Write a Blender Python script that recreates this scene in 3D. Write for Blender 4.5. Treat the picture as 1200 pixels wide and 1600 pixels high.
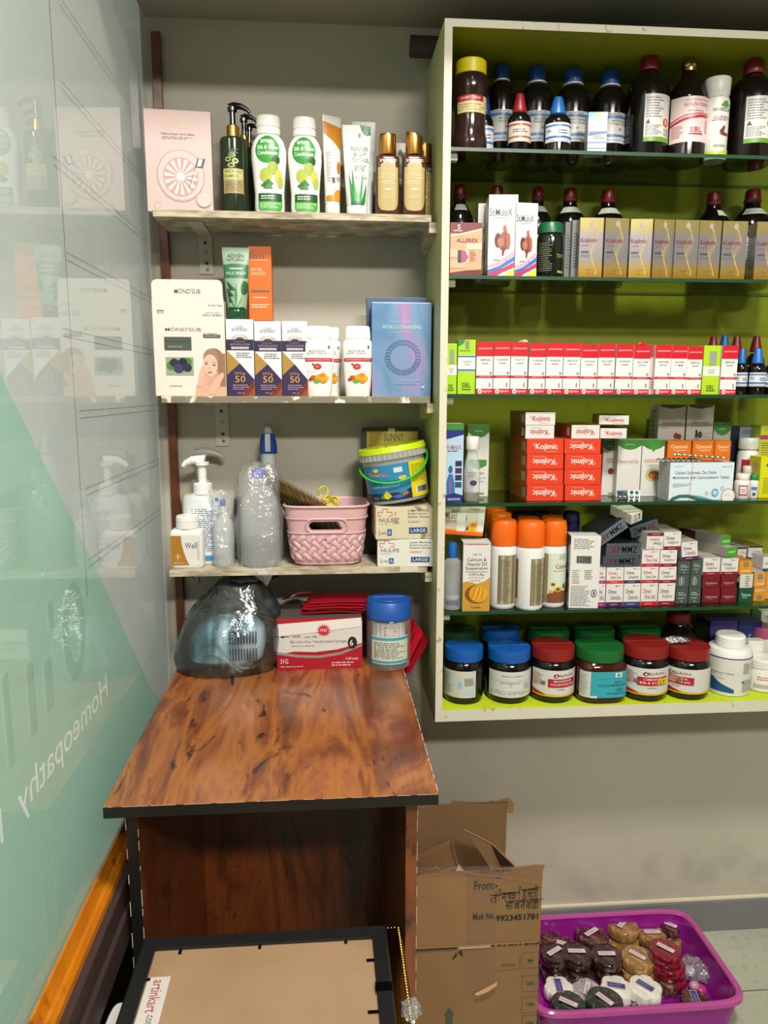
import bpy, bmesh, math, random
from mathutils import Vector, Matrix, noise
random.seed(7)
for o in list(bpy.data.objects): bpy.data.objects.remove(o)
SC = bpy.context.scene
COL = SC.collection
R = math.radians

# ------------------------------------------------------------------ camera
CF, CP, CY, CR, CH, CD = 1157.94, 9.2236, 4.5055, 0.1194, 1.2905, 1.5537
_p, _y, _r = R(CP), R(CY), R(CR)
FW = Vector((math.sin(_y)*math.cos(_p), math.cos(_y)*math.cos(_p), -math.sin(_p)))
_R0 = FW.cross(Vector((0, 0, 1))).normalized()
_U0 = _R0.cross(FW)
RT = _R0*math.cos(_r) + _U0*math.sin(_r)
UP = -_R0*math.sin(_r) + _U0*math.cos(_r)
CAM = Vector((0, -CD, CH))
cd = bpy.data.cameras.new('camera'); co = bpy.data.objects.new('camera', cd); COL.objects.link(co)
cd.sensor_fit = 'VERTICAL'; cd.sensor_height = 36; cd.lens = CF*36/1600
m = Matrix((RT, UP, -FW)).transposed().to_4x4(); m.translation = CAM
co.matrix_world = m; cd.clip_start = 0.02
SC.camera = co
SC.view_settings.view_transform = 'Standard'; SC.view_settings.look = 'None'
SC.view_settings.gamma = 1; SC.view_settings.use_curve_mapping = False
SC.view_settings.exposure = 0.15
SC.cycles.max_bounces = 10; SC.cycles.transparent_max_bounces = 24
SC.cycles.caustics_refractive = False; SC.cycles.caustics_reflective = False

# ------------------------------------------------------------------ light
w = bpy.data.worlds.new('world'); SC.world = w; w.use_nodes = True
w.node_tree.nodes['Background'].inputs[0].default_value = (1, .95, .88, 1)
w.node_tree.nodes['Background'].inputs[1].default_value = 0.25
def area(name, loc, aim, sx, sy, power, col):
    l = bpy.data.lights.new(name, 'AREA'); l.shape = 'RECTANGLE'; l.size = sx; l.size_y = sy
    l.energy = power; l.color = col
    o = bpy.data.objects.new(name, l); COL.objects.link(o); o.location = loc
    o.rotation_euler = (Vector(aim)-Vector(loc)).to_track_quat('-Z', 'Y').to_euler()
    return o
area('ceiling_tube_light', (.75, -3.4, 2.9), (.3, 0, 1.0), 1.1, .16, 70, (1, .95, .87))
area('ceiling_panel_light', (.30, -1.50, 2.88), (.15, -.4, .8), .26, .26, 46, (1, .94, .84))
area('added_poster_backlight', (-1.5, -1.2, 1.25), (-.35, -.75, 1.15), 1.7, 1.5, 26, (.97, 1, .97))  # added lamp behind the window that brightens the translucent poster film

def ray(px, py): return FW + RT*((px-600)/CF) - UP*((py-800)/CF)
def at(px, py, Y): d = ray(px, py); return CAM + d*((Y-CAM.y)/d.y)
def atz(px, py, Z): d = ray(px, py); return CAM + d*((Z-CAM.z)/d.z)
def atx(px, py, X): d = ray(px, py); return CAM + d*((X-CAM.x)/d.x)
def proj(P):
    d = Vector(P)-CAM; z = d.dot(FW)
    return 600+CF*d.dot(RT)/z, 800-CF*d.dot(UP)/z

# ------------------------------------------------------------------ materials
def lin(h):
    h = h.lstrip('#'); c = [int(h[i:i+2], 16)/255 for i in (0, 2, 4)]
    return tuple((x/12.92 if x <= .04045 else ((x+.055)/1.055)**2.4) for x in c)+(1,)
MATS = {}
def newmat(n):
    m = bpy.data.materials.new(n); m.use_nodes = True
    return m, m.node_tree, m.node_tree.nodes['Principled BSDF']
def mat(key):
    """'#rrggbb' satin print, 'g#' glossy, 'm#' metal, 'k#' matte, 'c#' clear film, 't#' translucent plastic"""
    if not isinstance(key, str): return key
    if key in MATS: return MATS[key]
    if key[0] == '#': kind, hx = 's', key
    else: kind, hx = key[0], key[1:]
    m, nt, b = newmat({'s': 'print_', 'g': 'gloss_', 'm': 'metal_', 'k': 'matte_', 'c': 'film_', 't': 'milky_', 'h': 'foil_'}[kind]+hx[1:])
    c = lin(hx)
    if kind == 'c':
        film(m, nt, c[:3]); MATS[key] = m; return m
    N = nt.nodes; L = nt.links
    ns = N.new('ShaderNodeTexNoise'); ns.inputs['Scale'].default_value = 60; ns.inputs['Detail'].default_value = 3
    tc = N.new('ShaderNodeTexCoord'); L.new(tc.outputs['Object'], ns.inputs['Vector'])
    mx = N.new('ShaderNodeMix'); mx.data_type = 'RGBA'
    mx.inputs['A'].default_value = tuple(x*.94 for x in c[:3])+(1,); mx.inputs['B'].default_value = tuple(min(1, x*1.05) for x in c[:3])+(1,)
    L.new(ns.outputs['Fac'], mx.inputs['Factor']); L.new(mx.outputs['Result'], b.inputs['Base Color'])
    b.inputs['Roughness'].default_value = {'s': .38, 'g': .12, 'm': .24, 'k': .75, 't': .3, 'h': .22}[kind]
    if kind == 'm': b.inputs['Metallic'].default_value = 1
    if kind == 'h': b.inputs['Metallic'].default_value = .55
    if kind == 't':
        b.inputs['Transmission Weight'].default_value = .75; b.inputs['Roughness'].default_value = .25; b.inputs['IOR'].default_value = 1.3
    MATS[key] = m; return m
def film(m, nt, c, rough=.06, ior=1.5, milk=0.0, wrinkle=0, wscale=60):
    """clear sheet: light goes straight through, Fresnel gloss on its outer side"""
    N = nt.nodes; L = nt.links; N.remove(N['Principled BSDF']); out = N['Material Output']
    tr = N.new('ShaderNodeBsdfTransparent'); tr.inputs[0].default_value = (*c, 1)
    gl = N.new('ShaderNodeBsdfGlossy'); gl.inputs['Roughness'].default_value = rough
    fr = N.new('ShaderNodeFresnel'); fr.inputs[0].default_value = ior
    ge = N.new('ShaderNodeNewGeometry'); mt = N.new('ShaderNodeMath'); mt.operation = 'MULTIPLY'
    inv = N.new('ShaderNodeMath'); inv.operation = 'SUBTRACT'; inv.inputs[0].default_value = 1
    L.new(ge.outputs['Backfacing'], inv.inputs[1]); L.new(inv.outputs[0], mt.inputs[0]); L.new(fr.outputs[0], mt.inputs[1])
    mx = N.new('ShaderNodeMixShader'); L.new(mt.outputs[0], mx.inputs[0]); L.new(gl.outputs[0], mx.inputs[2])
    src = tr.outputs[0]
    if milk:
        df = N.new('ShaderNodeBsdfDiffuse'); df.inputs[0].default_value = (.95, .96, .97, 1)
        tl = N.new('ShaderNodeBsdfTranslucent'); tl.inputs[0].default_value = (.95, .96, .97, 1)
        m1 = N.new('ShaderNodeMixShader'); L.new(df.outputs[0], m1.inputs[1]); L.new(tl.outputs[0], m1.inputs[2]); m1.inputs[0].default_value = .3
        m2 = N.new('ShaderNodeMixShader'); m2.inputs[0].default_value = milk
        L.new(tr.outputs[0], m2.inputs[1]); L.new(m1.outputs[0], m2.inputs[2]); src = m2.outputs[0]
    if wrinkle:
        bp = N.new('ShaderNodeBump'); bp.inputs['Strength'].default_value = wrinkle; bp.inputs['Distance'].default_value = .01
        L.new(noisy(nt, wscale, 3, dist=1.5), bp.inputs['Height']); L.new(bp.outputs[0], gl.inputs['Normal']); L.new(bp.outputs[0], fr.inputs['Normal'])
    L.new(src, mx.inputs[1]); L.new(mx.outputs[0], out.inputs[0])
def filmmat(name, hx, **k):
    m, nt, b = newmat(name); film(m, nt, lin(hx)[:3], **k); return m

def ramp(nt, fac, stops):
    r = nt.nodes.new('ShaderNodeValToRGB'); e = r.color_ramp.elements
    while len(e) < len(stops): e.new(.5)
    for i, (p, h) in enumerate(stops): e[i].position = p; e[i].color = lin(h)
    nt.links.new(fac, r.inputs[0]); return r.outputs[0]
def noisy(nt, scale, detail=4, stretch=(1, 1, 1), dist=0, rough=.5, off=(0, 0, 0)):
    N = nt.nodes; tc = N.new('ShaderNodeTexCoord'); mp = N.new('ShaderNodeMapping'); mp.inputs['Scale'].default_value = stretch
    mp.inputs['Location'].default_value = off
    nt.links.new(tc.outputs['Object'], mp.inputs[0]); n = N.new('ShaderNodeTexNoise')
    n.inputs['Scale'].default_value = scale; n.inputs['Detail'].default_value = detail; n.inputs['Distortion'].default_value = dist
    n.inputs['Roughness'].default_value = rough
    nt.links.new(mp.outputs[0], n.inputs['Vector']); return n.outputs['Fac']
def mixc(nt, f, a, b, typ='MIX'):
    x = nt.nodes.new('ShaderNodeMix'); x.data_type = 'RGBA'; x.blend_type = typ
    for s, v in (('Factor', f), ('A', a), ('B', b)):
        if isinstance(v, str): x.inputs[s].default_value = lin(v)
        elif isinstance(v, (int, float)): x.inputs[s].default_value = v
        else: nt.links.new(v, x.inputs[s])
    return x.outputs['Result']
def bump(nt, b, fac, s, d=.01):
    bp = nt.nodes.new('ShaderNodeBump'); bp.inputs['Strength'].default_value = s; bp.inputs['Distance'].default_value = d
    nt.links.new(fac, bp.inputs['Height']); nt.links.new(bp.outputs[0], b.inputs['Normal'])

def m_plaster(name, a, c, dirt=False):
    m, nt, b = newmat(name)
    f = noisy(nt, 3, 6); col = ramp(nt, f, [(.3, a), (.7, c)])
    if dirt:   # grime and damp marks low on the wall near the skirting
        N = nt.nodes; tc = N.new('ShaderNodeTexCoord'); sx = N.new('ShaderNodeSeparateXYZ'); nt.links.new(tc.outputs['Object'], sx.inputs[0])
        mr = N.new('ShaderNodeMapRange'); nt.links.new(sx.outputs['Z'], mr.inputs[0])
        mr.inputs[1].default_value = .30; mr.inputs[2].default_value = .16
        bl = ramp(nt, noisy(nt, 9, 5, off=(3, 0, 1)), [(.52, '#000000'), (.62, '#ffffff')])
        mu = N.new('ShaderNodeMath'); mu.operation = 'MULTIPLY'; nt.links.new(bl, mu.inputs[0]); nt.links.new(mr.outputs[0], mu.inputs[1])
        m3 = N.new('ShaderNodeMath'); m3.operation = 'MULTIPLY'; nt.links.new(mu.outputs[0], m3.inputs[0]); m3.inputs[1].default_value = .22
        col = mixc(nt, m3.outputs[0], col, '#6f6c66')
    nt.links.new(col, b.inputs['Base Color']); b.inputs['Roughness'].default_value = .75
    bump(nt, b, noisy(nt, 90, 5), .12, .002); return m
M_WALL = m_plaster('wall_plaster', '#a9a395', '#b5afa1', True)
M_CEIL = m_plaster('ceiling_plaster', '#96907f', '#a09a8a')
M_GREYP = m_plaster('skirting_tile', '#6c6c70', '#78787b')

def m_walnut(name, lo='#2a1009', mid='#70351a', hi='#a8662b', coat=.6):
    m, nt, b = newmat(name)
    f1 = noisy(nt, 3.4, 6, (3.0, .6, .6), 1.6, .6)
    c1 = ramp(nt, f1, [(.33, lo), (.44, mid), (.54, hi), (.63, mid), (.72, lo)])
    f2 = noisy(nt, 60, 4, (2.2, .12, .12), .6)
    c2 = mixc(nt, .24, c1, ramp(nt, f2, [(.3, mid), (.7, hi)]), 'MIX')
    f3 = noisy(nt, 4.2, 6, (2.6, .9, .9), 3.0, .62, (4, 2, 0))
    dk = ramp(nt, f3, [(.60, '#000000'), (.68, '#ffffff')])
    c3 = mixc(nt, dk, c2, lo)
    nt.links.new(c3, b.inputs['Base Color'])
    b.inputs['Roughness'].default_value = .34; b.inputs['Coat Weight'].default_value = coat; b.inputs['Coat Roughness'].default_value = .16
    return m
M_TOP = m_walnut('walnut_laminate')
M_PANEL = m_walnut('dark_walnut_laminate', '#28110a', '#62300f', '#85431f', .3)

def m_ply(name):
    m, nt, b = newmat(name)
    N = nt.nodes
    f = noisy(nt, 30, 6, (1, 1, 6)); col = ramp(nt, f, [(.35, '#8a806e'), (.5, '#a89d86'), (.62, '#bfb59f')])
    f2 = noisy(nt, 14, 8, (1, 1, 1), 1, .7); col = mixc(nt, ramp(nt, f2, [(.54, '#000000'), (.70, '#999999')]), col, '#6a5f50')
    nt.links.new(col, b.inputs['Base Color']); b.inputs['Roughness'].default_value = .8
    bump(nt, b, f2, .4, .003); return m
M_PLY = m_ply('weathered_plywood')
def m_paint(name, a, chips, th=.64):
    m, nt, b = newmat(name)
    f = noisy(nt, 45, 7, dist=.5); col = mixc(nt, ramp(nt, f, [(th, '#000000'), (th+.06, '#ffffff')]), a, chips)
    nt.links.new(col, b.inputs['Base Color']); b.inputs['Roughness'].default_value = .6
    bump(nt, b, noisy(nt, 120, 3), .1, .001); return m
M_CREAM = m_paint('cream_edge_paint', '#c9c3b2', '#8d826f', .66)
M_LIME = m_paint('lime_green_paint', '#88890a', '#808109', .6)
M_LIME_LIT = m_paint('lime_green_paint_lit', '#b5c81c', '#aabd18', .6)  # same lime paint, lightened to put the light on the cabinet floor into its colour
M_SIDE = m_paint('pale_green_paint', '#b1b57e', '#8f9268', .68)
M_SPLINTER = m_paint('chipped_plywood_edge', '#7c7362', '#d9d3c3', .56)
M_BROWN = m_walnut('brown_wood', '#2b150b', '#54290f', '#6e3a17', .15)
M_ORANGE = m_walnut('varnished_bead', '#8a4508', '#b8670f', '#cf7d16', .8)
M_DKSILL = m_paint('dark_brown_sill_paint', '#3a2a28', '#6a5a52', .72)
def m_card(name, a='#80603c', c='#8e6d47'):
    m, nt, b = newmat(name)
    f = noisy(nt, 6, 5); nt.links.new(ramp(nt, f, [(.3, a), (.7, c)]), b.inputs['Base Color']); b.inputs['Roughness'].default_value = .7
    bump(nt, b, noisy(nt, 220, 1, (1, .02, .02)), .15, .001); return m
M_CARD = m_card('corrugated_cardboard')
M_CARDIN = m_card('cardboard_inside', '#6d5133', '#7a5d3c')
M_HARD = m_card('hardboard', '#96785a', '#a88a6a')
def m_floor():
    m, nt, b = newmat('floor_tile')
    f = noisy(nt, 2, 6); col = ramp(nt, f, [(.3, '#a3a694'), (.7, '#b1b4a3')])
    col = mixc(nt, ramp(nt, noisy(nt, 70, 4), [(.55, '#000000'), (.75, '#ffffff')]), col, '#94968a')
    br = nt.nodes.new('ShaderNodeTexBrick'); br.offset = 0; br.inputs['Scale'].default_value = 1
    br.inputs['Brick Width'].default_value = .6; br.inputs['Row Height'].default_value = .6; br.inputs['Mortar Size'].default_value = .002
    br.inputs['Mortar Smooth'].default_value = 0
    tc = nt.nodes.new('ShaderNodeTexCoord'); mp = nt.nodes.new('ShaderNodeMapping'); mp.inputs['Location'].default_value = (.1, .19, 0)
    nt.links.new(tc.outputs['Object'], mp.inputs[0]); nt.links.new(mp.outputs[0], br.inputs['Vector'])
    nt.links.new(mixc(nt, br.outputs['Fac'], col, '#6e6f68'), b.inputs['Base Color']); b.inputs['Roughness'].default_value = .3; return m
M_FLOOR = m_floor()
M_GLASS = filmmat('window_glass', '#fbfdfc', rough=.015, ior=1.55)
M_SHELFG = filmmat('green_shelf_glass', '#dbe8db', rough=.02, ior=1.5)
M_GEDGE = mat('#0d3d24')
M_CLEAR = filmmat('clear_wrap', '#fafbfc', rough=.14, ior=1.9, milk=.15, wrinkle=1.0, wscale=35)
M_CLEARB = filmmat('clear_bottle_plastic', '#fafcfd', rough=.08, ior=1.55, milk=.30)
M_MILKY = filmmat('milky_bottle_plastic', '#dfe4e6', rough=.2, ior=1.45, milk=.5)
M_TINT = filmmat('dark_teal_bag_film', '#b2c4ca', rough=.16, ior=1.9, milk=.03, wrinkle=.7, wscale=17)
_t = M_TINT.node_tree; _c = ramp(_t, noisy(_t, 13, 3, (1.6, 1, .5), 1.2), [(.36, '#2c5260'), (.5, '#93b4c0'), (.66, '#e2edf0')])
_t.links.new(_c, [n for n in _t.nodes if n.type == 'BSDF_TRANSPARENT'][0].inputs[0])
def m_vinyl(name, a, c, tr=.4):
    m, nt, b = newmat(name); N = nt.nodes
    col = ramp(nt, noisy(nt, 3, 4), [(.3, a), (.7, c)])
    nt.links.new(col, b.inputs['Base Color']); b.inputs['Roughness'].default_value = .5
    tl = N.new('ShaderNodeBsdfTranslucent'); nt.links.new(col, tl.inputs[0])
    mx = N.new('ShaderNodeMixShader'); mx.inputs[0].default_value = tr
    nt.links.new(b.outputs[0], mx.inputs[1]); nt.links.new(tl.outputs[0], mx.inputs[2]); nt.links.new(mx.outputs[0], N['Material Output'].inputs[0])
    return m
M_VPALE = m_vinyl('pale_vinyl', '#c5cac6', '#d0d4d0')
M_VMINT = m_vinyl('mint_vinyl', '#a3c6b4', '#add0be')
M_VWHITE = m_vinyl('white_vinyl_lettering', '#e2ece6', '#ecf2ee')
M_VGREY = m_vinyl('grey_vinyl_lettering', '#edf2ef', '#f2f6f3', .96)
M_VLINE = m_vinyl('vinyl_seam', '#77756e', '#8a8880')
def m_holo():
    m, nt, b = newmat('holographic_blue_card')
    col = ramp(nt, noisy(nt, 9, 3, (1, 1, .6), 1), [(.3, '#5f8abc'), (.46, '#86a9cf'), (.56, '#b39ad0'), (.62, '#e29ac0'), (.68, '#86c8b8'), (.8, '#7aa2cc')])
    nt.links.new(col, b.inputs['Base Color']); b.inputs['Roughness'].default_value = .22; b.inputs['Metallic'].default_value = .35; return m
M_HOLO = m_holo()
def m_gold():
    m, nt, b = newmat('gold_silver_foil')
    N = nt.nodes; tc = N.new('ShaderNodeTexCoord'); sx = N.new('ShaderNodeSeparateXYZ'); nt.links.new(tc.outputs['Object'], sx.inputs[0])
    mr = N.new('ShaderNodeMapRange'); mr.inputs[2].default_value = .09; nt.links.new(sx.outputs['Z'], mr.inputs[0])
    nt.links.new(ramp(nt, mr.outputs[0], [(0, '#a67a22'), (.2, '#a98d4a'), (.38, '#8f8b8c'), (.8, '#8d8a92'), (1, '#a0925f')]), b.inputs['Base Color'])
    b.inputs['Metallic'].default_value = .6; b.inputs['Roughness'].default_value = .28; return m
M_GOLDBOX = m_gold()
def m_marble(name, a, c, d, sc=40):
    m, nt, b = newmat(name)
    nt.links.new(ramp(nt, noisy(nt, sc, 5, dist=2.5), [(.35, a), (.5, c), (.68, d)]), b.inputs['Base Color'])
    b.inputs['Roughness'].default_value = .12; b.inputs['Coat Weight'].default_value = 1; b.inputs['Coat Roughness'].default_value = .04
    bump(nt, b, noisy(nt, 60, 3, dist=2), .5, .003)
    b.inputs['Subsurface Weight'].default_value = .1; b.inputs['Subsurface Radius'].default_value = (.01, .006, .004); return m
M_SOAP = {'brown': m_marble('brown_soap', '#140a08', '#2c1512', '#5e463e'), 'tan': m_marble('tan_soap', '#80582c', '#a27a48', '#b8935f'),
          'red': m_marble('red_soap', '#5a0818', '#7d0c22', '#9a2036'), 'white': m_marble('white_soap', '#d8d4cc', '#e8e4dc', '#f0ece6'),
          'lilac': m_marble('lilac_soap', '#8a8292', '#a8a0ae', '#c4bcc8'), 'green': m_marble('dark_green_soap', '#080d0a', '#18221c', '#46544a'),
          'choc': m_marble('chocolate_soap', '#2e1410', '#54302a', '#8a6258')}

# ------------------------------------------------------------------ mesh collector
class MB:
    def __init__(s): s.v = []; s.f = []; s.mi = []; s.sm = []; s.mats = []
    def idx(s, key):
        m = mat(key)
        if m not in s.mats: s.mats.append(m)
        return s.mats.index(m)
    def add(s, vs, fs, key, smooth=False):
        o = len(s.v); i = s.idx(key)
        s.v += [tuple(v) for v in vs]
        for f in fs: s.f.append([o+k for k in f]); s.mi.append(i); s.sm.append(smooth)
        return s
    def box(s, x0, x1, y0, y1, z0, z1, key, bev=0, keys=None):
        bm = bmesh.new(); bmesh.ops.create_cube(bm, size=1)
        for v in bm.verts: v.co = Vector((x0+(v.co.x+.5)*(x1-x0), y0+(v.co.y+.5)*(y1-y0), z0+(v.co.z+.5)*(z1-z0)))
        if bev: bmesh.ops.bevel(bm, geom=bm.edges[:], offset=bev, segments=2, profile=.5, affect='EDGES')
        bm.normal_update()
        for v in bm.verts: v.index = v.index
        bm.verts.ensure_lookup_table(); bm.verts.index_update()
        vs = [v.co.copy() for v in bm.verts]
        for f in bm.faces:
            k = key
            if keys:
                n = f.normal
                for d, kk in keys.items():
                    if n.dot(Vector({'F': (0, -1, 0), 'B': (0, 1, 0), 'L': (-1, 0, 0), 'R': (1, 0, 0), 'T': (0, 0, 1), 'D': (0, 0, -1)}[d])) > .7: k = kk
            o = len(s.v); s.v += [tuple(vs[v.index]) for v in f.verts]
            s.f.append(list(range(o, o+len(f.verts)))); s.mi.append(s.idx(k)); s.sm.append(False)
        bm.free(); return s
    def loft(s, secs, key, n=2.0, seg=32, cx=0, cy=0, smooth=True, cap=(1, 1), off=0):
        """secs: (z, hx, hy) or (z, hx, hy, dx, dy); superellipse cross-sections of exponent n"""
        vs = []; fs = []
        for q in secs:
            z, hx, hy = q[:3]; dx, dy = (q[3], q[4]) if len(q) > 3 else (0, 0)
            for k in range(seg):
                t = 2*math.pi*(k+.5)/seg; c, d = math.cos(t), math.sin(t)
                vs.append((cx+dx+(hx+off)*math.copysign(abs(c)**(2/n), c), cy+dy+(hy+off)*math.copysign(abs(d)**(2/n), d), z))
        for i in range(len(secs)-1):
            for k in range(seg): a = i*seg+k; b = i*seg+(k+1) % seg; fs.append((a, b, b+seg, a+seg))
        if cap[0]: fs.append(tuple(range(seg-1, -1, -1)))
        if cap[1]: fs.append(tuple(range((len(secs)-1)*seg, len(secs)*seg)))
        return s.add(vs, fs, key, smooth)
    def tube(s, pts, r, key, seg=8, closed=False):
        vs = []; fs = []; P = [Vector(p) for p in pts]; n = len(P)
        for i, p in enumerate(P):
            a = P[(i-1) % n] if (closed or i) else P[0]; b = P[(i+1) % n] if (closed or i < n-1) else P[-1]
            d = (b-a).normalized(); u = d.cross(Vector((0, 0, 1)))
            if u.length < .1: u = d.cross(Vector((0, 1, 0)))
            u.normalize(); w_ = d.cross(u)
            rr = r[i] if isinstance(r, (list, tuple)) else r
            for k in range(seg): t = 2*math.pi*k/seg; vs.append(p+(u*math.cos(t)+w_*math.sin(t))*rr)
        for i in range(n if closed else n-1):
            j = (i+1) % n
            for k in range(seg): k2 = (k+1) % seg; fs.append((i*seg+k, i*seg+k2, j*seg+k2, j*seg+k))
        if not closed: fs += [tuple(range(seg-1, -1, -1)), tuple(range((n-1)*seg, n*seg))]
        return s.add(vs, fs, key, True)
    def sphere(s, c, rx, ry, rz, key, seg=20, rings=12, jit=0, sc=30):
        secs = []; vs = []; fs = []
        for i in range(rings+1):
            p = math.pi*i/rings
            for k in range(seg):
                t = 2*math.pi*k/seg
                d = Vector((math.sin(p)*math.cos(t), math.sin(p)*math.sin(t), -math.cos(p)))
                j = 1+jit*noise.noise(d*sc*.1+Vector(c)*5)
                vs.append((c[0]+rx*d.x*j, c[1]+ry*d.y*j, c[2]+rz*d.z*j))
        for i in range(rings):
            for k in range(seg): a = i*seg+k; b = i*seg+(k+1) % seg; fs.append((a, b, b+seg, a+seg))
        return s.add(vs, fs, key, True)
    def art(s, items, fmap, W, H, flip=False, cuts=0, d0=.00025, dd=.00006):
        """flat printing: items in 0..1 x 0..1, laid on a surface by fmap(u, v, offset)"""
        for n, it in enumerate(items):
            k = it[0]; d = d0+dd*n; key = it[-1]; P = []; Fc = []
            if k == 'r':
                _, u0, v0, u1, v1, _c = it; c = max(1, int(abs(u1-u0)*cuts)) if cuts else 1
                for i in range(c+1): uu = u0+(u1-u0)*i/c; P += [(uu, v0), (uu, v1)]
                Fc = [(2*i, 2*i+2, 2*i+3, 2*i+1) for i in range(c)]
            elif k == 'e':
                _, cu, cv, ru, rv, _c = it
                c = 6 if cuts else 1
                P = [(cu, cv)]
                for j in range(1, c+1): P += [(cu+ru*j/c*math.cos(2*math.pi*q/20), cv+rv*j/c*math.sin(2*math.pi*q/20)) for q in range(20)]
                Fc = [(0, 1+q, 1+(q+1) % 20) for q in range(20)]
                for j in range(1, c): Fc += [(1+(j-1)*20+q, 1+(j-1)*20+(q+1) % 20, 1+j*20+(q+1) % 20, 1+j*20+q) for q in range(20)]
            elif k == 'o':   # ring
                _, cu, cv, ru, rv, th, _c = it
                if th < .003: th *= 9
                for q in range(28): a = 2*math.pi*q/28; P += [(cu+ru*math.cos(a), cv+rv*math.sin(a)), (cu+(ru-th)*math.cos(a), cv+(rv-th*W/H)*math.sin(a))]
                Fc = [(2*q, (2*q+2) % 56, (2*q+3) % 56, 2*q+1) for q in range(28)]
            elif k == 'p':
                P = list(it[1]); Fc = [tuple(range(len(P)))]
                if cuts: P, Fc = bisect(P, Fc, cuts)
            elif k == 'l':
                _, pts, wd, _c = it
                for a, b in zip(pts, pts[1:]):
                    du, dv = (b[0]-a[0])*W, (b[1]-a[1])*H; L_ = math.hypot(du, dv) or 1
                    nu, nv = -dv/L_*wd/2/W, du/L_*wd/2/H; eu, ev = du/L_*wd*.3/W, dv/L_*wd*.3/H; o = len(P)
                    P += [(a[0]+nu-eu, a[1]+nv-ev), (a[0]-nu-eu, a[1]-nv-ev), (b[0]-nu+eu, b[1]-nv+ev), (b[0]+nu+eu, b[1]+nv+ev)]; Fc.append((o, o+1, o+2, o+3))
            elif k == 't':   # text centred in a w x h box
                _, st, cu, cv, wd, ht, _c = it; tv, tf = textmesh(st)
                P = [(cu+(x-.5)*wd, cv+(y-.5)*ht) for x, y in tv]; Fc = tf
            elif k == 'g':   # rows of print too fine to read
                _, u0, v0, u1, v1, rows, _c = it; hh = (v1-v0)/rows; rn = random.Random(rows*7+int(u0*100)+int(v0*37))
                for q in range(rows):
                    L_ = (u1-u0)*rn.uniform(.65, 1); uu = u0; vv = v0+hh*(q+.25)
                    while uu < u0+L_:
                        wl = rn.uniform(.06, .22)*(u1-u0); ue = min(uu+wl, u0+L_); o = len(P)
                        P += [(uu, vv), (ue, vv), (ue, vv+hh*.42), (uu, vv+hh*.42)]; Fc.append((o, o+1, o+2, o+3)); uu = ue+.03*(u1-u0)
            if flip: P = [(1-u, 1-v) for u, v in P]
            s.add([fmap(u, v, d) for u, v in P], Fc, key)
        return s
    def build(s, name, parent=None, loc=None, rot=None, bevel=None):
        me = bpy.data.meshes.new(name); me.from_pydata(s.v, [], s.f)
        for m in s.mats: me.materials.append(m)
        me.polygons.foreach_set('material_index', s.mi); me.polygons.foreach_set('use_smooth', s.sm)
        me.update()
        if any(s.sm):
            try: me.set_sharp_from_angle(angle=R(38))
            except Exception: pass
        o = bpy.data.objects.new(name, me); COL.objects.link(o)
        if parent: o.parent = parent
        if loc is not None: o.location = loc
        if rot is not None: o.rotation_euler = rot
        return o
def bisect(P, Fc, cuts):
    bm = bmesh.new(); vs = [bm.verts.new((x, y, 0)) for x, y in P]
    for f in Fc: bm.faces.new([vs[i] for i in f])
    for i in range(1, cuts):
        bmesh.ops.bisect_plane(bm, geom=bm.verts[:]+bm.edges[:]+bm.faces[:], plane_co=(i/cuts, 0, 0), plane_no=(1, 0, 0))
    bmesh.ops.triangulate(bm, faces=[f for f in bm.faces if len(f.verts) > 4])
    bm.verts.index_update(); P2 = [(v.co.x, v.co.y) for v in bm.verts]; F2 = [tuple(v.index for v in f.verts) for f in bm.faces]; bm.free()
    return P2, F2
TXT = {}
def textmesh(st):
    if st in TXT: return TXT[st]
    key_, st = st, st.lstrip('*')
    cu = bpy.data.curves.new('t', 'FONT'); cu.body = st; cu.resolution_u = 2; cu.offset = .022 if key_[0] == '*' else .004
    o = bpy.data.objects.new('t', cu); COL.objects.link(o)
    dg = bpy.context.evaluated_depsgraph_get(); me = o.evaluated_get(dg).to_mesh()
    vs = [(v.co.x, v.co.y) for v in me.vertices]; fs = [tuple(p.vertices) for p in me.polygons]
    bpy.data.objects.remove(o); bpy.data.curves.remove(cu)
    if not vs: vs = [(0, 0), (1, 0), (1, 1), (0, 1)]; fs = []
    x0 = min(v[0] for v in vs); x1 = max(v[0] for v in vs); y0 = min(v[1] for v in vs); y1 = max(v[1] for v in vs)
    TXT[key_] = ([((x-x0)/max(1e-6, x1-x0), (y-y0)/max(1e-6, y1-y0)) for x, y in vs], fs); return TXT[key_]

def tag(o, label=None, cat=None, group=None, kind=None):
    if label: o['label'] = label
    if cat: o['category'] = cat
    if group: o['group'] = group
    if kind: o['kind'] = kind
    return o
def empty(name, loc=(0, 0, 0), rot=(0, 0, 0)):
    o = bpy.data.objects.new(name, None); o.empty_display_size = .02; COL.objects.link(o); o.location = loc; o.rotation_euler = rot; return o
def struct(mb, name): return tag(mb.build(name), kind='structure')

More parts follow.
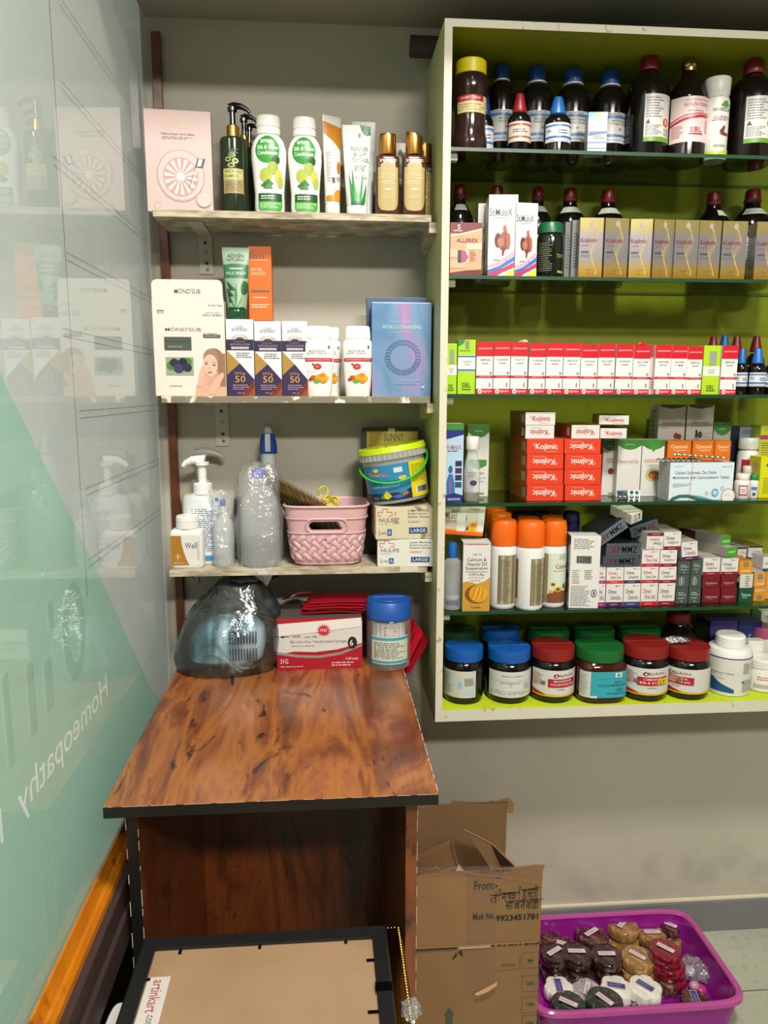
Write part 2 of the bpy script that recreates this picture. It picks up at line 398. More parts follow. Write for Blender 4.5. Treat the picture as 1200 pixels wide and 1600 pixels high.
def carton(name, label, cat, W, D, H, base, F=None, L=None, T=None, RR=None, flip=False, keys=None, bev=.0006, loc=(0, 0, 0), rot=(0, 0, 0), group=None, build=True):
    mb = MB().box(-W/2, W/2, 0, D, 0, H, base, bev, keys)
    if F: mb.art(F, lambda u, v, d: (-W/2+u*W, -d, v*H), W, H, flip)
    if L: mb.art(L, lambda u, v, d: (-W/2-d, D-u*D, v*H), D, H)
    if RR: mb.art(RR, lambda u, v, d: (W/2+d, u*D, v*H), D, H)
    if T: mb.art(T, lambda u, v, d: (-W/2+u*W, v*D, H+d), W, D)
    return tag(mb.build(name, None, loc, rot), label, cat, group)
def cpx(name, label, cat, px0, px1, pyt, zb, Y, D, base, yaw=0, **k):
    """a carton whose front face spans px0..px1 and reaches up to pyt, standing at height zb with its front at depth Y"""
    c = at((px0+px1)/2, pyt, Y); pm = proj((c.x, Y, (c.z+zb)/2))[1]
    xa = at(px0, pm, Y).x; xb = at(px1, pm, Y).x; W = (xb-xa)/max(.3, math.cos(R(yaw)))-.0006; H = c.z-zb
    return carton(name, label, cat, W, D, H, base, loc=((xa+xb)/2, Y, zb+.0002), rot=(0, 0, R(yaw)), **k)

def wrap(mb, rad, z0, z1, half, bg, art, sq=1, cuts=14, n=2.0, k0=0):
    """a paper label wrapped round a round or oval body; rad(t) gives the half width at height t"""
    a = R(half)
    def fm(u, v, d):
        t = (u-.5)*2*a; z = z0+v*(z1-z0); r = rad(z)
        c, q = math.sin(t), -math.cos(t)
        if n != 2.0: c = math.copysign(abs(c)**(2/n), c); q = math.copysign(abs(q)**(2/n), q)
        return ((r+d)*c, (r*sq+d)*q, z)
    W = 2*a*rad((z0+z1)/2); H = z1-z0
    # background laid as a grid so that it follows the body
    P = []; Fc = []; nu, nv = 18, 6
    for j in range(nv+1):
        for i in range(nu+1): P.append(fm(i/nu, j/nv, .0003+k0))
    for j in range(nv):
        for i in range(nu): q = j*(nu+1)+i; Fc.append((q, q+1, q+nu+2, q+nu+1))
    if bg: mb.add(P, Fc, bg, True)
    mb.art(art, fm, W, H, cuts=cuts, d0=.0006+k0, dd=.00007)
    return mb
def interp(prof):
    def f(z):
        for (a, ra), (b, rb) in zip(prof, prof[1:]):
            if a <= z <= b and b > a: return ra+(rb-ra)*(z-a)/(b-a)
        return prof[-1][1] if z > prof[-1][0] else prof[0][1]
    return f
def vessel(name, label, cat, px0, px1, pyt, zb, Y, parts, labels=(), sq=1, n=2.0, rot=(0, 0, 0), group=None, H=None, Rr=None, X=None, seg=32):
    """a bottle, jar or can: parts = (name, [(height share, radius share)], material); first part is the body"""
    c = at((px0+px1)/2, pyt, Y); H = H or c.z-zb; pm = proj((c.x, Y, zb+H*.45))[1]
    xa = at(px0, pm, Y).x; xb = at(px1, pm, Y).x; Rr = Rr or (xb-xa)/2; X = X if X is not None else (xa+xb)/2
    root = tag(empty(name, (X, Y, zb+.0002), rot), label, cat, group)
    rad = None; body = None
    for nm, prof, key, *ex in parts:
        kw = ex[0] if ex else {}
        pr = [(t*H, k*Rr) for t, k in prof]
        po = MB().loft([(z, r, r*kw.get('sq', sq)) for z, r in pr], key, n=kw.get('n', n), seg=seg).build(nm, root)
        if rad is None: rad = interp(pr); body = po
    for i, (t0, t1, half, bg, art) in enumerate(labels):
        wrap(MB(), rad, t0*H, t1*H, half, bg, art, sq, n=n).build('paper_label', body)
    return root, H, Rr, rad

# ================================================================== the setting
XL, YB, ZS = -.332, 0.0, 1.985       # glass wall plane, shelf wall plane, underside of the loft slab
def wallbox(name, *a, **k): return struct(MB().box(*a, **k), name)
wallbox('wall_back', -1.0, 2.3, 0, .12, 0, 3.0, M_WALL)
wallbox('wall_right', 2.3, 2.42, -5.2, .12, 0, 3.0, M_WALL)
wallbox('wall_front', -.6, 2.42, -5.32, -5.2, 0, 3.0, M_WALL)
wallbox('wall_left', -.46, XL-.02, -5.2, 0, 0, .548, mat('k#2a1d18'))
wallbox('ceiling', -.6, 2.42, -5.32, .12, 3.0, 3.1, M_CEIL)
wallbox('floor', -.6, 2.42, -5.32, .12, -.1, 0, M_FLOOR)
wallbox('trim_1', XL+.001, 2.3, -.40, 0, ZS, 2.3, M_CEIL)         # loft slab over the shelves
mb = MB().box(-.46, 2.3, -.010, 0, 0, .080, M_GREYP, .0015)
mb.box(-.46, 2.3, -.008, 0, .0805, .089, mat('k#cdc5ae'), .002)
struct(mb, 'baseboard_back')
struct(MB().box(-.3185, -.302, -.013, 0, .0895, 1.955, M_BROWN, .001), 'trim_2')
# window in the left wall: sill, varnished bead, glass, jamb
struct(MB().box(XL-.06, XL+.034, -5.2, -.0, .548, .583, M_DKSILL, .002).box(XL-.06, XL+.040, -5.2, 0, .50, .5475, M_DKSILL, .003), 'trim_3')
s = MB()
prof = [(XL+.0015, .612), (XL+.006, .613), (XL+.010, .606), (XL+.014, .600), (XL+.018, .598), (XL+.023, .592), (XL+.024, .5835), (XL+.0015, .5835)]
vs = [(x, y, z) for y in (-5.2, 0) for x, z in prof]; n = len(prof)
s.add(vs, [(i, (i+1) % n, n+(i+1) % n, n+i) for i in range(n)]+[tuple(range(n)), tuple(range(2*n-1, n-1, -1))], M_ORANGE)
struct(s, 'trim_4')
win = tag(empty('window_1', (0, 0, 0)), kind='structure')
MB().box(XL-.005, XL, -5.2, -.001, .5835, 2.985, M_GLASS).build('window_pane', win)
# ------------------------------------------------------------------ poster film behind the pane
XV = XL-.010
def vp(px, py): q = atx(px, py, XV); return (q.y, q.z)
mb = MB()
def fv(u, v, d): return (XV+d, u, v)
mint = [(-3.2, .585), (-.002, .585), (-.002, .60), vp(233, 1070), vp(150, 887), vp(0, 584), (-1.05, 1.62), (-3.2, 3.77)]
mint = [(a, min(b, 2.59)) for a, b in mint]
ly0, ly1, lz0, lz1 = -.862, -.412, .795, .885      # the strip that carries the lettering, set into the mint sheet
q = vp(0, 584); e_ = [vp(233, 1070), vp(150, 887)]
def ez(y):   # height of the mint edge at depth y
    P_ = [(-.002, .60), e_[0], e_[1], q, (-1.05, 1.62), (-1.98, 2.55)]
    for (a, b), (c, d) in zip(P_, P_[1:]):
        if c <= y <= a: return b+(d-b)*(y-a)/(c-a)
    return 2.58
ys = sorted({-3.2, -1.98, -1.05, q[0], e_[0][0], e_[1][0], ly0, ly1, -.002})
for a, b in zip(ys, ys[1:]):
    za, zb_ = min(ez(a), 2.59), min(ez(b), 2.59)
    if a >= ly0 and b <= ly1:
        mb.art([('p', [(a, .585), (b, .585), (b, lz0), (a, lz0)], M_VMINT), ('p', [(a, lz1), (b, lz1), (b, zb_), (a, za)], M_VMINT)], fv, 1, 1, d0=0, dd=0)
    else: mb.art([('p', [(a, .585), (b, .585), (b, zb_), (a, za)], M_VMINT)], fv, 1, 1, d0=0, dd=0)
    mb.art([('p', [(a, za), (b, zb_), (b, 2.6), (a, 2.6)], M_VPALE)], fv, 1, 1, d0=0, dd=0)
lines = []
for a, b in [((92, 0), (237, 125)), ((95, 132), (220, 277)), ((82, 250), (240, 390)), ((103, 400), (240, 469)), ((97, 519), (240, 556)), ((123, 648), (265, 633)), ((133, 769), (265, 712)), ((137, 881), (259, 794))]:
    y0, z0 = vp(*a)
    for dz in (-.005, .005): lines.append(('r', y0, z0+dz-.0004, -.004, z0+dz+.0004, M_VLINE))
lines.append(('r', -.50, 1.0, -.4985, 2.3, M_VLINE))
mb.art(lines, fv, 1, 1, d0=.0008, dd=0)
# mirrored lettering as seen from inside the shop
def text_solid(st, thick):
    cu = bpy.data.curves.new('t', 'FONT'); cu.body = st; cu.resolution_u = 3; cu.extrude = thick
    o = bpy.data.objects.new('t', cu); COL.objects.link(o); dg = bpy.context.evaluated_depsgraph_get()
    me = bpy.data.meshes.new_from_object(o.evaluated_get(dg)); bpy.data.objects.remove(o); return me
mt_ = text_solid('Homeopathy  M', .02); bm = bmesh.new(); bm.from_mesh(mt_); bmesh.ops.remove_doubles(bm, verts=bm.verts[:], dist=1e-5)
xs_ = [v.co.x for v in bm.verts]; zs2 = [v.co.y for v in bm.verts]; bx0, bz0 = min(xs_), min(zs2); sx_ = .420/(max(xs_)-bx0); sz_ = .050/(max(zs2)-bz0)
for v in bm.verts: v.co = Vector((XV+v.co.z, -.432-(v.co.x-bx0)*sx_, .811+(v.co.y-bz0)*sz_))
bmesh.ops.recalc_face_normals(bm, faces=bm.faces[:]); bm.to_mesh(mt_); bm.free()
lo_ = bpy.data.objects.new('t', mt_); COL.objects.link(lo_)
def keep(op, key):
    st_ = MB().box(XV-.002, XV, ly0, ly1, lz0, lz1, M_VMINT).build('t')
    md = st_.modifiers.new('b', 'BOOLEAN'); md.operation = op; md.object = lo_; md.solver = 'EXACT'
    me = bpy.data.meshes.new_from_object(st_.evaluated_get(bpy.context.evaluated_depsgraph_get()))
    mb.add([tuple(v.co) for v in me.vertices], [tuple(p.vertices) for p in me.polygons if p.normal.x > .9 and abs(p.center.x-XV) < 1e-5], key)
    bpy.data.objects.remove(st_)
keep('DIFFERENCE', M_VMINT); keep('INTERSECT', M_VWHITE)
bpy.data.objects.remove(lo_)
cy, cz = vp(115, 985); ry = .045; rz = .068
mb.art([('o', cy, cz, ry, rz, .024, M_VGREY)], fv, 1, 1, d0=.001)
a0 = vp(72, 940); a1 = vp(84, 985)
mb.art([('r', a0[0], a1[1], a1[0], a0[1], M_VGREY)], fv, 1, 1, d0=.001)
for qa, qb in (((0, 1055), (22, 1190)), ((38, 1040), (58, 1140)), ((66, 1035), (84, 1100))):
    u0, v0 = vp(*qa); u1, v1 = vp(*qb)
    mb.art([('r', u0, v1, u1, v0, M_VGREY)], fv, 1, 1, d0=.001)
tag(mb.build('window_poster'), 'mint and pale poster film with mirrored lettering behind the left window glass', 'poster')

# ================================================================== display cabinet
CX0, CX1, CYF = .2062, 1.30, -.210
CZT, CZB, TH = 1.9075, .6573, .0125
root = tag(empty('display_cabinet', (CX0, 0, CZB)), 'wall-hung open cabinet with lime green inside and cream edges', 'cabinet')
def cpart(name, *a, **k):
    o = MB().box(*a, **k).build(name, root); o.location = (-CX0, 0, -CZB); return o
ke = {'F': M_CREAM}
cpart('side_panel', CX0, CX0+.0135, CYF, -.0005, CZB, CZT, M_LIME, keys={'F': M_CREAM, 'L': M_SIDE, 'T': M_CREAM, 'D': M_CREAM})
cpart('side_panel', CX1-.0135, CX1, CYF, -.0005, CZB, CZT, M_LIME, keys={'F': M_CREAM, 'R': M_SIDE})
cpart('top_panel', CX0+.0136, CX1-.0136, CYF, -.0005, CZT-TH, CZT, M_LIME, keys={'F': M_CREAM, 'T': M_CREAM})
cpart('bottom_panel', CX0+.0136, CX1-.0136, CYF, -.0005, CZB, .6806, M_LIME_LIT, keys={'F': M_CREAM, 'D': M_CREAM})
cpart('back_panel', CX0+.0136, CX1-.0136, -.0065, -.0006, .681, CZT-TH-.0002, M_LIME)
for z in (1.703, 1.489, 1.279, 1.077, .866):
    cpart('shelf_clip', CX0+.0137, CX0+.03, -.185, -.17, z-.012, z-.0005, mat('k#9aa08c'), .001)
GZ = [1.710, 1.496, 1.286, 1.084, .873]
GL = ['topmost', 'second from the top', 'middle', 'second from the bottom', 'lowest']
for z, nm in zip(GZ, GL):
    mb = MB().box(CX0+.014, CX1-.014, -.196, -.008, z-.006, z, M_SHELFG, 0, {'F': M_GEDGE, 'R': M_GEDGE, 'L': M_GEDGE, 'B': M_GEDGE})
    tag(mb.build('glass_shelf'), f'green-edged glass shelf in the lime cabinet, {nm} of the five', 'shelf', 'glass shelves in the cabinet')

# ================================================================== wooden wall shelves on the left
S1, S2, S3, DZ = 1.6075, 1.2815, .9530, .75
for z, x0, x1, lb, edge in ((S1, -.300, .196, 'weathered plywood wall shelf carrying the shampoo and conditioner bottles', M_PLY),
                            (S2, -.300, .198, 'chipped plywood wall shelf carrying the sunscreen cartons and lotion bottles', M_SPLINTER),
                            (S3, -.300, .196, 'bare plywood wall shelf carrying the pink basket and glove boxes', M_PLY)):
    tag(MB().box(x0, x1, -.150, -.0135, z-.0125, z, M_PLY, .0008, {'F': edge}).build('wall_shelf'), lb, 'shelf', 'plywood shelves on the left wall')
for z, lb in ((S1, 'small wooden cleat under the top plywood shelf, against the cabinet side'), (S2, 'small wooden cleat under the middle plywood shelf, against the cabinet side'),
              (S3, 'small wooden cleat under the lowest plywood shelf, against the cabinet side')):
    s = MB(); zz = z-.013
    vs = [(x, y, k) for x in (.192, .2058) for y, k in ((-.150, zz), (-.150, zz-.018), (-.03, zz-.036), (-.03, zz))]
    s.add(vs, [(0, 1, 2, 3), (7, 6, 5, 4), (0, 4, 5, 1), (1, 5, 6, 2), (2, 6, 7, 3), (3, 7, 4, 0)], M_PLY)
    tag(s.build('wooden_cleat'), lb, 'cleat', 'cleats under the plywood shelves')
def bracket(px, z, arm, drop, lb):
    x = at(px, proj((0, -.001, z-.05))[1], -.001).x
    r_ = tag(empty('shelf_bracket', (x, 0, z-.0128)), lb, 'bracket', 'steel strip brackets')
    mb = MB().box(-.0135, .0135, -.0030, -.0004, -drop, 0, 'k#bdb7a9', .0005)
    mb.box(-.0135, .0135, -arm, -.0031, -.0028, -.0002, 'k#bdb7a9', .0005); so = mb.build('strip', r_)
    for k, q in enumerate((.2, .45, .72, .88)):
        MB().loft([(0, .0032, .0032), (.0014, .0026, .0026)], 'k#3a3632' if k % 2 == 0 else 'm#8f8b84', seg=12).build('screw', so, (0.001*(k-1), -.003, -drop*q), (R(90), 0, 0))
bracket(322, S1, .125, .075, 'painted steel strip bracket under the top plywood shelf')
bracket(347, S2, .125, .090, 'painted steel strip bracket screwed to the wall under the middle plywood shelf')
bracket(300, S3, .11, .05, 'painted steel strip bracket under the lowest plywood shelf')

# pipe and plastic wrapper on top of the cabinet
s = MB()
s.tube([(.166, -.05, 1.930), (.40, -.05, 1.9285), (.62, -.05, 1.9275)], .0185, 'k#3d2f33', 20)
tag(s.build('plastic_pipe'), 'dark brown plastic pipe lying on top of the cabinet by the wall', 'pipe')
s = MB(); pts = []
for i in range(13):
    for j in range(5):
        x = .51+.13*i/12; y = -.20+.028*j; z = 1.909+.022*(i/12)**1.3*(1-.35*abs(j-2)/2)+.003*noise.noise(Vector((i*1.7, j*2.3, 3)))
        pts.append((x, y, z))
top = [(i*5+j, i*5+5+j, i*5+6+j, i*5+1+j) for i in range(12) for j in range(4)]
s.add(pts, top, filmmat('wrinkled_wrapper', '#9a8a86', rough=.2, ior=1.7, milk=.12), True)
nb = [(x, y, 1.9085) for x, y, z in pts]; s.add(nb, [f[::-1] for f in top], 'c#b8aaa6')
tag(s.build('plastic_wrapper'), 'crumpled clear plastic wrapper lying on top of the cabinet', 'wrapper')

# ================================================================== desk
dk = tag(empty('desk', (-.075, -.3, 0)), 'small walnut laminate desk with black edging beneath the wall shelves', 'desk')
def dpart(name, *a, **k):
    o = MB().box(*a, **k).build(name, dk); o.location = (.075, .3, 0); return o
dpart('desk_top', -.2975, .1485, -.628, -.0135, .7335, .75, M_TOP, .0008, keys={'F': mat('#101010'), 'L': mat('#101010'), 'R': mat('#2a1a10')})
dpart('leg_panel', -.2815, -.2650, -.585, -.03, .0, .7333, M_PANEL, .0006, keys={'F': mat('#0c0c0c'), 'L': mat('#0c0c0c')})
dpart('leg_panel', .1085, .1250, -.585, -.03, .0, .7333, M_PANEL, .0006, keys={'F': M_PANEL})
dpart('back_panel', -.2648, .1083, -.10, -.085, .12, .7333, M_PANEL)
rn = random.Random(3)
for x, y0 in ((-.2816, -.5853), (-.2651, -.5853), (.1252, -.5853)):
    s = MB(); z = .05
    while z < .72:
        l = rn.uniform(.004, .03); s.box(x-.0005, x+.0005, y0-.0003, y0+.0004, z, z+l, 'k#b9ad98'); z += l+rn.uniform(.002, .03)
    o = s.build('chipped_edge', dk); o.location = (.075, .3, 0)
s = MB(); x = -.29
while x < .14:
    l = rn.uniform(.004, .05); s.box(x, min(x+l, .148), -.6284, -.6278, .7494, .7503, 'k#b08a6a'); x += l+rn.uniform(.002, .02)
y = -.62
while y < -.16:
    l = rn.uniform(.004, .03); s.box(.1478, .1487, y, y+l, .7494, .7503, 'k#cabfae'); y += l+rn.uniform(.002, .02)
o = s.build('chipped_edge', dk); o.location = (.075, .3, 0)

# ================================================================== things on the top plywood shelf
ph = [(0, .96), (.02, 1), (1, 1)]
# pink mask box
F = [('t', 'B    RCE', .45, .845, .42, .05, '#c8b48c'), ('t', 'Diabase Repair Hydro Mask', .5, .765, .5, .028, '#4a4044'), ('g', .26, .715, .80, .745, 2, '#7a6a6c'),
     ('e', .52, .36, .365, .26, '#a58f8e'), ('e', .52, .365, .345, .245, '#ccb2ae'), ('e', .52, .35, .27, .195, '#b98f8c')]
for k in range(14):
    a = 2*math.pi*k/14+.2; F.append(('p', [(.52, .35), (.52+.25*math.cos(a), .35+.18*math.sin(a)), (.52+.25*math.cos(a+.22), .35+.18*math.sin(a+.22))], '#d9c6c1'))
F += [('e', .52, .35, .06, .045, '#e2d4cf'), ('l', [(.64, .24), (.80, .56)], .0012, '#8d7c7c'), ('l', [(.67, .24), (.83, .56)], .0012, '#e6dcd8'),
      ('p', [(.74, .45), (.86, .45), (.90, .535), (.78, .535)], '#4b4446'), ('p', [(.77, .46), (.83, .46), (.86, .53), (.80, .53)], '#d8d0cc'), ('e', .86, .13, .12, .075, '#ad9896'), ('e', .86, .135, .11, .068, '#c9b3af'), ('o', .15, .07, .05, .035, .004, '#b59d9b')]
cpx('mask_box', 'tall dusty pink face mask carton at the left end of the top plywood shelf', 'box', 228, 331, 172, S1, -.128, .028, '#c6aca8', yaw=4, F=F)

def pump(px0, px1, pyt, zb, Y, lab, H0, body, collar, pumpc, label, sqd=1, rot=0, name='pump_bottle', nozzle=1, ncut=2.0, bt=.70):
    pr = [(0, .93), (.01, .99), (.03, 1), (bt-.04, 1), (bt-.015, .93), (bt, .5), (bt+.015, .42)]
    r_, H, Rr, rad = vessel(name, lab, 'bottle', px0, px1, pyt, zb, Y, [('bottle_body', pr, body)], label, H=H0, sq=sqd, n=ncut, rot=(0, 0, R(rot)))
    g = .42*Rr/ (1 if ncut == 2 else 1)
    MB().loft([(H*(bt+.005), g*1.12, g*1.12), (H*(bt+.10), g*1.10, g*1.10), (H*(bt+.108), g*.95, g*.95)], collar).build('collar', r_)
    s = MB(); s.loft([(H*(bt+.108), g*.5, g*.5), (H*.93, g*.5, g*.5), (H*.935, g*.8, g*.8), (H*.965, g*.85, g*.8)], pumpc)
    L_ = Rr*1.25*nozzle
    s.tube([(-g*.6, 0, H*.972), (g*.3, 0, H*.985), (L_*.5, 0, H*.982), (L_*.85, 0, H*.955), (L_, 0, H*.925)], [g*.55, g*.62, g*.5, g*.36, g*.28], pumpc, 12)
    s.build('pump_head', r_); return r_
lab = [(.12, .60, 62, None, [('e', .5, .83, .12, .06, '#6d7a42'), ('e', .36, .75, .1, .045, '#a4a660'), ('e', .36, .75, .06, .025, '#243020'), ('e', .60, .72, .11, .05, '#b0b26a'), ('e', .60, .72, .06, .025, '#243020'), ('e', .46, .64, .12, .045, '#a4a660'), ('e', .46, .64, .07, .02, '#243020'),
        ('t', '2GC', .55, .90, .3, .08, '#6d7a62'), ('r', .18, .38, .86, .58, '#b9b56e'), ('t', 'ARNICA GOLD', .52, .53, .6, .06, '#3c4424'), ('t', 'SHAMPOO', .46, .44, .48, .06, '#3c4424'), ('r', .18, .12, .86, .38, '#97855a'), ('g', .25, .16, .8, .34, 5, '#5d5236')])]
pump(344, 387, 163, S1, -.105, 'dark green shampoo pump bottle with gold collar standing beside the pink mask box', None, 'g#1d2a17', 'm#c69345', 'g#121014', lab)
pump(366, 400, 180, S1, -.055, 'dark green pump bottle mostly hidden behind the front shampoo bottle', None, 'g#18200f', 'm#b5863e', 'g#121014', [])
pump(377, 406, 194, S1, -.030, 'third black pump head peeking out behind the green shampoo bottles', None, 'g#18200f', 'm#a2783a', 'g#121014', [])

def conditioner(px0, px1, pyt, lab):
    pr = [(0, .78), (.012, .84), (.10, .86), (.22, .84), (.40, .92), (.56, 1), (.66, .99), (.74, .86), (.79, .66), (.80, .60)]
    art = [('e', .48, .80, .28, .18, '#2e8a32'), ('t', 'ameo', .47, .90, .30, .045, '#e6efe2'), ('t', 'Silk & Shine', .49, .82, .46, .05, '#f0f4ee'), ('t', 'Conditioner', .49, .75, .44, .05, '#f0f4ee'),
           ('e', .66, .66, .10, .06, '#1e4a22'), ('e', .44, .47, .15, .09, '#a7b34a'), ('e', .60, .56, .12, .08, '#98a83e'), ('e', .74, .46, .10, .08, '#c2bd52'), ('e', .80, .38, .09, .07, '#a7b34a'), ('p', [(.30, .34), (.50, .42), (.62, .36), (.45, .30)], '#35702c'), ('p', [(.36, .30), (.6, .30), (.52, .37)], '#4d8a38'),
           ('r', .22, .14, .86, .24, '#1b4a24'), ('g', .30, .16, .8, .22, 2, '#d8e6d8'), ('p', [(.22, .135), (.86, .135), (.86, .06), (.80, .02), (.28, .02), (.22, .06)], '#49a23a'), ('g', .28, .05, .8, .12, 3, '#c8e4c0')]
    r_, H, Rr, rad = vessel('conditioner_bottle', lab, 'bottle', px0, px1, pyt, S1, -.108, [('bottle_body', pr, '#e4e4df', {}), ('flip_cap', [(.802, .60), (.81, .68), (.865, .68), (.87, .64), (.878, .64), (.883, .68), (.97, .66), (.99, .60), (1, .42)], '#e6e6e2')], [(.03, .80, 76, None, art)], sq=.62, group='silk and shine conditioner bottles')
conditioner(393, 448, 181, 'white oval conditioner bottle with green round label, next to the green pump bottle')
conditioner(450, 503, 184, 'white oval conditioner bottle with green round label, next to the orange and white tube')

def tube_item(px0, px1, pyt, zb, Y, lab, body, cap, art, capk=.72, T=.030, rot=(0, 0, 0), capt=.13, name='cosmetic_tube', bgs=()):
    c = at((px0+px1)/2, pyt, Y); H = c.z-zb; pm = proj((c.x, Y, (c.z+zb)/2))[1]
    xa, xb = at(px0, pm, Y).x, at(px1, pm, Y).x; W2 = (xb-xa)/2
    r_ = tag(empty(name, ((xa+xb)/2, Y, zb+.0002), rot), lab, 'tube')
    w0 = W2*capk; secs = []
    for i in range(11):
        t = i/10; secs.append((H*(capt+(.955-capt)*t), w0+(W2-w0)*t**.8, max(.0012, T/2*(1-t)**.75)))
    MB().loft(secs+[(H, W2, .0012)], body, seg=40).build('tube_body', r_)
    MB().loft([(0, w0*.97, T/2*.93), (.002, w0*1.0, T/2), (H*capt-.002, w0*1.02, T/2*1.02), (H*capt, w0*.98, T/2*.96)], cap).build('cap', r_)
    rx = interp([(z, a) for z, a, b in secs]+[(H, W2)]); ryf = interp([(z, b) for z, a, b in secs]+[(H, .0012)])
    def fm(u, v, d):
        z = H*(capt+(1-capt)*v); x = (2*u-1)*rx(z)*.985
        return (x, -ryf(z)*math.sqrt(max(0, 1-(x/rx(z))**2))-d, z)
    s = MB(); P = []; Fc = []
    def grid(u0, u1, v0, v1, key, d):
        s.art([('r', u0, v0+(v1-v0)*k/8, u1, v0+(v1-v0)*(k+1)/8, key) for k in range(8)], fm, W2*2, H, cuts=16, d0=d, dd=0)
    for g in bgs: grid(*g)
    s.art(art, fm, W2*2, H, cuts=12, d0=.0009); s.build('print', r_); return r_
tube_item(503, 535, 182, S1, -.105, 'white and orange cream tube standing on its cap left of the toothgel', '#dcd8d0', '#d8d6d2',
    [('p', [(.0, .80), (.5, .72), (1, .62), (1, .88), (0, .93)], '#c07a1e'), ('p', [(0, .03), (1, .03), (1, .17), (.6, .16), (.3, .10), (0, .09)], '#c9851f'), ('g', .06, .25, .34, .60, 12, '#8d8a84'), ('r', .30, .24, .50, .30, '#55504c'), ('e', .78, .42, .13, .07, '#a8741a'), ('g', .6, .26, .95, .32, 3, '#99928a')], T=.028, rot=(0, 0, R(25)))
tg = [('p', [(.60, 1.0), (1, .99), (1, .88), (.86, .87), (.72, .90)], '#2f6a3e'), ('e', .60, .87, .05, .03, '#2b5a38'), ('t', 'FOREVER', .58, .80, .34, .018, '#6a8a74'), ('t', 'FOREVER', .60, .70, .62, .05, '#3d7050'), ('t', 'BRIGHT', .62, .63, .48, .05, '#3d7050'), ('t', 'TOOTHGEL', .64, .56, .68, .05, '#3d7050'), ('g', .40, .42, .9, .50, 4, '#5d7a68'), ('t', 'Aloe Vera', .66, .34, .5, .04, '#4a7a5a')]
for a, b, c, k in ((.16, .40, .28, '#3f8a4e'), (.30, .46, .34, '#2f7a40'), (.36, .30, .42, '#4f9a5c'), (.74, .42, .62, '#3f8a4e'), (.9, .28, .78, '#2f7a40'), (.50, .22, .52, '#56a062')):
    tg.append(('p', [(c-.07, .03), (c+.10, .03), ((a+c)/2+.06, b*.6), (a, b)], k))
tube_item(535, 580, 196, S1, -.110, 'white toothgel tube with green aloe leaves on its front', '#d6dad6', '#dcdcda', tg+[('r', .2, .0, .85, .035, '#2c6a42')], T=.032)
tube_item(550, 587, 191, S1, -.062, 'white toothgel tube standing behind the aloe toothgel tube', '#ccd0cc', '#d2d2d0', [], T=.026)
tube_item(618, 636, 224, S1, -.055, 'small white tube with black leaf print half hidden between the brown bottles', '#cfcbc2', '#c8c4bc', [('e', .4, .86, .18, .05, '#2a2a26'), ('e', .6, .8, .15, .04, '#2a2a26'), ('g', .2, .5, .8, .7, 6, '#6a6660')], T=.024)
def serum(px0, px1, pyt, Y, lab, slant=0, art=1):
    pr = [(0, .90), (.012, .97), (.05, 1), (.68, 1), (.71, .96), (.725, .8), (.735, .5)]
    a = [('p', [(.14, .86), (.86, .86), (.86, .22), (.80, .12), (.66, .05), (.5, .03), (.34, .05), (.2, .12), (.14, .22)], '#a08c4e'), ('e', .5, .88, .18, .07, '#a08c4e'), ('o', .5, .88, .15, .055, .0008, '#c9b778'), ('t', 'ameo', .5, .985, .46, .055, '#cbbfb0'),
         ('t', 'CLEANSING', .5, .72, .5, .025, '#d8cc96'), ('t', 'FACE WASH', .5, .66, .56, .025, '#d8cc96'), ('g', .3, .54, .7, .61, 2, '#c6b880'), ('e', .5, .44, .025, .015, '#efe6b8'), ('g', .32, .26, .68, .32, 2, '#c6b880')]
    r_, H, Rr, rad = vessel('facewash_bottle', lab, 'bottle', px0, px1, pyt, S1, Y, [('bottle_body', pr, 'g#4a2b20', {})], [(.06, .665, 58, None, a)] if art else [], sq=.55, n=4.2, group='brown bottles with gold caps')
    s = MB(); g = Rr*.70; secs = [(.737*H, g, g*.72), (.745*H, g*1.02, g*.74), (.95*H, g*1.0, g*.72)]
    s.loft(secs, 'm#c98f48', cap=(1, 0), seg=32); vs = []; 
    for k in range(32):
        t = 2*math.pi*(k+.5)/32; vs.append((g*.96*math.cos(t), g*.68*math.sin(t), H*(.972-slant*.03*math.cos(t)-(.0 if slant else 0))))
    base = [(g*math.cos(2*math.pi*(k+.5)/32), g*.72*math.sin(2*math.pi*(k+.5)/32), .95*H) for k in range(32)]
    s.add(base+vs, [(k, (k+1) % 32, 32+(k+1) % 32, 32+k) for k in range(32)]+[tuple(range(32, 64))], 'm#c98f48', True)
    s.build('gold_cap', r_)
serum(587, 624, 207, -.110, 'brown square facewash bottle with straight gold cap on the top plywood shelf')
serum(628, 665, 207, -.112, 'brown square facewash bottle with slanted gold cap, front right on the top shelf', 1)
serum(648, 678, 222, -.062, 'brown facewash bottle tucked behind against the cabinet side', 0)
serum(606, 634, 222, -.030, 'brown facewash bottle at the wall behind the two front ones', 0, 0)

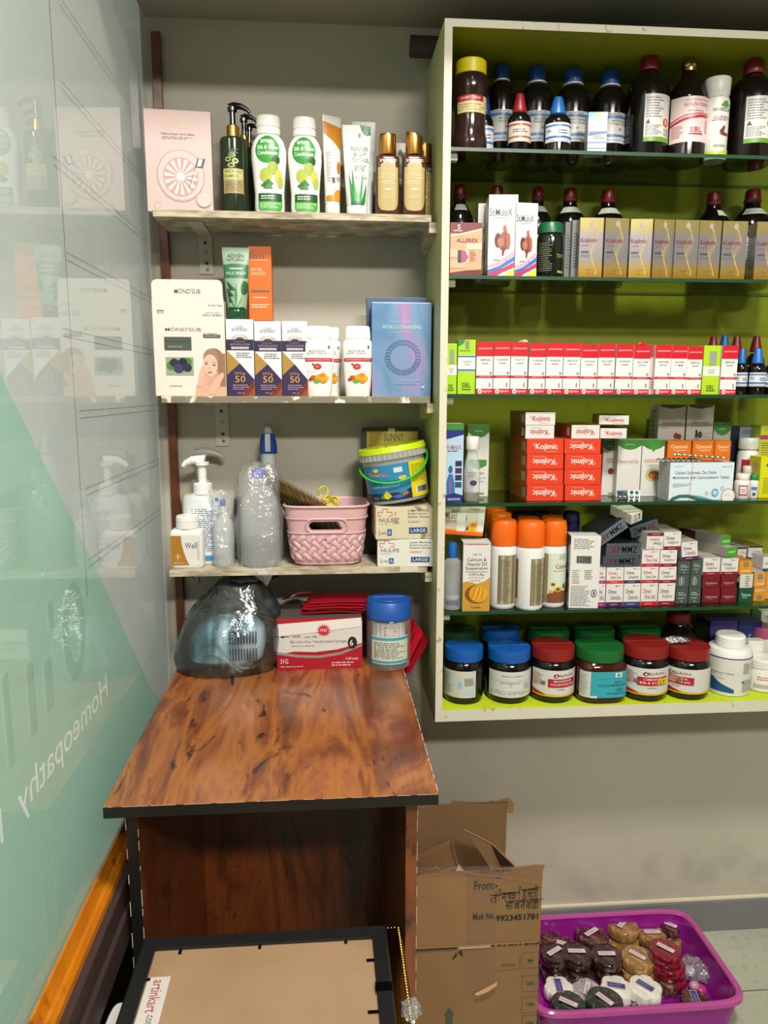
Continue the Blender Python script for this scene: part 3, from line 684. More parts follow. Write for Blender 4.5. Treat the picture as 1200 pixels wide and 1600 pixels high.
# ================================================================== things on the middle plywood shelf
face = [('p', [(.56, .0), (.58, .12), (.66, .2), (.78, .24), (.95, .22), (.998, .1), (.998, 0)], '#cfa590'), ('e', .84, .36, .15, .145, '#8d6f56'), ('e', .80, .40, .11, .10, '#9a7a5e'), ('p', [(.92, .1), (.998, .1), (.998, .45), (.90, .44)], '#8d6f56'),
        ('p', [(.74, .12), (.86, .12), (.90, .26), (.74, .26)], '#c99c86'), ('e', .785, .325, .105, .115, '#dcb49e'), ('l', [(.70, .358), (.755, .366)], .0008, '#6d4f3c'), ('l', [(.81, .358), (.87, .352)], .0008, '#6d4f3c'),
        ('e', .73, .342, .022, .008, '#4b4440'), ('e', .84, .328, .022, .008, '#4b4440'), ('l', [(.775, .33), (.765, .285), (.785, .28)], .0006, '#b98a74'), ('e', .775, .25, .035, .010, '#b5625a'),
        ('p', [(.60, .10), (.66, .10), (.72, .24), (.70, .31), (.66, .31), (.62, .22)], '#d5ab95'), ('p', [(.76, .02), (.84, .02), (.98, .22), (.96, .25), (.92, .24), (.80, .13)], '#d5ab95')]
F = [('t', "MÖND'SUB", .42, .70, .50, .042, '#7a3a4c'), ('r', .07, .862, .16, .895, '#55524e'), ('r', .08, .867, .15, .882, '#ddd6ce'), ('t', 'PERFECT MOMENT', .84, .845, .28, .02, '#6a6460'), ('t', 'FOR ALL SKIN', .84, .872, .2, .014, '#6a6460'), ('t', 'A Pari Day', .88, .945, .2, .025, '#3a5a80'),
     ('r', .15, .48, .53, .62, '#49524a'), ('t', 'Blueberry Repairing', .34, .57, .32, .018, '#20241f'), ('g', .2, .5, .48, .54, 1, '#7d8880'), ('r', .16, .22, .55, .41, '#8ea08c'), ('e', .24, .32, .07, .05, '#4c7a3a'), ('e', .46, .36, .07, .04, '#4c7a3a'), ('e', .28, .35, .065, .045, '#2a2840'), ('e', .40, .36, .06, .042, '#1f1d33'), ('e', .34, .29, .075, .05, '#3b3a58'), ('e', .46, .30, .065, .045, '#2a2840'),
     ('t', 'BLUEBERRY', .80, .655, .2, .014, '#6a6460'), ('r', .70, .615, .94, .645, '#2f3b30'), ('t', 'NATURAL EXTRACT', .82, .63, .2, .014, '#ddd6ce'), ('g', .2, .10, .42, .12, 1, '#9a948c')]+face
z0 = S2
o = cpx('blueberry_cream_box', 'large white hanging carton with blueberries and a smiling woman, left end of the middle shelf', 'box', 240, 352, 469, S2, -.130, .030, '#ddd5cd', F=F)
h0 = at(296, 469, -.130).z-S2; wd = (at(352, 540, -.13).x-at(240, 540, -.13).x)
s = MB(); vs = []; rr = .008; hh = at(296, 437, -.130).z-S2-h0
out = [(-wd/2+.001, 0), (wd/2-.001, 0), (wd/2-.002, hh-rr), (wd/2-.005, hh-.002), (wd/2-rr-.003, hh), (-wd/2+rr+.002, hh), (-wd/2+.004, hh-.002), (-wd/2+.001, hh-rr)]
n = len(out); s.add([(x, y, h0+z) for y in (0, .0008) for x, z in out], [tuple(range(n-1, -1, -1)), tuple(range(n, 2*n))]+[(i, (i+1) % n, n+(i+1) % n, n+i) for i in range(n)], '#ddd5cd')
s.art([('t', "MÖND'SUB", .5, .45, .36, .28, '#4e4a48')], lambda u, v, d: (-wd/2+u*wd, -d, h0+v*hh), wd, hh)
s.build('hanging_flap', o)

sun = [('r', 0, .60, 1, .74, '#2a2440'), ('t', 'LDD', .5, .90, .3, .03, '#5a6f80'), ('t', 'BIOSCIENCE', .5, .865, .56, .035, '#3f5a70'), ('e', .5, .735, .17, .035, '#5a452e'), ('r', 0, .60, 1, .74, '#2a2440'), ('t', 'ANTI-POLLUTION', .5, .675, .72, .025, '#b98ca0'), ('t', 'UV PROTECT', .48, .71, .4, .015, '#9a8aa8'), ('r', .18, .615, .82, .645, '#c9c6cf'), ('t', 'SUNSCREEN CREAM', .5, .63, .56, .016, '#3a3450'),
       ('p', [(0, .60), (.48, .43), (0, .28)], '#a5813c'), ('p', [(0, .28), (.48, .43), (1, .22), (1, 0), (0, 0)], '#33244a'), ('p', [(1, .22), (1, 0), (.45, 0)], '#6d2a22'), ('p', [(1, .12), (1, 0), (.7, 0)], '#8a4420'),
       ('g', .35, .50, .95, .58, 3, '#7a7680'), ('t', 'SPF', .42, .30, .3, .035, '#a5813c'), ('t', '50', .48, .225, .38, .085, '#c0984e'), ('t', '+', .62, .29, .1, .04, '#c0984e'), ('g', .2, .08, .85, .16, 3, '#a88a96'), ('t', '50 g', .5, .04, .25, .02, '#c8b0b8')]
for k in range(11):
    a = math.pi*(k+.5)/11; sun.append(('l', [(.5+.20*math.cos(a), .745+.040*math.sin(a)), (.5+.31*math.cos(a), .745+.066*math.sin(a))], .0006, '#5a452e'))
for px0, px1, t_, lb in ((354, 397, 499, 'white and purple sunscreen carton touching the blueberry carton'), (398, 440, 502, 'white and purple sunscreen carton between the other two'), (441, 481, 502, 'white and purple sunscreen carton nearest the white lotion bottles')):
    cpx('sunscreen_carton', lb, 'box', px0, px1, t_, S2, -.125, .036, '#e2e2e2', F=sun, group='sunscreen cartons')
zt = at(376, 499, -.125).z+.0012
tube_item(348, 391, 387, zt, -.100, 'green face wash tube standing on top of the sunscreen cartons', '#8aa68c', 'g#174a2c',
    [('t', 'ADVEN', .5, .865, .62, .06, '#3a4a3c'), ('t', 'NATURALS', .5, .80, .70, .045, '#3a4a3c'), ('r', .22, .70, .8, .735, '#2a6a42'), ('r', .26, .64, .78, .665, '#a8b8a8'), ('t', 'FACE WASH', .5, .575, .80, .05, '#c8dccb'),
     ('p', [(.5, .02), (.42, .22), (.5, .4), (.56, .22)], '#2f7a3a'), ('p', [(.48, .02), (.2, .16), (.34, .05)], '#35803f'), ('p', [(.52, .02), (.8, .2), (.66, .05)], '#35803f'), ('p', [(.1, .45), (.5, .3), (.2, .3)], '#20502c'), ('p', [(.08, .34), (.4, .2), (.14, .2)], '#20502c'), ('p', [(.12, .24), (.34, .1), (.16, .1)], '#20502c'), ('e', .88, .34, .16, .11, '#235a30'), ('r', .05, .0, .95, .02, '#174a2c')],
    capk=.68, T=.030, capt=.15, bgs=[(0, 1, .50, .72, '#2f6b43', .0004)])
cpx('argan_oil_carton', 'bright orange hair oil carton standing behind the green face wash tube', 'box', 388, 425, 385, zt, -.090, .035, '#d2661e', RR=[],
    F=[('t', 'ion', .38, .865, .6, .07, '#5a5a52'), ('g', .1, .81, .9, .83, 1, '#e6c8a8'), ('t', 'AN OIL', .36, .69, .52, .04, '#ead0b8'), ('t', 'OROCCO', .42, .635, .62, .04, '#ead0b8'), ('r', .1, .385, .9, .415, '#7a5a48'), ('g', .2, .30, .85, .33, 1, '#f0d8c0'), ('g', .1, .17, .9, .23, 2, '#f0d8c0')])
lot = [('t', 'ADVEN', .45, .80, .42, .045, '#8a8884'), ('t', 'NATURALS', .45, .755, .48, .03, '#8a8884'), ('r', .74, .85, .80, .91, '#2f7a4a'), ('r', .10, .60, .90, .665, '#b52030'), ('t', 'MOISTURIZING LOTION', .5, .632, .66, .022, '#eadada'), ('e', .47, .50, .10, .055, '#c0282e'), ('t', 'ABC', .47, .50, .1, .025, '#e8c8c0'), ('e', .36, .545, .03, .018, '#7a3a2a'), ('t', 'Honey, Almond, Saffron', .46, .40, .6, .018, '#b06a60'),
       ('e', .36, .28, .09, .05, '#c0531e'), ('e', .52, .29, .11, .065, '#dd9a22'), ('e', .68, .27, .10, .06, '#e0a828'), ('e', .60, .33, .08, .045, '#cf7d1c'), ('e', .45, .22, .09, .04, '#7d9a2e'), ('e', .62, .21, .08, .035, '#c88a1e'), ('e', .28, .25, .06, .03, '#a8322a')]
def lotion(px0, px1, pyt, Y, lb, a=lot):
    pr = [(0, .76), (.012, .80), (.2, .88), (.5, .97), (.68, 1), (.76, .97), (.805, .84), (.81, .82)]
    vessel('lotion_bottle', lb, 'bottle', px0, px1, pyt, S2, Y, [('bottle_body', pr, '#e6e5e2'), ('flip_cap', [(.812, .80), (.82, .84), (.90, .83), (.985, .78), (1, .70)], '#e8e8e6')], [(.06, .79, 78, None, a)] if a else [], sq=.5, group='white moisturising lotion bottles')
lotion(474, 522, 510, -.118, 'white lotion bottle with red band standing against the sunscreen cartons')
lotion(500, 534, 512, -.072, 'white lotion bottle half hidden behind the left lotion bottle')
lotion(535, 583, 510, -.118, 'white lotion bottle with red band beside the shiny blue box')
F = [('t', 'HYDRO THERAPY', .48, .80, .34, .014, '#a8c4cc'), ('t', 'WORLD CHANGING', .5, .745, .66, .04, '#9fd0b8'), ('t', 'FACIAL SHEET MASK', .48, .69, .32, .013, '#a8c4cc')]
for k in range(30):
    a = 2*math.pi*k/30; F.append(('o', .52+.26*math.cos(a), .42+.16*math.sin(a), .045, .026, .0008, '#41628c'))
F += [('g', .40, .13, .86, .18, 3, '#8aa8c8'), ('e', .86, .10, .03, .018, '#9ab4d0')]
cpx('facial_mask_box', 'shiny holographic blue box with ornate ring standing front right on the middle shelf', 'box', 581, 674, 473, S2, -.128, .030, M_HOLO, F=F)
cpx('facial_mask_box', 'dark blue box showing only its top and left edge behind the holographic one', 'box', 573, 666, 465, S2, -.088, .030, '#3f5878')

# ================================================================== things on the lowest plywood shelf
# supplement jar with rounded square body
art = [('r', .0, .02, .98, .98, '#d8d6d4'), ('p', [(0, .02), (.60, .02), (.50, .2), (.42, .45), (.36, .7), (.34, .98), (0, .98)], '#a3722a'), ('t', 'Well', .66, .66, .38, .19, '#2c3a50'), ('e', .22, .36, .025, .025, '#e0d2b0'), ('l', [(.22, .34), (.22, .2)], .0012, '#e0d2b0'), ('l', [(.14, .32), (.22, .27), (.30, .32)], .0010, '#e0d2b0'), ('t', 'Spirulina', .26, .10, .34, .06, '#dccb9c'), ('g', .86, .2, .95, .8, 8, '#9a9a9c')]
r_, H, Rr, rad = vessel('supplement_jar', 'squat white and ochre supplement jar at the left end of the lowest plywood shelf', 'jar', 268, 320, 805, S3, -.112,
    [('jar_body', [(0, .92), (.02, .98), (.05, 1), (.66, 1), (.71, .96), (.745, .8), (.75, .62)], '#dedcd8', {'n': 6, 'sq': .72}), ('screw_cap', [(.752, .64), (.76, .68), (.86, .68), (.865, .66), (.88, .66), (.885, .68), (.98, .66), (1, .60)], '#e2e0dc', {'n': 2, 'sq': 1})], H=None)
s = MB(); s.art(art, lambda u, v, d: (-Rr*.90+u*Rr*1.8, -Rr*.72-d, H*.05+v*H*.60), Rr*1.8, H*.6); s.build('paper_label', r_)
lab = [(.04, .685, 80, '#cfd9e0', [('r', 0, .80, 1, 1, '#3f86b8'), ('p', [(0, .80), (.3, .86), (.55, .92), (.8, .96), (1, .97), (1, .6), (0, .6)], '#dde4e8'), ('e', .80, .90, .05, .03, '#2b4a78'), ('g', .2, .14, .8, .78, 22, '#6a7078'), ('r', 0, 0, 1, .08, '#4a86ae')])]
pump(287, 350, 716, S3, -.082, 'tall white lotion pump bottle with blue mountain label behind the supplement jar', None, '#d6d8d8', '#e2e2de', '#e2e2de', lab, sqd=.7, nozzle=-.75, bt=.66)
pump(285, 345, 704, S3, -.030, 'white pump bottle at the wall behind the lotion pump bottle', None, '#b8b48a', '#b5b2aa', '#aaa79e', [], sqd=.6, nozzle=1, bt=.62)
def crinkle(name, lab, secs, key, seed, amp, loc, cat='bag', n=2.4, seg=44):
    s = MB().loft(secs, key, n=n, seg=seg, cap=(0, 0))
    s.v = [tuple(Vector(v)+Vector(noise.noise_vector(Vector(v)*55+Vector((seed, 0, 0)))*amp)+Vector(noise.noise_vector(Vector(v)*140+Vector((seed, 9, 0)))*amp*.45)) for v in s.v]
    return tag(s.build(name, None, loc), lab, cat)
# small and large clear bottles, each in its own clear wrap
def clear_bottle(px0, px1, pyt, Y, capc, lab, fill, capw, pr, body, H=None):
    r_, H, Rr, rad = vessel('clear_bottle', lab, 'bottle', px0, px1, pyt, S3, Y, [('bottle_body', pr, body), ('cap', [(.905, capw), (.91, capw*1.08), (.985, capw*1.02), (1, capw*.8)], capc)])
    if fill: MB().loft([(.004, Rr*.93, Rr*.93), (H*fill, Rr*.95, Rr*.95)], filmmat('water', '#c4d0d6', rough=.03, ior=1.33)).build('liquid', r_)
    return r_, H, Rr
r_, H, Rr = clear_bottle(333, 366, 780, -.112, '#3558b8', 'small milky bottle with blue stopper inside clear wrap beside the lotion pump', 0, .24, [(0, .90), (.02, 1), (.60, 1), (.68, .86), (.72, .5), (.75, .42), (.80, .42), (.81, .55), (.83, .42), (.90, .30)], M_MILKY)
x0 = r_.location.x
crinkle('plastic_wrap', 'thin clear wrap around the small milky bottle, twisted open at its top', [(.002, Rr*1.05, Rr*1.05), (.03, Rr*1.12, Rr*1.12), (H*.62, Rr*1.1, Rr*1.1), (H*.8, Rr*.95, Rr*.8), (H*.95, Rr*1.0, Rr*.7), (H*1.1, Rr*1.3, Rr*.9), (H*1.14, Rr*1.0, Rr*.6)], M_CLEAR, 2, .0055, (x0, -.112, S3+.001))
r_, H, Rr = clear_bottle(375, 437, 732, -.108, '#3a4fae', 'large clear bottle of water with blue cap inside clear wrap, lowest plywood shelf', .27, .36, [(0, .86), (.02, .98), (.05, 1), (.60, .98), (.70, .90), (.78, .62), (.82, .42), (.90, .38)], M_CLEARB)
x0 = r_.location.x
crinkle('plastic_wrap', 'crinkled clear bag around the large water bottle with its tail hanging over the shelf', [(.003, Rr*1.02, Rr*1.02), (.02, Rr*1.12, Rr*1.1), (H*.45, Rr*1.10, Rr*1.1), (H*.66, Rr*1.13, Rr*1.1), (H*.82, Rr*1.15, Rr*1.0), (H*.95, Rr*1.05, Rr*.8), (H*1.03, Rr*.8, Rr*.55), (H*1.07, Rr*.35, Rr*.25)], M_CLEAR, 5, .008, (x0, -.108, S3+.001))
s = MB(); s.add([(x0+a, -.151+b, S3+c) for a, b, c in ((-.012, .004, .004), (.028, .004, .003), (.026, -.001, -.012), (.014, -.002, -.034), (.006, -.001, -.024), (-.008, 0, -.014), (.02, -.005, -.006), (.002, -.005, -.008), (.012, -.006, -.016))], [(0, 7, 6, 1), (1, 6, 2), (0, 5, 7), (5, 4, 8, 7), (7, 8, 6), (6, 8, 2), (2, 8, 3), (4, 3, 8)], M_CLEAR)
tag(s.build('plastic_scrap'), 'twisted end of clear plastic hanging over the front of the lowest shelf', 'plastic scrap')
# spray bottle at the back
r_, H, Rr, rad = vessel('spray_bottle', 'teal spray bottle with clear and blue shrouded top standing at the back wall', 'bottle', 404, 438, 663, S3, -.040, [('bottle_body', [(0, .95), (.01, 1), (.56, 1), (.62, .85), (.66, .66), (.70, .62)], filmmat('teal_liquid_bottle', '#5fa6a8', rough=.08, milk=.35)), ('neck', [(.70, .62), (.71, .70), (.78, .70), (.785, .64)], '#b8bcb8'),
    ('spray_head', [(.785, .80), (.80, .84), (.86, .78), (.92, .60), (.93, .45)], 'g#123f8c', {'sq': .8}), ('nozzle', [(.93, .36), (.94, .40), (.985, .40), (1, .34)], '#8a8e90')])
MB().box(-Rr*.25, Rr*.25, -Rr*.72, -Rr*.60, H*.80, H*.93, '#b6bcc4', .001).build('trigger_strip', r_)
cpx('dark_carton', 'dark carton almost hidden between the wrapped bottles', 'box', 366, 378, 780, S3, -.06, .04, '#3a3a40')

# ---- pink woven basket
bxc = at(510, 800, -.100).x; bw = (at(577, 800, -.12).x-at(443, 800, -.12).x)/2; bh = at(510, 792, -.142).z-S3
root = tag(empty('woven_basket', (bxc, -.083, S3+.0003)), 'dusty pink woven plastic basket with slot handle on the lowest plywood shelf', 'basket')
PINK = '#cfa6aa'; NE = 4.6
def bsec(z, k=0):   # half sizes of the basket at height z
    t = z/bh; a = .82+.18*min(1, t*1.05) if t > .12 else .70+.12*math.sqrt(max(0, t)/.12)+.0216*t/.12
    a = min(a, 1.0); return (bw*a*.985-k, .064*a-k)
zs = [0, .003, .008, .014, .03, .05, .07, .085, bh*.80, bh*.86, bh*.93, bh]
s = MB(); outer = [(z, *bsec(z)) for z in zs]; inner = [(z, *bsec(max(z, .012), .0028)) for z in [bh, bh*.8, bh*.5, .014, .0035]]
s.loft(outer+inner, PINK, n=NE, seg=64, smooth=True)
bo = s.build('basket_shell', root)
# slot handle through front and back walls
def stadium(hx, hz, n=10):
    pts = []
    for k in range(n+1): a = -math.pi/2+math.pi*k/n; pts.append((hx-hz+hz*math.cos(a), hz*math.sin(a)))
    for k in range(n+1): a = math.pi/2+math.pi*k/n; pts.append((-(hx-hz)+hz*math.cos(a), hz*math.sin(a)))
    return pts
hz0 = at(510, 822, -.145).z-S3
c_ = MB(); st = stadium(.0335, .0080); n = len(st)
c_.add([(x, y, hz0+z) for y in (-.2, .2) for x, z in st], [tuple(range(n)), tuple(range(2*n-1, n-1, -1))]+[(i+n, (i+1) % n+n, (i+1) % n, i) for i in range(n)], PINK)
co_ = c_.build('cutter', root)
md = bo.modifiers.new('b', 'BOOLEAN'); md.operation = 'DIFFERENCE'; md.object = co_; md.solver = 'EXACT'
dg = bpy.context.evaluated_depsgraph_get(); me2 = bpy.data.meshes.new_from_object(bo.evaluated_get(dg)); bo.modifiers.clear(); bo.data = me2
bpy.data.objects.remove(co_)
def yfront(x, z):
    hx, hy = bsec(z); q = min(.999, abs(x)/hx); return -hy*(1-q**NE)**(1/NE)
s = MB(); s.tube([(x, yfront(x, hz0+z)-.0008, hz0+z) for x, z in stadium(.0395, .0136, 12)], .0022, PINK, 8, True); s.build('handle_rim', root)
s = MB()
for zz, rr in ((bh, .0026), (bh*.80, .0012), (bh*.56, .0012)):
    hx, hy = bsec(zz); P = []
    for k in range(96):
        t = 2*math.pi*k/96; c, d = math.cos(t), math.sin(t); P.append(((hx+.001)*math.copysign(abs(c)**(2/NE), c), (hy+.001)*math.copysign(abs(d)**(2/NE), d), zz))
    s.tube(P, rr, PINK, 8, True)
s.build('rim', root)
# woven band: crossing pillows laid round the body
def bpos(sfrac, z, d):
    hx, hy = bsec(z); t = sfrac
    # walk the superellipse by arc length on a fixed table
    i = t*len(ARC); k = int(i) % len(ARC); f = i-int(i); a = ARC[k]; b = ARC[(k+1) % len(ARC)]
    x = a[0]+(b[0]-a[0])*f; y = a[1]+(b[1]-a[1])*f; nx, ny = a[2]+(b[2]-a[2])*f, a[3]+(b[3]-a[3])*f
    return (x*hx+nx*d, y*hy+ny*d, z)
hx0, hy0 = bsec(.05); raw = []
for k in range(2000):
    t = 2*math.pi*k/2000; c, d = math.cos(t), math.sin(t); raw.append((math.copysign(abs(c)**(2/NE), c), math.copysign(abs(d)**(2/NE), d)))
L_ = [0]
for k in range(2000): a, b = raw[k], raw[(k+1) % 2000]; L_.append(L_[-1]+math.hypot((b[0]-a[0])*hx0, (b[1]-a[1])*hy0))
PER = L_[-1]; ARC = []; j = 0
for q in range(400):
    tgt = PER*q/400
    while L_[j+1] < tgt: j += 1
    x, y = raw[j]; nx = abs(x)**(NE-1)*math.copysign(1, x)/hx0; ny = abs(y)**(NE-1)*math.copysign(1, y)/hy0; l = math.hypot(nx, ny); ARC.append((x, y, nx/l, ny/l))
s = MB(); NX = 48; px_ = PER/NX; wz0, wz1 = .012, bh*.51; rows = 4; pz = (wz1-wz0)/rows
def pillow(cs, czz, ang, hl, hw):
    vs = []; N1, N2 = 7, 4; ca, sa = math.cos(ang), math.sin(ang)
    for i in range(N1+1):
        for k in range(N2+1):
            a = (i/N1-.5)*2; b = (k/N2-.5)*2; x = a*hl; y = b*hw; X = x*ca-y*sa; Z = x*sa+y*ca
            vs.append(bpos(((cs+X)/PER) % 1.0, min(max(czz+Z, .010), bh*.53), .0004+.0021*math.sqrt(max(0, (1-a**4)))*math.sqrt(max(0, 1-b**4))))
    s.add(vs, [(i*(N2+1)+k, (i+1)*(N2+1)+k, (i+1)*(N2+1)+k+1, i*(N2+1)+k+1) for i in range(N1) for k in range(N2)], PINK, True)
for i in range(NX):
    for k in range(rows):
        if (i+k) % 2: continue
        pillow(i*px_, wz0+(k+.5)*pz, math.radians(45 if k % 2 else -45), px_*1.08, px_*.52)
s.build('woven_band', root)
s = MB()
for i in range(NX):
    for k in range(rows+1):
        if (i+k) % 2 == 0: continue
        P = [bpos(((i*px_+.0011*math.cos(a))/PER) % 1, wz0+(k+.5)*pz+.0011*math.sin(a), .0030) for a in [2*math.pi*q/8 for q in range(8)]]
        if k < rows: s.add(P, [tuple(range(8))], 'k#2a1c1e')
s.build('weave_holes', root)

# ---- what the basket holds
fx0, fx1 = at(452, 790, -.10).x, at(535, 790, -.10).x
words = ['leftmost', 'second', 'third', 'fourth', 'fifth', 'sixth', 'seventh', 'eighth', 'ninth', 'tenth', 'eleventh', 'twelfth', 'thirteenth', 'fourteenth', 'fifteenth', 'sixteenth', 'seventeenth', 'rightmost']
for k in range(18):
    u = k/17; lean = R(-25-6*u); x = bxc-.040+.098*u; hgt = ((at(440, 738, -.10).z-S3-.018)*(1-u)+(at(528, 786, -.10).z-S3-.018)*u)/math.cos(lean)
    s = MB().box(-.0009, .0009, -.024, .024, 0, hgt*.80, '#0c0a08').box(-.0010, .0010, -.0243, .0243, hgt*.80, hgt, 'm#c2a04a')  .box(-.0004, .0004, -.0247, -.0238, 0, hgt, 'm#b8963e')
    tag(s.build('sachet', None, (x, -.088+.002*math.sin(k*2.1), S3+.018), (R(1.0*math.sin(k*1.7)), lean, R(1.2*math.sin(k*3.1)))), f'black sachet with gold edge fanned in the pink basket, {words[k]} from the left' if 0 < k < 17 else f'black sachet with gold edge fanned in the pink basket, {words[k]} one', 'sachet', 'black and gold sachets in the pink basket')
def zat(px, py, Y): return at(px, py, Y)
for px, py, rx, rz, lb, ry in ((505, 768, .0095, .010, 'yellow plastic ring standing upright behind the other yellow rings', 10), (512, 782, .013, .009, 'yellow plastic ring with knotted loops lying over the basket rim', 40), (523, 783, .009, .009, 'yellow plastic ring at the right of the bundle', -30), (517, 796, .011, .008, 'lowest yellow plastic ring, tucked just inside the basket', 0)):
    p = at(px, py, -.105); s = MB()
    s.tube([(rx*math.cos(a), .002*math.sin(2*a), rz*math.sin(a)) for a in [2*math.pi*q/24 for q in range(24)]], .0016, 'g#cfc22a', 8, True)
    if 'upright' not in lb:
        s.tube([(rx*.8*math.cos(a), .003+.002*math.cos(3*a), rz*.7*math.sin(a)) for a in [2*math.pi*q/20 for q in range(20)]], .0015, 'g#c4b422', 8, True)
        s.tube([(-rx*.6, 0, 0), (0, -.002, rz*.2), (rx*.6, 0, -rz*.1)], .0014, 'g#cfc22a', 8)
    tag(s.build('yellow_ring', None, p, (0, 0, R(ry))), lb, 'ring', 'yellow plastic rings in the basket')
carton('small_pink_carton', 'tiny pink and teal carton leaning at the left inside the basket', 'box', .024, .010, .05, '#c43a58', loc=(at(463, 800, -.125).x, -.130, S3+.050), F=[('r', .7, 0, 1, 1, '#3f9aa4'), ('e', .4, .85, .2, .06, '#4a2030')], rot=(0, R(3), 0))

# ---- glove boxes, tub and the box behind them
gl = [('t', 'NULIFE', .22, .60, .32, .13, '#3f4a62'), ('l', [(.10, .73), (.04, .73), (.04, .85), (.12, .85), (.12, .95), (.20, .95), (.20, .85), (.28, .85), (.28, .73), (.22, .73)], .0012, '#c0504a'), ('g', .06, .46, .26, .50, 1, '#8a909a'), ('g', .56, .50, .80, .58, 2, '#c0605a'), ('t', 'Latex Medical', .74, .90, .36, .07, '#5a6472'), ('t', 'Examination', .72, .80, .32, .06, '#5a6472'), ('t', 'Rubber Gloves', .74, .70, .36, .07, '#5a6472'),
      ('r', .58, .17, .90, .36, '#1f4478'), ('t', 'LARGE', .74, .265, .26, .11, '#d4dae4'), ('l', [(.06, .12), (.06, .32)], .0008, '#9a4a4a'), ('t', '100', .13, .2, .1, .07, '#5a6a8a'), ('r', .20, .12, .28, .32, '#35558a'), ('t', 'A', .24, .22, .05, .13, '#c8d4e4')]
glz = at(632, 842, -.148).z
g1 = carton('glove_box', 'clean white box of latex gloves at the bottom of the pair', 'box', (at(680, 865, -.15).x-at(590, 865, -.15).x), .105, glz-S3-.001, '#d6d4cc', F=gl, loc=(at(635, 865, -.15).x, -.150, S3+.0003), rot=(0, 0, R(-3)), group='glove boxes')
tag(MB().box(-.019, .017, -.0008, 0, -.011, .002, '#c4c2b4', .0004).build('tear_tab', g1, (.006, -.0006, 0)))
zt2 = at(630, 792, -.148).z
carton('glove_box', 'stained cream box of latex gloves stacked on the clean one', 'box', (at(677, 815, -.15).x-at(587, 815, -.15).x), .105, zt2-glz-.0005, m_paint('stained_white_card', '#c9bfa4', '#8f7d58', .60), F=gl, loc=(at(632, 815, -.15).x, -.150, glz+.0002), rot=(0, 0, R(2)), group='glove boxes')
cpx('gold_hair_colour_box', 'gold and black box standing behind the lime-lidded tub', 'box', 566, 653, 668, S3, -.030, .014, '#2e2a20', F=[('r', .08, .40, .99, .97, '#a48f3a'), ('p', [(.12, .97), (.36, .97), (.12, .74)], '#8a7018'), ('p', [(.40, .97), (.99, .97), (.99, .66), (.12, .62)], '#b3a24c'), ('t', 'SUNNY', .56, .925, .36, .06, '#3d3a2c'), ('r', .46, .96, .58, .995, '#c6bf9a'), ('p', [(.0, .0), (.10, .0), (.10, .4), (.0, .4)], '#141210')])
tR = (at(668, 745, -.09).x-at(570, 745, -.09).x)/2; tz = zt2+.0015; tH = .108
tub = tag(empty('toy_dough_tub', (at(622, 745, -.080).x+.001, -.094, tz+.006), (R(-2), R(-9), 0)), 'clear tub with lime green lid and bright green handle tilted on the glove boxes', 'tub')
pr = [(0, tR*.90), (.004, tR*.94), (tH*.78, tR*.99), (tH*.785, tR*1.06), (tH*.92, tR*1.08)]
MB().loft([(z, r, r) for z, r in pr], filmmat('tub_plastic', '#e2e6dc', rough=.12, milk=.45), seg=48).build('tub_wall', tub)
s = MB()
for k in range(40):
    a = 2*math.pi*k/40; s.box(-.0004, .0004, -tR*1.07, -tR*1.0, tH*.79, tH*.91, '#c9cdb8'); q = s.v[-24:]
    s.v[-24:] = [(x*math.cos(a)-y*math.sin(a), x*math.sin(a)+y*math.cos(a), z) for x, y, z in q]
s.build('rib_ring', tub)
MB().loft([(.003, tR*.86, tR*.86), (.03, tR*.93, tR*.93), (.062, tR*.93, tR*.93), (.070, tR*.80, tR*.80), (.074, tR*.5, tR*.5)], m_marble('pale_foam_beads', '#b5b79a', '#cfd1b4', '#dfe0c8', 300), seg=32).build('contents', tub)
s = MB().loft([(tH*.90, tR*1.06, tR*1.06), (tH*.905, tR*1.09, tR*1.09), (tH*1.0, tR*1.06, tR*1.06), (tH*1.01, tR*1.03, tR*1.03), (tH*1.005, tR*.98, tR*.98), (tH*.97, tR*.95, tR*.95), (tH*.968, .001, .001)], '#b9cf12', seg=48)
for a, b, r0 in ((0, -.015, .012), (-.018, .004, .007), (.02, .0, .007), (0, .015, .009)): s.loft([(tH*.968, r0, r0*.6), (tH*.985, r0*.9, r0*.5), (tH*.99, r0*.6, r0*.3)], '#b9cf12', cx=a, cy=b, seg=16)
s.build('lid', tub)
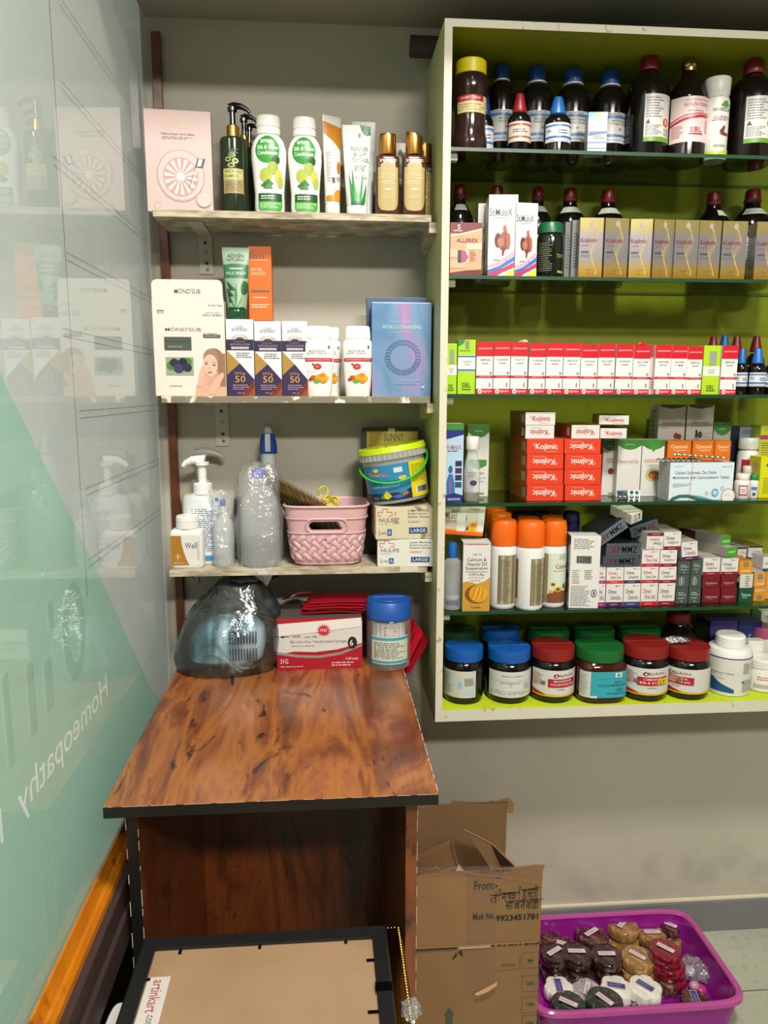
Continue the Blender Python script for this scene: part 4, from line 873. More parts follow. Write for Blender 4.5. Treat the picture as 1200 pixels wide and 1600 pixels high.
wrap(MB(), lambda z: tR*(.94+.05*z/(tH*.78)), .006, tH*.70, 78, '#2f7ea8', [('r', 0, 0, 1, .22, '#1c2a58'), ('p', [(0, .22), (.25, .14), (.55, .2), (.64, .3), (.64, 0), (0, 0)], '#1b2550'), ('t', 'Pasuruh', .26, .76, .26, .12, '#d8c8b8'), ('t', 'Pasuruh', .265, .765, .25, .10, '#b8404a'), ('e', .24, .87, .04, .05, '#d6c23a'), ('r', .46, .76, .56, .9, '#b8cdd4'), ('e', .55, .60, .05, .06, '#c0b060'), ('t', 'FOAM CLAY', .34, .52, .34, .08, '#14181c'), ('t', 'SUPER LIGHT CLAY', .33, .40, .36, .05, '#c0d4dc'),
    ('p', [(.28, .12), (.34, .3), (.40, .12), (.34, .04)], '#c9be2a'), ('p', [(.24, .1), (.30, .22), (.30, .05)], '#3c8a3a'), ('e', .18, .1, .05, .05, '#3f6a4a'), ('e', .48, .1, .07, .05, '#4a5aa0'), ('e', .56, .16, .04, .05, '#b85a3a'), ('e', .53, .2, .05, .04, '#3a7a58'),
    ('r', .64, 0, .96, 1, '#cfc61c'), ('g', .67, .42, .93, .92, 12, '#6d6a20'), ('r', .70, .10, .92, .30, '#d8d8cc')]+[('r', .72+.012*k, .12, .72+.012*k+.006*(1+k % 2*.6), .28, '#26261c') for k in range(15)], cuts=16).build('paper_label', tub)
s = MB(); P = []
for k in range(25):
    a = math.pi*k/24; P.append((-tR*1.09*math.cos(a), -tR*1.12*math.sin(a)*.98-.001, tH*.66-tH*.36*math.sin(a)+.018*(k/24)))
s.tube(P, .0022, 'g#2eb83a', 8); s.build('handle', tub)

# ================================================================== things on the desk at the back
bx = at(352, 1000, -.13).x
bag = tag(empty('nebuliser_bag', (bx, -.112, DZ+.0006)), 'knotted dark teal plastic bag holding a white slotted appliance on the desk', 'bag')
bw_ = (at(437, 980, -.15).x-at(266, 980, -.15).x)/2
def bagsec():
    S_ = []
    for i in range(25):
        t = i/24; z = .170*t
        w_ = [.90, .99, 1.0, 1.0, .99, .96, .90, .81, .69, .54, .40][min(10, int(t*10))]; w2 = [.90, .99, 1.0, 1.0, .99, .96, .90, .81, .69, .54, .40][min(10, int(t*10)+1)]
        f = t*10-int(t*10); a = w_+(w2-w_)*f; S_.append((z, bw_*a, min(.092, .066+.03*math.sin(math.pi*min(1, t+.2)))*(.5+.5*a), .018*t*1.6, .008*t))
    return S_
s = MB().loft(bagsec(), M_TINT, n=2.5, seg=64)
nv = []
for v in s.v:
    p = Vector(v); d = noise.noise_vector(Vector((p.x*22, p.y*22, p.z*9)))*.006+noise.noise_vector(Vector((p.x*75, p.y*75, p.z*26)))*.0030
    q = p+d; nv.append((q.x, min(q.y, .088), max(0.0005, q.z)))
s.v = nv; s.build('bag_film', bag)
s = MB().loft([(.168, bw_*.36, .03, .028, .012), (.176, bw_*.52, .045, .05, .01), (.186, bw_*.40, .03, .062, .01), (.190, .01, .01, .066, .01)], M_TINT, n=2.2, seg=40)
s.v = [tuple(Vector(v)+noise.noise_vector(Vector(v)*60)*.006) for v in s.v]; s.build('bag_neck', bag)
s = MB().loft([(.010, .056, .040, .000, 0), (.018, .072, .048, .000, 0), (.045, .077, .050, .002, 0), (.074, .070, .046, .006, 0), (.092, .050, .034, .012, 0), (.099, .02, .015, .014, 0)], '#dde1e2', n=2.8, seg=48)
s.build('appliance_body', bag)
s = MB()
for row in (0, 1):
    for k in range(10):
        x = .012+.0056*k; z0 = .024+.034*row; s.box(x, x+.0020, -.0525, -.0485, z0, z0+.024, 'k#26323a', .0006)
o = s.build('vent_slots', bag)
s = MB(); s.tube([(-.048+.0*k, -.05-.004*math.sin(k*.5), .02+.006*k) if 0 else (-.055+.0085*k, -.048-.006*math.sin(k*.35), .035+.03*math.sin(k*.42)) for k in range(13)], .0028, M_CLEARB, 8)
s.tube([(-.03+.0065*k, -.052-.003*math.sin(k*.5), .018+.022*math.sin(k*.3+1.2)) for k in range(12)], .0026, M_CLEARB, 8); s.build('air_hose', bag)

F = [('r', 0, .30, 1, 1, '#cfcbc6'), ('p', [(0, 1), (1, 1), (1, .94), (0, .86)], '#a81e2c'), ('p', [(0, .30), (.2, .36), (.45, .34), (.7, .38), (1, .50), (1, 0), (0, 0)], '#a01628'), ('p', [(0, .36), (.25, .29), (.5, .27), (.75, .33), (1, .48), (1, .44), (.75, .28), (.5, .22), (.25, .24), (0, .31)], '#8f8a86'),
     ('t', 'BD', .13, .665, .06, .065, '#2a2a2e'), ('e', .07, .665, .025, .04, '#2a2a2e'), ('t', 'Glide', .23, .66, .10, .06, '#5a5658'), ('t', 'with TBL', .40, .64, .16, .045, '#5a5658'), ('t', 'BD Ultra-Fine  Needle Insulin Syringes', .49, .54, .66, .07, '#77717a'), ('g', .17, .45, .5, .485, 1, '#908a90'),
     ('t', '31G', .085, .17, .09, .09, '#e4dcd8'), ('g', .04, .05, .36, .08, 1, '#e0c8c8'), ('t', 'U-40 Insulin', .88, .20, .15, .05, '#e4dcd8'), ('g', .64, .05, .97, .15, 2, '#dcc0c0'), ('e', .885, .51, .055, .12, '#1c1a1e'), ('t', '6', .875, .51, .04, .12, '#dedede'), ('p', [(0.01, .90), (.99, 1.0), (.99, .83), (.55, .74), (.01, .66)], '#dedad4')]
for k in range(14):
    a = 2*math.pi*k/14; F.append(('p', [(.55+.05*math.cos(a-.25), .77+.07*math.sin(a-.25)), (.55+.09*math.cos(a), .77+.13*math.sin(a)), (.55+.05*math.cos(a+.25), .77+.07*math.sin(a+.25))], '#c02a38'))
F.append(('e', .55, .77, .055, .08, '#c02a38')); F.append(('t', 'FREE', .55, .77, .08, .05, '#e8c8c8'))
sb = cpx('syringe_box', 'red and white insulin syringe carton with torn top standing on the desk', 'box', 432, 566, 966, DZ, -.155, .100, '#9a1626', F=F, T=[('r', .02, .02, .98, .98, '#56504a')])
sz = at(500, 966, -.155).z
# red packets on the syringe box and the fan of them behind the jar
def packet(w_, h_, t_, key, bow=0.0, seed=0):
    s = MB(); N1, N2 = 8, 4; vs = []; rn = random.Random(seed)
    for side in (0, 1):
        for i in range(N1+1):
            for j in range(N2+1):
                a = i/N1; b = j/N2; cr = min(a, 1-a)*w_; cc = .004 if cr < 1e-6 and j in (0, N2) else 0
                x = (a-.5)*(w_); z = (b-.5)*h_*(1 if 0 < i < N1 else .86); y = bow*math.sin(math.pi*a)+.0012*noise.noise(Vector((a*5, b*4, seed)))+(t_ if side else 0)
                vs.append((x, y, z))
    M_ = (N1+1)*(N2+1); fs = []
    for i in range(N1):
        for j in range(N2): q = i*(N2+1)+j; fs += [(q, q+N2+1, q+N2+2, q+1), (M_+q, M_+q+1, M_+q+N2+2, M_+q+N2+1)]
    for i in range(N1): fs += [(i*(N2+1), M_+i*(N2+1), M_+(i+1)*(N2+1), (i+1)*(N2+1)), (i*(N2+1)+N2, (i+1)*(N2+1)+N2, M_+(i+1)*(N2+1)+N2, M_+i*(N2+1)+N2)]
    for j in range(N2): fs += [(j, j+1, M_+j+1, M_+j), (N1*(N2+1)+j, M_+N1*(N2+1)+j, M_+N1*(N2+1)+j+1, N1*(N2+1)+j+1)]
    return s.add(vs, fs, key, True)
xr = at(520, 955, -.12).x
for k, (dx, dy, rz_) in enumerate(((-.006, 0, 2), (.002, .002, -1), (-.002, -.003, 1), (.006, 0, 0), (.010, .003, 2))):
    o = packet(.122, .060, .0022, '#9a0f20', .003, k).build('red_packet', None, (xr+.004+dx, -.106+dy, sz+.0028+.0048*k), (R(90), 0, R(rz_)))
    tag(o, ('lowest', 'second', 'third', 'fourth', 'topmost')[k]+' red cloth packet in the pile on the syringe box', 'packet', 'red packets on the syringe box')
o = packet(.05, .05, .003, '#8a0c1c', .006, 9).build('red_packet', None, (at(465, 950, -.09).x, -.060, sz+.016), (R(70), 0, R(25))); tag(o, 'red packet sagging behind the left end of the pile on the syringe box', 'packet')
for k in range(9):
    u = k/8; lean = -10+40*u
    o = packet(.072, .104-.004*abs(k-4), .0014, ('#bd1830' if k % 2 else '#9a0f22'), .012, 20+k).build('red_packet')
    o.matrix_world = Matrix.Translation((.110+.0055*k, -.092, DZ+.0012-(.012*(k-5) if k > 5 else 0))) @ Matrix.Rotation(R(lean), 4, 'Y') @ Matrix.Rotation(R(86+1.5*k), 4, 'Z') @ Matrix.Translation((0, 0, .052))
    tag(o, ('nearest to the jar', 'second from the jar', 'third from the jar', 'fourth from the jar', 'in the middle', 'fourth from the outer end', 'third from the outer end', 'second from the outer end', 'outermost, by the cabinet side')[k]+': thin red packet in the fan behind the blue-lidded jar', 'packet', 'fan of red packets by the cabinet')
# clear jar with blue lid
r_, H, Rr, rad = vessel('clear_jar', 'clear plastic jar of papers with blue ribbed lid on the desk corner', 'jar', 572, 642, 931, DZ, -.135, [('jar_body', [(0, .90), (.02, .97), (.06, .98), (.68, .98), (.71, .92), (.74, .88)], filmmat('clear_jar_plastic', '#fafcfd', rough=.08, milk=.14)), ('lid', [(.715, .95), (.72, 1.0), (.95, .97), (.965, .93), (.97, .6), (.975, .59)], '#1d4f9e')],
    [(.10, .50, 52, '#c4c8b8', [('r', 0, .86, 1, .96, '#3f94b0'), ('r', 0, .04, 1, .13, '#3f94b0'), ('g', .08, .2, .9, .8, 9, '#5a5e58')])])
MB().box(-Rr*.72, Rr*.72, -.004, .004, .972*H, .985*H, '#1d4f9e', .002).build('lid_ridge', [c for c in r_.children if c.name.startswith('lid')][0])
s = MB(); rn = random.Random(5)
s.loft([(.003, Rr*.84, Rr*.84), (H*.13, Rr*.86, Rr*.86)], 'k#5b4038', seg=24)
for k in range(9):
    a = R(-80+20*k); s.box(-.016, .016, -.0006, .0006, H*.14, H*(.60+.06*rn.random()), 'k#cfc8c4'); q = s.v[-24:]
    tx, ty = Rr*.62*math.sin(a), -Rr*.62*math.cos(a)
    s.v[-24:] = [(x*math.cos(a)-y*math.sin(a)+tx, x*math.sin(a)+y*math.cos(a)+ty, z) for x, y, z in q]
s.art([('g', 0, .45, 1, .95, 6, '#b85a60')], lambda u, v, d: (-.012+.03*u, -Rr*.66-.001, H*(.14+.5*v)), .03, H*.5)
s.build('papers', r_)

# ================================================================== cabinet, topmost glass shelf
G1, G2, G3, G4, G5, G6 = GZ+[.6806]
DK = 'g#0f0a0b'; BLUE = '#12438f'; RED = '#7a1420'
r_, H, Rr, rad = vessel('plastic_jar', 'waisted jar of dark paste with bright yellow lid on the top glass shelf', 'jar', 707, 762, 98, G1, -.145,
    [('jar_body', [(0, .90), (.02, .96), (.16, .98), (.22, .90), (.30, .86), (.60, .90), (.66, .98), (.78, 1), (.83, .92), (.85, .84)], 'g#2c1a19'), ('lid', [(.845, .84), (.85, .87), (.985, .86), (1, .80)], '#d8c512')],
    [(.42, .60, 62, '#c9b98a', [('r', 0, .66, .82, 1, '#9e1c2c'), ('t', 'SWEET DEW', .42, .83, .6, .16, '#e0cfc8'), ('g', .05, .1, .95, .55, 3, '#a08c5c')])])
def tincture(px0, px1, pyt, Y, lab, cap, z=G1, style='blue', cap0=.86, capw=.52, half=78, tilt=0, text='TINCTURE', grp=None, shade=0):
    body = [(0, .93), (.015, .98), (.03, 1), (.605, 1), (.68, .975), (.74, .90), (.79, .77), (.825, .61), (.845, .47), (.855, .44)]
    art = {'blue': [('r', 0, .80, .82, .90, '#4f74a8'), ('t', 'SBL', .12, .70, .14, .07, '#3d62a0'), ('t', text, .52, .62, .42, .07, '#3d3d44'), ('t', 'MOTHER', .52, .72, .36, .06, '#3d3d44'), ('e', .52, .45, .03, .04, '#8a8074'), ('p', [(.6, .28), (.95, .28), (.95, .52)], '#cdbca8'), ('r', 0, .20, .82, .28, '#4f74a8'), ('r', 0, .08, 1, .14, '#9db2cc'), ('g', .03, .92, .8, .98, 1, '#7a8aa4')],
           'sbl': [('g', .04, .50, .52, .95, 8, '#6f6c74'), ('t', 'LIQUID', .86, .80, .16, .05, '#6f6a70'), ('t', 'SBL', .84, .70, .14, .05, '#8a5a5a'), ('e', .62, .42, .11, .09, '#b4502e'), ('e', .62, .42, .07, .06, '#d08a5c'), ('p', [(.04, .38), (.10, .48), (.16, .38)], '#4a3a48'), ('g', .04, .14, .5, .36, 6, '#8a868c'), ('g', .55, .14, .95, .3, 4, '#9a969c'), ('r', 0, 0, 1, .10, '#5f8f2c')]}[style]
    h = half
    return vessel('tincture_bottle', lab, 'bottle', px0, px1, pyt, z, Y, [('bottle_body', body, DK, {})]+([('neck_ring', [(cap0-.02, capw*1.02), (cap0-.018, capw*1.08), (cap0-.004, capw*1.08), (cap0, capw)], '#c2c0b8')] if style == 'blue' else [])+[('screw_cap', [(cap0, capw*.96), (cap0+.01, capw), (.985, capw*.96), (1, capw*.86)], cap)], [(.22 if style == 'blue' else .16, .53 if style == 'blue' else .60, h, '#c8c7c4', art)], group=grp, rot=(0, 0, R(tilt)))
GB = 'large blue-capped tincture bottles'
tincture(760, 805, 104, -.085, 'large dark bottle with blue cap, first right of the yellow-lidded jar', BLUE, grp=GB, tilt=6)
tincture(811, 863, 108, -.085, 'large dark bottle with blue cap, behind the small red-capped dropper bottle', BLUE, grp=GB, tilt=6)
tincture(866, 920, 111, -.090, 'large dark bottle with blue cap, behind the small blue-capped dropper bottle', BLUE, grp=GB, tilt=-2)
tincture(923, 977, 114, -.090, 'large dark bottle with blue cap, behind the slim white carton', BLUE, grp=GB, tilt=16)
tincture(980, 1042, 91, -.125, 'large dark bottle with red cap and white label, left of the alfalfa tonic', RED, style='sbl', half=52, cap0=.875, capw=.42, tilt=22, grp='large red-capped bottles on the top shelf')
tincture(1137, 1206, 97, -.130, 'large dark bottle with red cap and white label, right end of the top glass shelf', RED, style='sbl', half=52, cap0=.875, capw=.42, tilt=12, grp='large red-capped bottles on the top shelf')
for px, py in ((1022, 128), (1180, 137)): pass
r_, H, Rr, rad = vessel('tonic_bottle', 'alfalfa tonic bottle with gold cap and pink label on the top glass shelf', 'bottle', 1041, 1103, 97, G1, -.130,
    [('bottle_body', [(0, .93), (.015, 1), (.60, 1), (.66, .95), (.74, .76), (.80, .52), (.85, .37), (.90, .33)], 'g#150a08'), ('gold_cap', [(.895, .34), (.90, .37), (.93, .37), (.935, .34), (.945, .37), (.99, .36), (1, .32)], 'm#b8935c')],
    [(.165, .60, 70, '#cfb9b9', [('t', 'ALFALFA TONIC', .52, .82, .5, .08, '#9c3c4a'), ('g', .3, .9, .8, .94, 1, '#b06a74'), ('t', 'with Ginseng', .5, .68, .3, .05, '#8a4a50'), ('p', [(0, .42), (.3, .54), (.6, .60), (1, .61), (1, .56), (.6, .54), (.3, .48), (0, .36)], '#a82434'), ('p', [(0, .48), (.3, .60), (.6, .64), (1, .64), (1, .63), (.6, .62), (.3, .58), (0, .45)], '#a82434'),
     ('t', 'SBL', .52, .27, .24, .11, '#a82434'), ('r', .38, .16, .66, .19, '#a82434'), ('g', .05, .1, .3, .38, 7, '#b8848a'), ('g', .72, .2, .97, .5, 8, '#b8848a'), ('e', .96, .78, .04, .06, '#a82434')])])
r_, H, Rr, rad = vessel('lotion_bottle', 'white calendula bottle with flared white cap beside the alfalfa tonic', 'bottle', 1098, 1136, 125, G1, -.150,
    [('bottle_body', [(0, .92), (.015, .97), (.70, 1), (.745, .96), (.76, .84)], '#d2d0ca'), ('cap', [(.762, .86), (.775, .88), (.80, .95), (.985, 1.0), (1, .95)], '#cfcdc6')],
    [(.05, .73, 66, None, [('t', 'WHEEZAL', .55, .80, .70, .06, '#2f5a3a'), ('e', .62, .88, .16, .035, '#4d8a2e'), ('e', .62, .92, .09, .03, '#4d8a2e'), ('t', 'CALENDULA', .58, .66, .66, .05, '#a03c4a'), ('g', .2, .60, .95, .63, 1, '#8a6a70'), ('p', [(.45, .42), (.6, .52), (.66, .50), (.62, .40), (.9, .36), (.66, .34), (.5, .36)], '#7d2a36'), ('p', [(.5, .44), (.62, .50), (.60, .38)], '#3a4a44'), ('g', .3, .14, .95, .18, 2, '#6a7a6a'), ('p', [(0, 0), (1, 0), (1, .12), (.5, .05), (0, .08)], '#a8bc3a')])])
def dropper(px0, px1, pyt, Y, z, lab, cap, art, cap0=.70, grp=None, frac=(.17, .50), half=72, bg='#c8cbd0', tilt=0):
    body = [(0, .93), (.02, 1), (.54, 1), (.60, .95), (.66, .72), (.69, .56), (.70, .5)]
    return vessel('dropper_bottle', lab, 'bottle', px0, px1, pyt, z, Y, [('bottle_body', body, DK), ('dropper_cap', [(cap0-.015, .58), (cap0, .62), (cap0+.06, .58), (.97, .36), (1, .30)], cap)], [(frac[0], frac[1], half, bg, art)], group=grp, rot=(0, 0, R(tilt)), seg=28)
ba = [('r', 0, .80, 1, .90, '#4f74a8'), ('t', 'SBL', .14, .6, .18, .14, '#3d62a0'), ('g', .42, .40, .72, .66, 2, '#4a4a50'), ('r', 0, .20, 1, .30, '#3c62a4'), ('g', 0, .05, 1, .14, 1, '#8aa0c0')]
ra = [('r', 0, .80, 1, .90, '#a0523c'), ('g', .2, .45, .8, .66, 2, '#4a4040'), ('r', 0, .20, 1, .28, '#a0523c')]
dropper(793, 829, 148, -.160, G1, 'small dark dropper bottle with red cap on the top glass shelf', '#8c1526', ra, bg='#c3b6aa')
dropper(850, 891, 153, -.165, G1, 'small dark dropper bottle with blue cap in front of the large bottles', '#1b5ea8', ba)
dropper(744, 771, 148, -.115, G1, 'small dark bottle with blue cap squeezed behind the yellow-lidded jar', '#173f8c', ba)
cpx('medicine_carton', 'slim white and blue carton standing at the front of the top glass shelf', 'box', 919, 948, 175, G1, -.186, .030, '#c9ccce', yaw=-8, F=[('p', [(0, 1), (.55, 1), (0, .86)], '#3f9ab8'), ('e', .5, .93, .14, .05, '#c0bf4a'), ('g', .1, .82, .9, .86, 1, '#6a88a8'), ('r', 0, .50, 1, .525, '#3a62a0'), ('r', 0, .24, 1, .265, '#3a62a0'), ('p', [(0, .46), (.1, .42), (.3, .44), (1, .48), (1, .49), (.1, .49)], '#2f4f90'), ('g', .3, .34, .9, .44, 2, '#4a4a58'), ('r', 0, .1, 1, .115, '#3a62a0')])

# ================================================================== second glass shelf
GR = 'large red-capped bottles at the back of the second shelf'
for k, (a, b, t_, lb) in enumerate(((694, 740, 290, 'behind the orange allergy carton'), (752, 798, 292, 'hidden behind the tall white intestine carton'), (816, 860, 293, 'behind the green-capped jar'), (862, 914, 295, 'left of the gold cartons row, in the open'), (920, 974, 297, 'behind the second gold carton'), (1084, 1138, 301, 'behind the sixth gold carton'), (1141, 1200, 297, 'at the right end of the second shelf'))):
    Yb = -.062
    body = [(0, .93), (.02, 1), (.56, 1), (.63, .97), (.70, .86), (.76, .66), (.80, .47), (.83, .40), (.86, .38)]
    r_, H, Rr, rad = vessel('tincture_bottle', 'dark bottle with red cap '+lb, 'bottle', a, b, t_, G2, Yb, [('bottle_body', body, DK), ('screw_cap', [(.865, .40), (.875, .42), (.90, .42), (.905, .38), (.98, .36), (1, .30)], '#6e0f1c')], [(.12, .50, 60, '#bdbcb8', [('g', .1, .1, .9, .9, 10, '#85827e')])], group=GR)
    # paper seal hung over the shoulder
    s = MB(); P = []
    for i in range(13):
        t = (-1.1+2.2*i/12)*(1 if k not in (0, 5) else .55)+(0 if k != 5 else .5)
        for z_ in (.735, .80):
            rr = rad(z_*H)+.0008; P.append((rr*math.sin(t), -rr*math.cos(t), z_*H))
    s.add(P, [(2*i, 2*i+2, 2*i+3, 2*i+1) for i in range(12)], '#b8b6b0', True); s.build('paper_seal', r_)
o = cpx('allergy_carton', 'orange and maroon allergy carton, left end of the second glass shelf', 'box', 703, 753, 348, G2, -.182, .034, '#d99a78', F=[('r', 0, .80, 1, 1, '#6d1d1f'), ('p', [(0, .74), (.3, .80), (1, .90), (1, .74)], '#d99a78'), ('p', [(0, .76), (.3, .79), (1, .90), (1, .88), (.3, .77), (0, .74)], '#e6d2c4'), ('t', 'S', .27, .92, .10, .09, '#e0d2cc'), ('g', .1, .83, .46, .87, 1, '#e0d2cc'), ('t', '*ALLEREX', .54, .67, .70, .075, '#7a2418'),
    ('r', 0, .35, .5, .50, '#dfb094'), ('r', .5, .50, 1, .62, '#e3b8a0'), ('r', 0, .15, .5, .3, '#e0a684'), ('r', .24, .25, .58, .49, '#d8c0bc'), ('r', .24, .25, .36, .49, '#3a3038'), ('p', [(.36, .25), (.50, .27), (.58, .36), (.52, .42), (.48, .48), (.34, .49)], '#a24a6a'), ('g', .62, .28, .82, .48, 6, '#a0684c'), ('p', [(0, 0), (1, 0), (1, .13), (.5, .11), (0, .06)], '#641a1c')])
gut = [('t', 'StiMuloX', .42, .79, .78, .09, '#3a3438'), ('g', .2, .715, .8, .73, 1, '#8a8488'), ('p', [(.50, .62), (.60, .64), (.66, .55), (.62, .50), (.52, .52)], '#a85a48'), ('e', .34, .45, .12, .09, '#5c241c'), ('e', .56, .47, .16, .085, '#8c4a38'), ('e', .54, .40, .16, .075, '#7a3a2c'), ('e', .44, .43, .12, .06, '#a86a54'), ('e', .70, .44, .07, .10, '#9c5a46'), ('p', [(.48, .36), (.60, .36), (.54, .26), (.48, .27)], '#6c3226'), ('g', .2, .20, .75, .225, 1, '#a04a50'),
       ('p', [(0, .12), (.4, .16), (1, .30), (1, .36), (.4, .20), (0, .14)], '#d8a0b8'), ('p', [(0, .05), (.4, .10), (1, .22), (1, .28), (.4, .14), (0, .09)], '#3a6ab8'), ('p', [(.2, 0), (.5, .06), (1, .14), (1, .20), (.5, .11), (0, .05), (0, 0)], '#b03060'), ('p', [(.5, 0), (1, 0), (1, .12), (.7, .07)], '#c9c83a')]
SH = [('r', 0, 0, 1, .10, '#4a4a7a'), ('r', 0, .1, 1, .16, '#b8b86a'), ('t', 'StiMuloX', .5, .66, .7, .06, '#5a5458'), ('g', .2, .25, .8, .5, 8, '#8a868a')]
cpx('intestine_carton', 'tall white carton with intestine picture and rainbow swoosh, front left of the second shelf', 'box', 763, 808, 304, G2, -.176, .048, '#d6d6d6', F=gut, L=SH, yaw=-5)
cpx('intestine_carton', 'shorter white carton with intestine picture and swoosh leaning beside the taller one', 'box', 805, 840, 317, G2, -.182, .036, '#cfcfcf', F=gut, yaw=5)
cpx('intestine_carton', 'white carton mostly hidden behind the tall intestine carton', 'box', 746, 785, 318, G2, -.118, .030, '#c4c4c0', F=SH)
vessel('capsule_jar', 'dark green jar with ribbed green cap and small gold print on the second shelf', 'jar', 839, 879, 350, G2, -.165, [('jar_body', [(0, .92), (.02, .98), (.72, 1), (.78, .94), (.80, .86)], 'g#101a14'), ('ribbed_cap', [(.802, .86), (.81, .92), (.98, .90), (1, .84)], '#0f5a34')], [(.04, .70, 80, None, [('g', .05, .1, .5, .9, 14, '#6a6a50'), ('t', 'THY', .70, .52, .24, .10, '#b09a3c'), ('r', .62, .06, .92, .12, '#b09a3c')])], seg=40)
kj = [('e', .52, .90, .10, .05, '#9c948a'), ('t', '*Kojimic', .40, .62, .70, .09, '#7a3040'), ('g', .1, .53, .5, .56, 1, '#8a5a60'), ('r', .08, .42, .40, .45, '#4a4450'), ('g', .1, .35, .5, .4, 2, '#7a7480'), ('t', 'Kojic Acid', .5, .14, .4, .02, '#6a5a40'), ('t', '50 gm', .5, .08, .25, .02, '#6a5a40')]
for k in range(5):
    a = .52+.04*k; kj.insert(0, ('l', [(a+.12*math.sin(.7*i+k*.5), .06+.065*i) for i in range(15)], .0005+.0003*(k % 2), ('#c9ab52', '#b08a2e', '#dcc88a')[k % 3]))
ed = [(905, 942), (944, 982), (984, 1018), (1020, 1053), (1054, 1091), (1091, 1126), (1128, 1166), (1181, 1216)]
od = ['first', 'second', 'third', 'fourth', 'fifth', 'sixth', 'seventh', 'eighth']
for k, (a, b) in enumerate(ed):
    cpx('gold_cream_carton', f'gold and silver cream carton, {od[k]} from the left along the second glass shelf', 'box', a, b, 340+.9*k, G2, -.182+.002*math.sin(k*2.7), .034, M_GOLDBOX, yaw=(-3, 2, -6, 5, 0, 2, -3, -5)[k], F=kj, L=[('g', .2, .2, .8, .8, 12, '#5a5a5e')], group='gold cream cartons on the second shelf')
cpx('gold_cream_carton', 'gold and silver cream carton turned sideways, immediately before the front row begins', 'box', 893, 905, 344, G2, -.160, .034, '#77787a', F=[('g', .2, .2, .8, .8, 12, '#4a4a4e')], group='gold cream cartons on the second shelf')
cpx('gold_cream_carton', 'grey-sided gold cream carton behind, next to the green-capped jar', 'box', 882, 893, 347, G2, -.150, .034, '#6b6c6c', F=[('g', .2, .2, .8, .8, 12, '#48484a')], group='gold cream cartons on the second shelf')

# ================================================================== middle glass shelf: dilution cartons
def bj(word1, word2, dy=0):
    return [('r', 0, .73, 1, 1, '#c01020'), ('t', 'LIQUID DILUTION', .52, .875, .80, .035, '#e8c8c8'), ('t', word1, .52, .66, .62, .035, '#4a4448'), ('t', word2, .52, .595, .42, .03, '#4a4448'), ('e', .86, .41, .085, .03, '#8a94b8'), ('r', 0, .315, 1, .36, '#c01020'), ('t', 'LIQUID DILUTION', .52, .337, .62, .02, '#e8c8c8'), ('r', .78, .14, .84, .22, '#a04048'), ('r', 0, 0, 1, .105, '#c01020'), ('e', .24, .055, .13, .045, '#e8dcdc'), ('p', [(.16, .02), (.24, .095), (.30, .02), (.24, .045)], '#a01020'), ('t', '*BJAIN', .68, .052, .5, .05, '#e8c0c0')]
sb = [('r', 0, .42, 1, .72, '#cdd4d8'), ('r', 0, .68, 1, .71, '#3f6aa0'), ('t', 'SULPHUR', .55, .60, .5, .03, '#3a3a40'), ('t', '200', .55, .55, .3, .025, '#3a3a40'), ('r', 0, .43, 1, .46, '#3f6aa0'), ('t', 'SBL', .5, .17, .52, .09, '#2e3a1c'), ('r', .25, .08, .75, .10, '#4a5a2a'), ('p', [(0, 1), (.4, 1), (.3, .93), (0, .88)], '#3a7a3c'), ('r', .42, .84, .62, .98, '#7a8478'), ('g', .1, .78, .9, .83, 1, '#6a8a1c')]
sb2 = [('r', 0, .38, 1, .58, '#cdd4ce'), ('t', 'ACID', .5, .50, .4, .03, '#3a3a40'), ('t', '200', .5, .45, .3, .03, '#3a3a40'), ('t', 'SBL', .5, .15, .5, .09, '#2e3a1c'), ('r', .25, .07, .75, .09, '#4a5a2a'), ('r', .35, .60, .75, .88, '#8a9488')]
GD = 'red and white dilution cartons'
YD = -.183
cpx('dilution_carton', 'lime green carton half hidden by the cabinet side on the middle shelf', 'box', 696, 714, 537, G3, YD, .030, '#9fc81e', F=sb2)
cpx('dilution_carton', 'lime green carton with blue bands, left of the red and white row', 'box', 715, 743, 531, G3, YD, .030, '#9fc81e', F=sb)
names = [('CAMPHORA', '200'), ('KALI BICHROM', '200'), ('THUJA OCC', '1000'), ('LYCOPODIUM', '200'), ('ALLIUM CEPA', '200'), ('AESCULUS', 'HIPPO 200'), ('URTICA', '200'), ('KALI CARB', '200'), ('PHOSPHORUS', '200'), ('ALLIUM', 'SATIVA 200'), ('NATRUM', 'MUR 200'), ('CALCAREA', '1M'), ('SEPIA', '200')]
xs = [744, 771, 798, 826, 853, 880, 907, 934, 962, 989, 1023, 1048, 1073]
on = ['first', 'second', 'third', 'fourth', 'fifth', 'sixth', 'seventh', 'eighth', 'ninth', 'tenth', 'eleventh', 'twelfth', 'thirteenth', 'fourteenth']
for k, x in enumerate(xs):
    wd = 26.5 if k < 10 else (25 if k < 12 else 24)
    cpx('dilution_carton', f'red and white dilution carton, {on[k]} from the left on the middle shelf', 'box', x, x+wd, 533.5+.55*k+(1.2 if k % 3 == 0 else 0), G3, YD+.001*math.sin(k*1.9), .030, '#d8d6d6', F=bj(*names[k]), group=GD, yaw=1.2*math.sin(k*2.3))
cpx('dilution_carton', 'red and white dilution carton at the right end, after the lime green one', 'box', 1126.5, 1152, 540, G3, YD, .030, '#d8d6d6', F=bj('SEPIA', '200'), group=GD)
cpx('dilution_carton', 'pale pink dilution carton set back in the gap of the red row', 'box', 1014, 1023, 539, G3, -.172, .030, '#d0b8b4', F=[('r', 0, .75, 1, 1, '#b0303c'), ('r', 0, .3, 1, .35, '#b0303c'), ('g', .2, .1, .9, .28, 4, '#8a6a6a')])
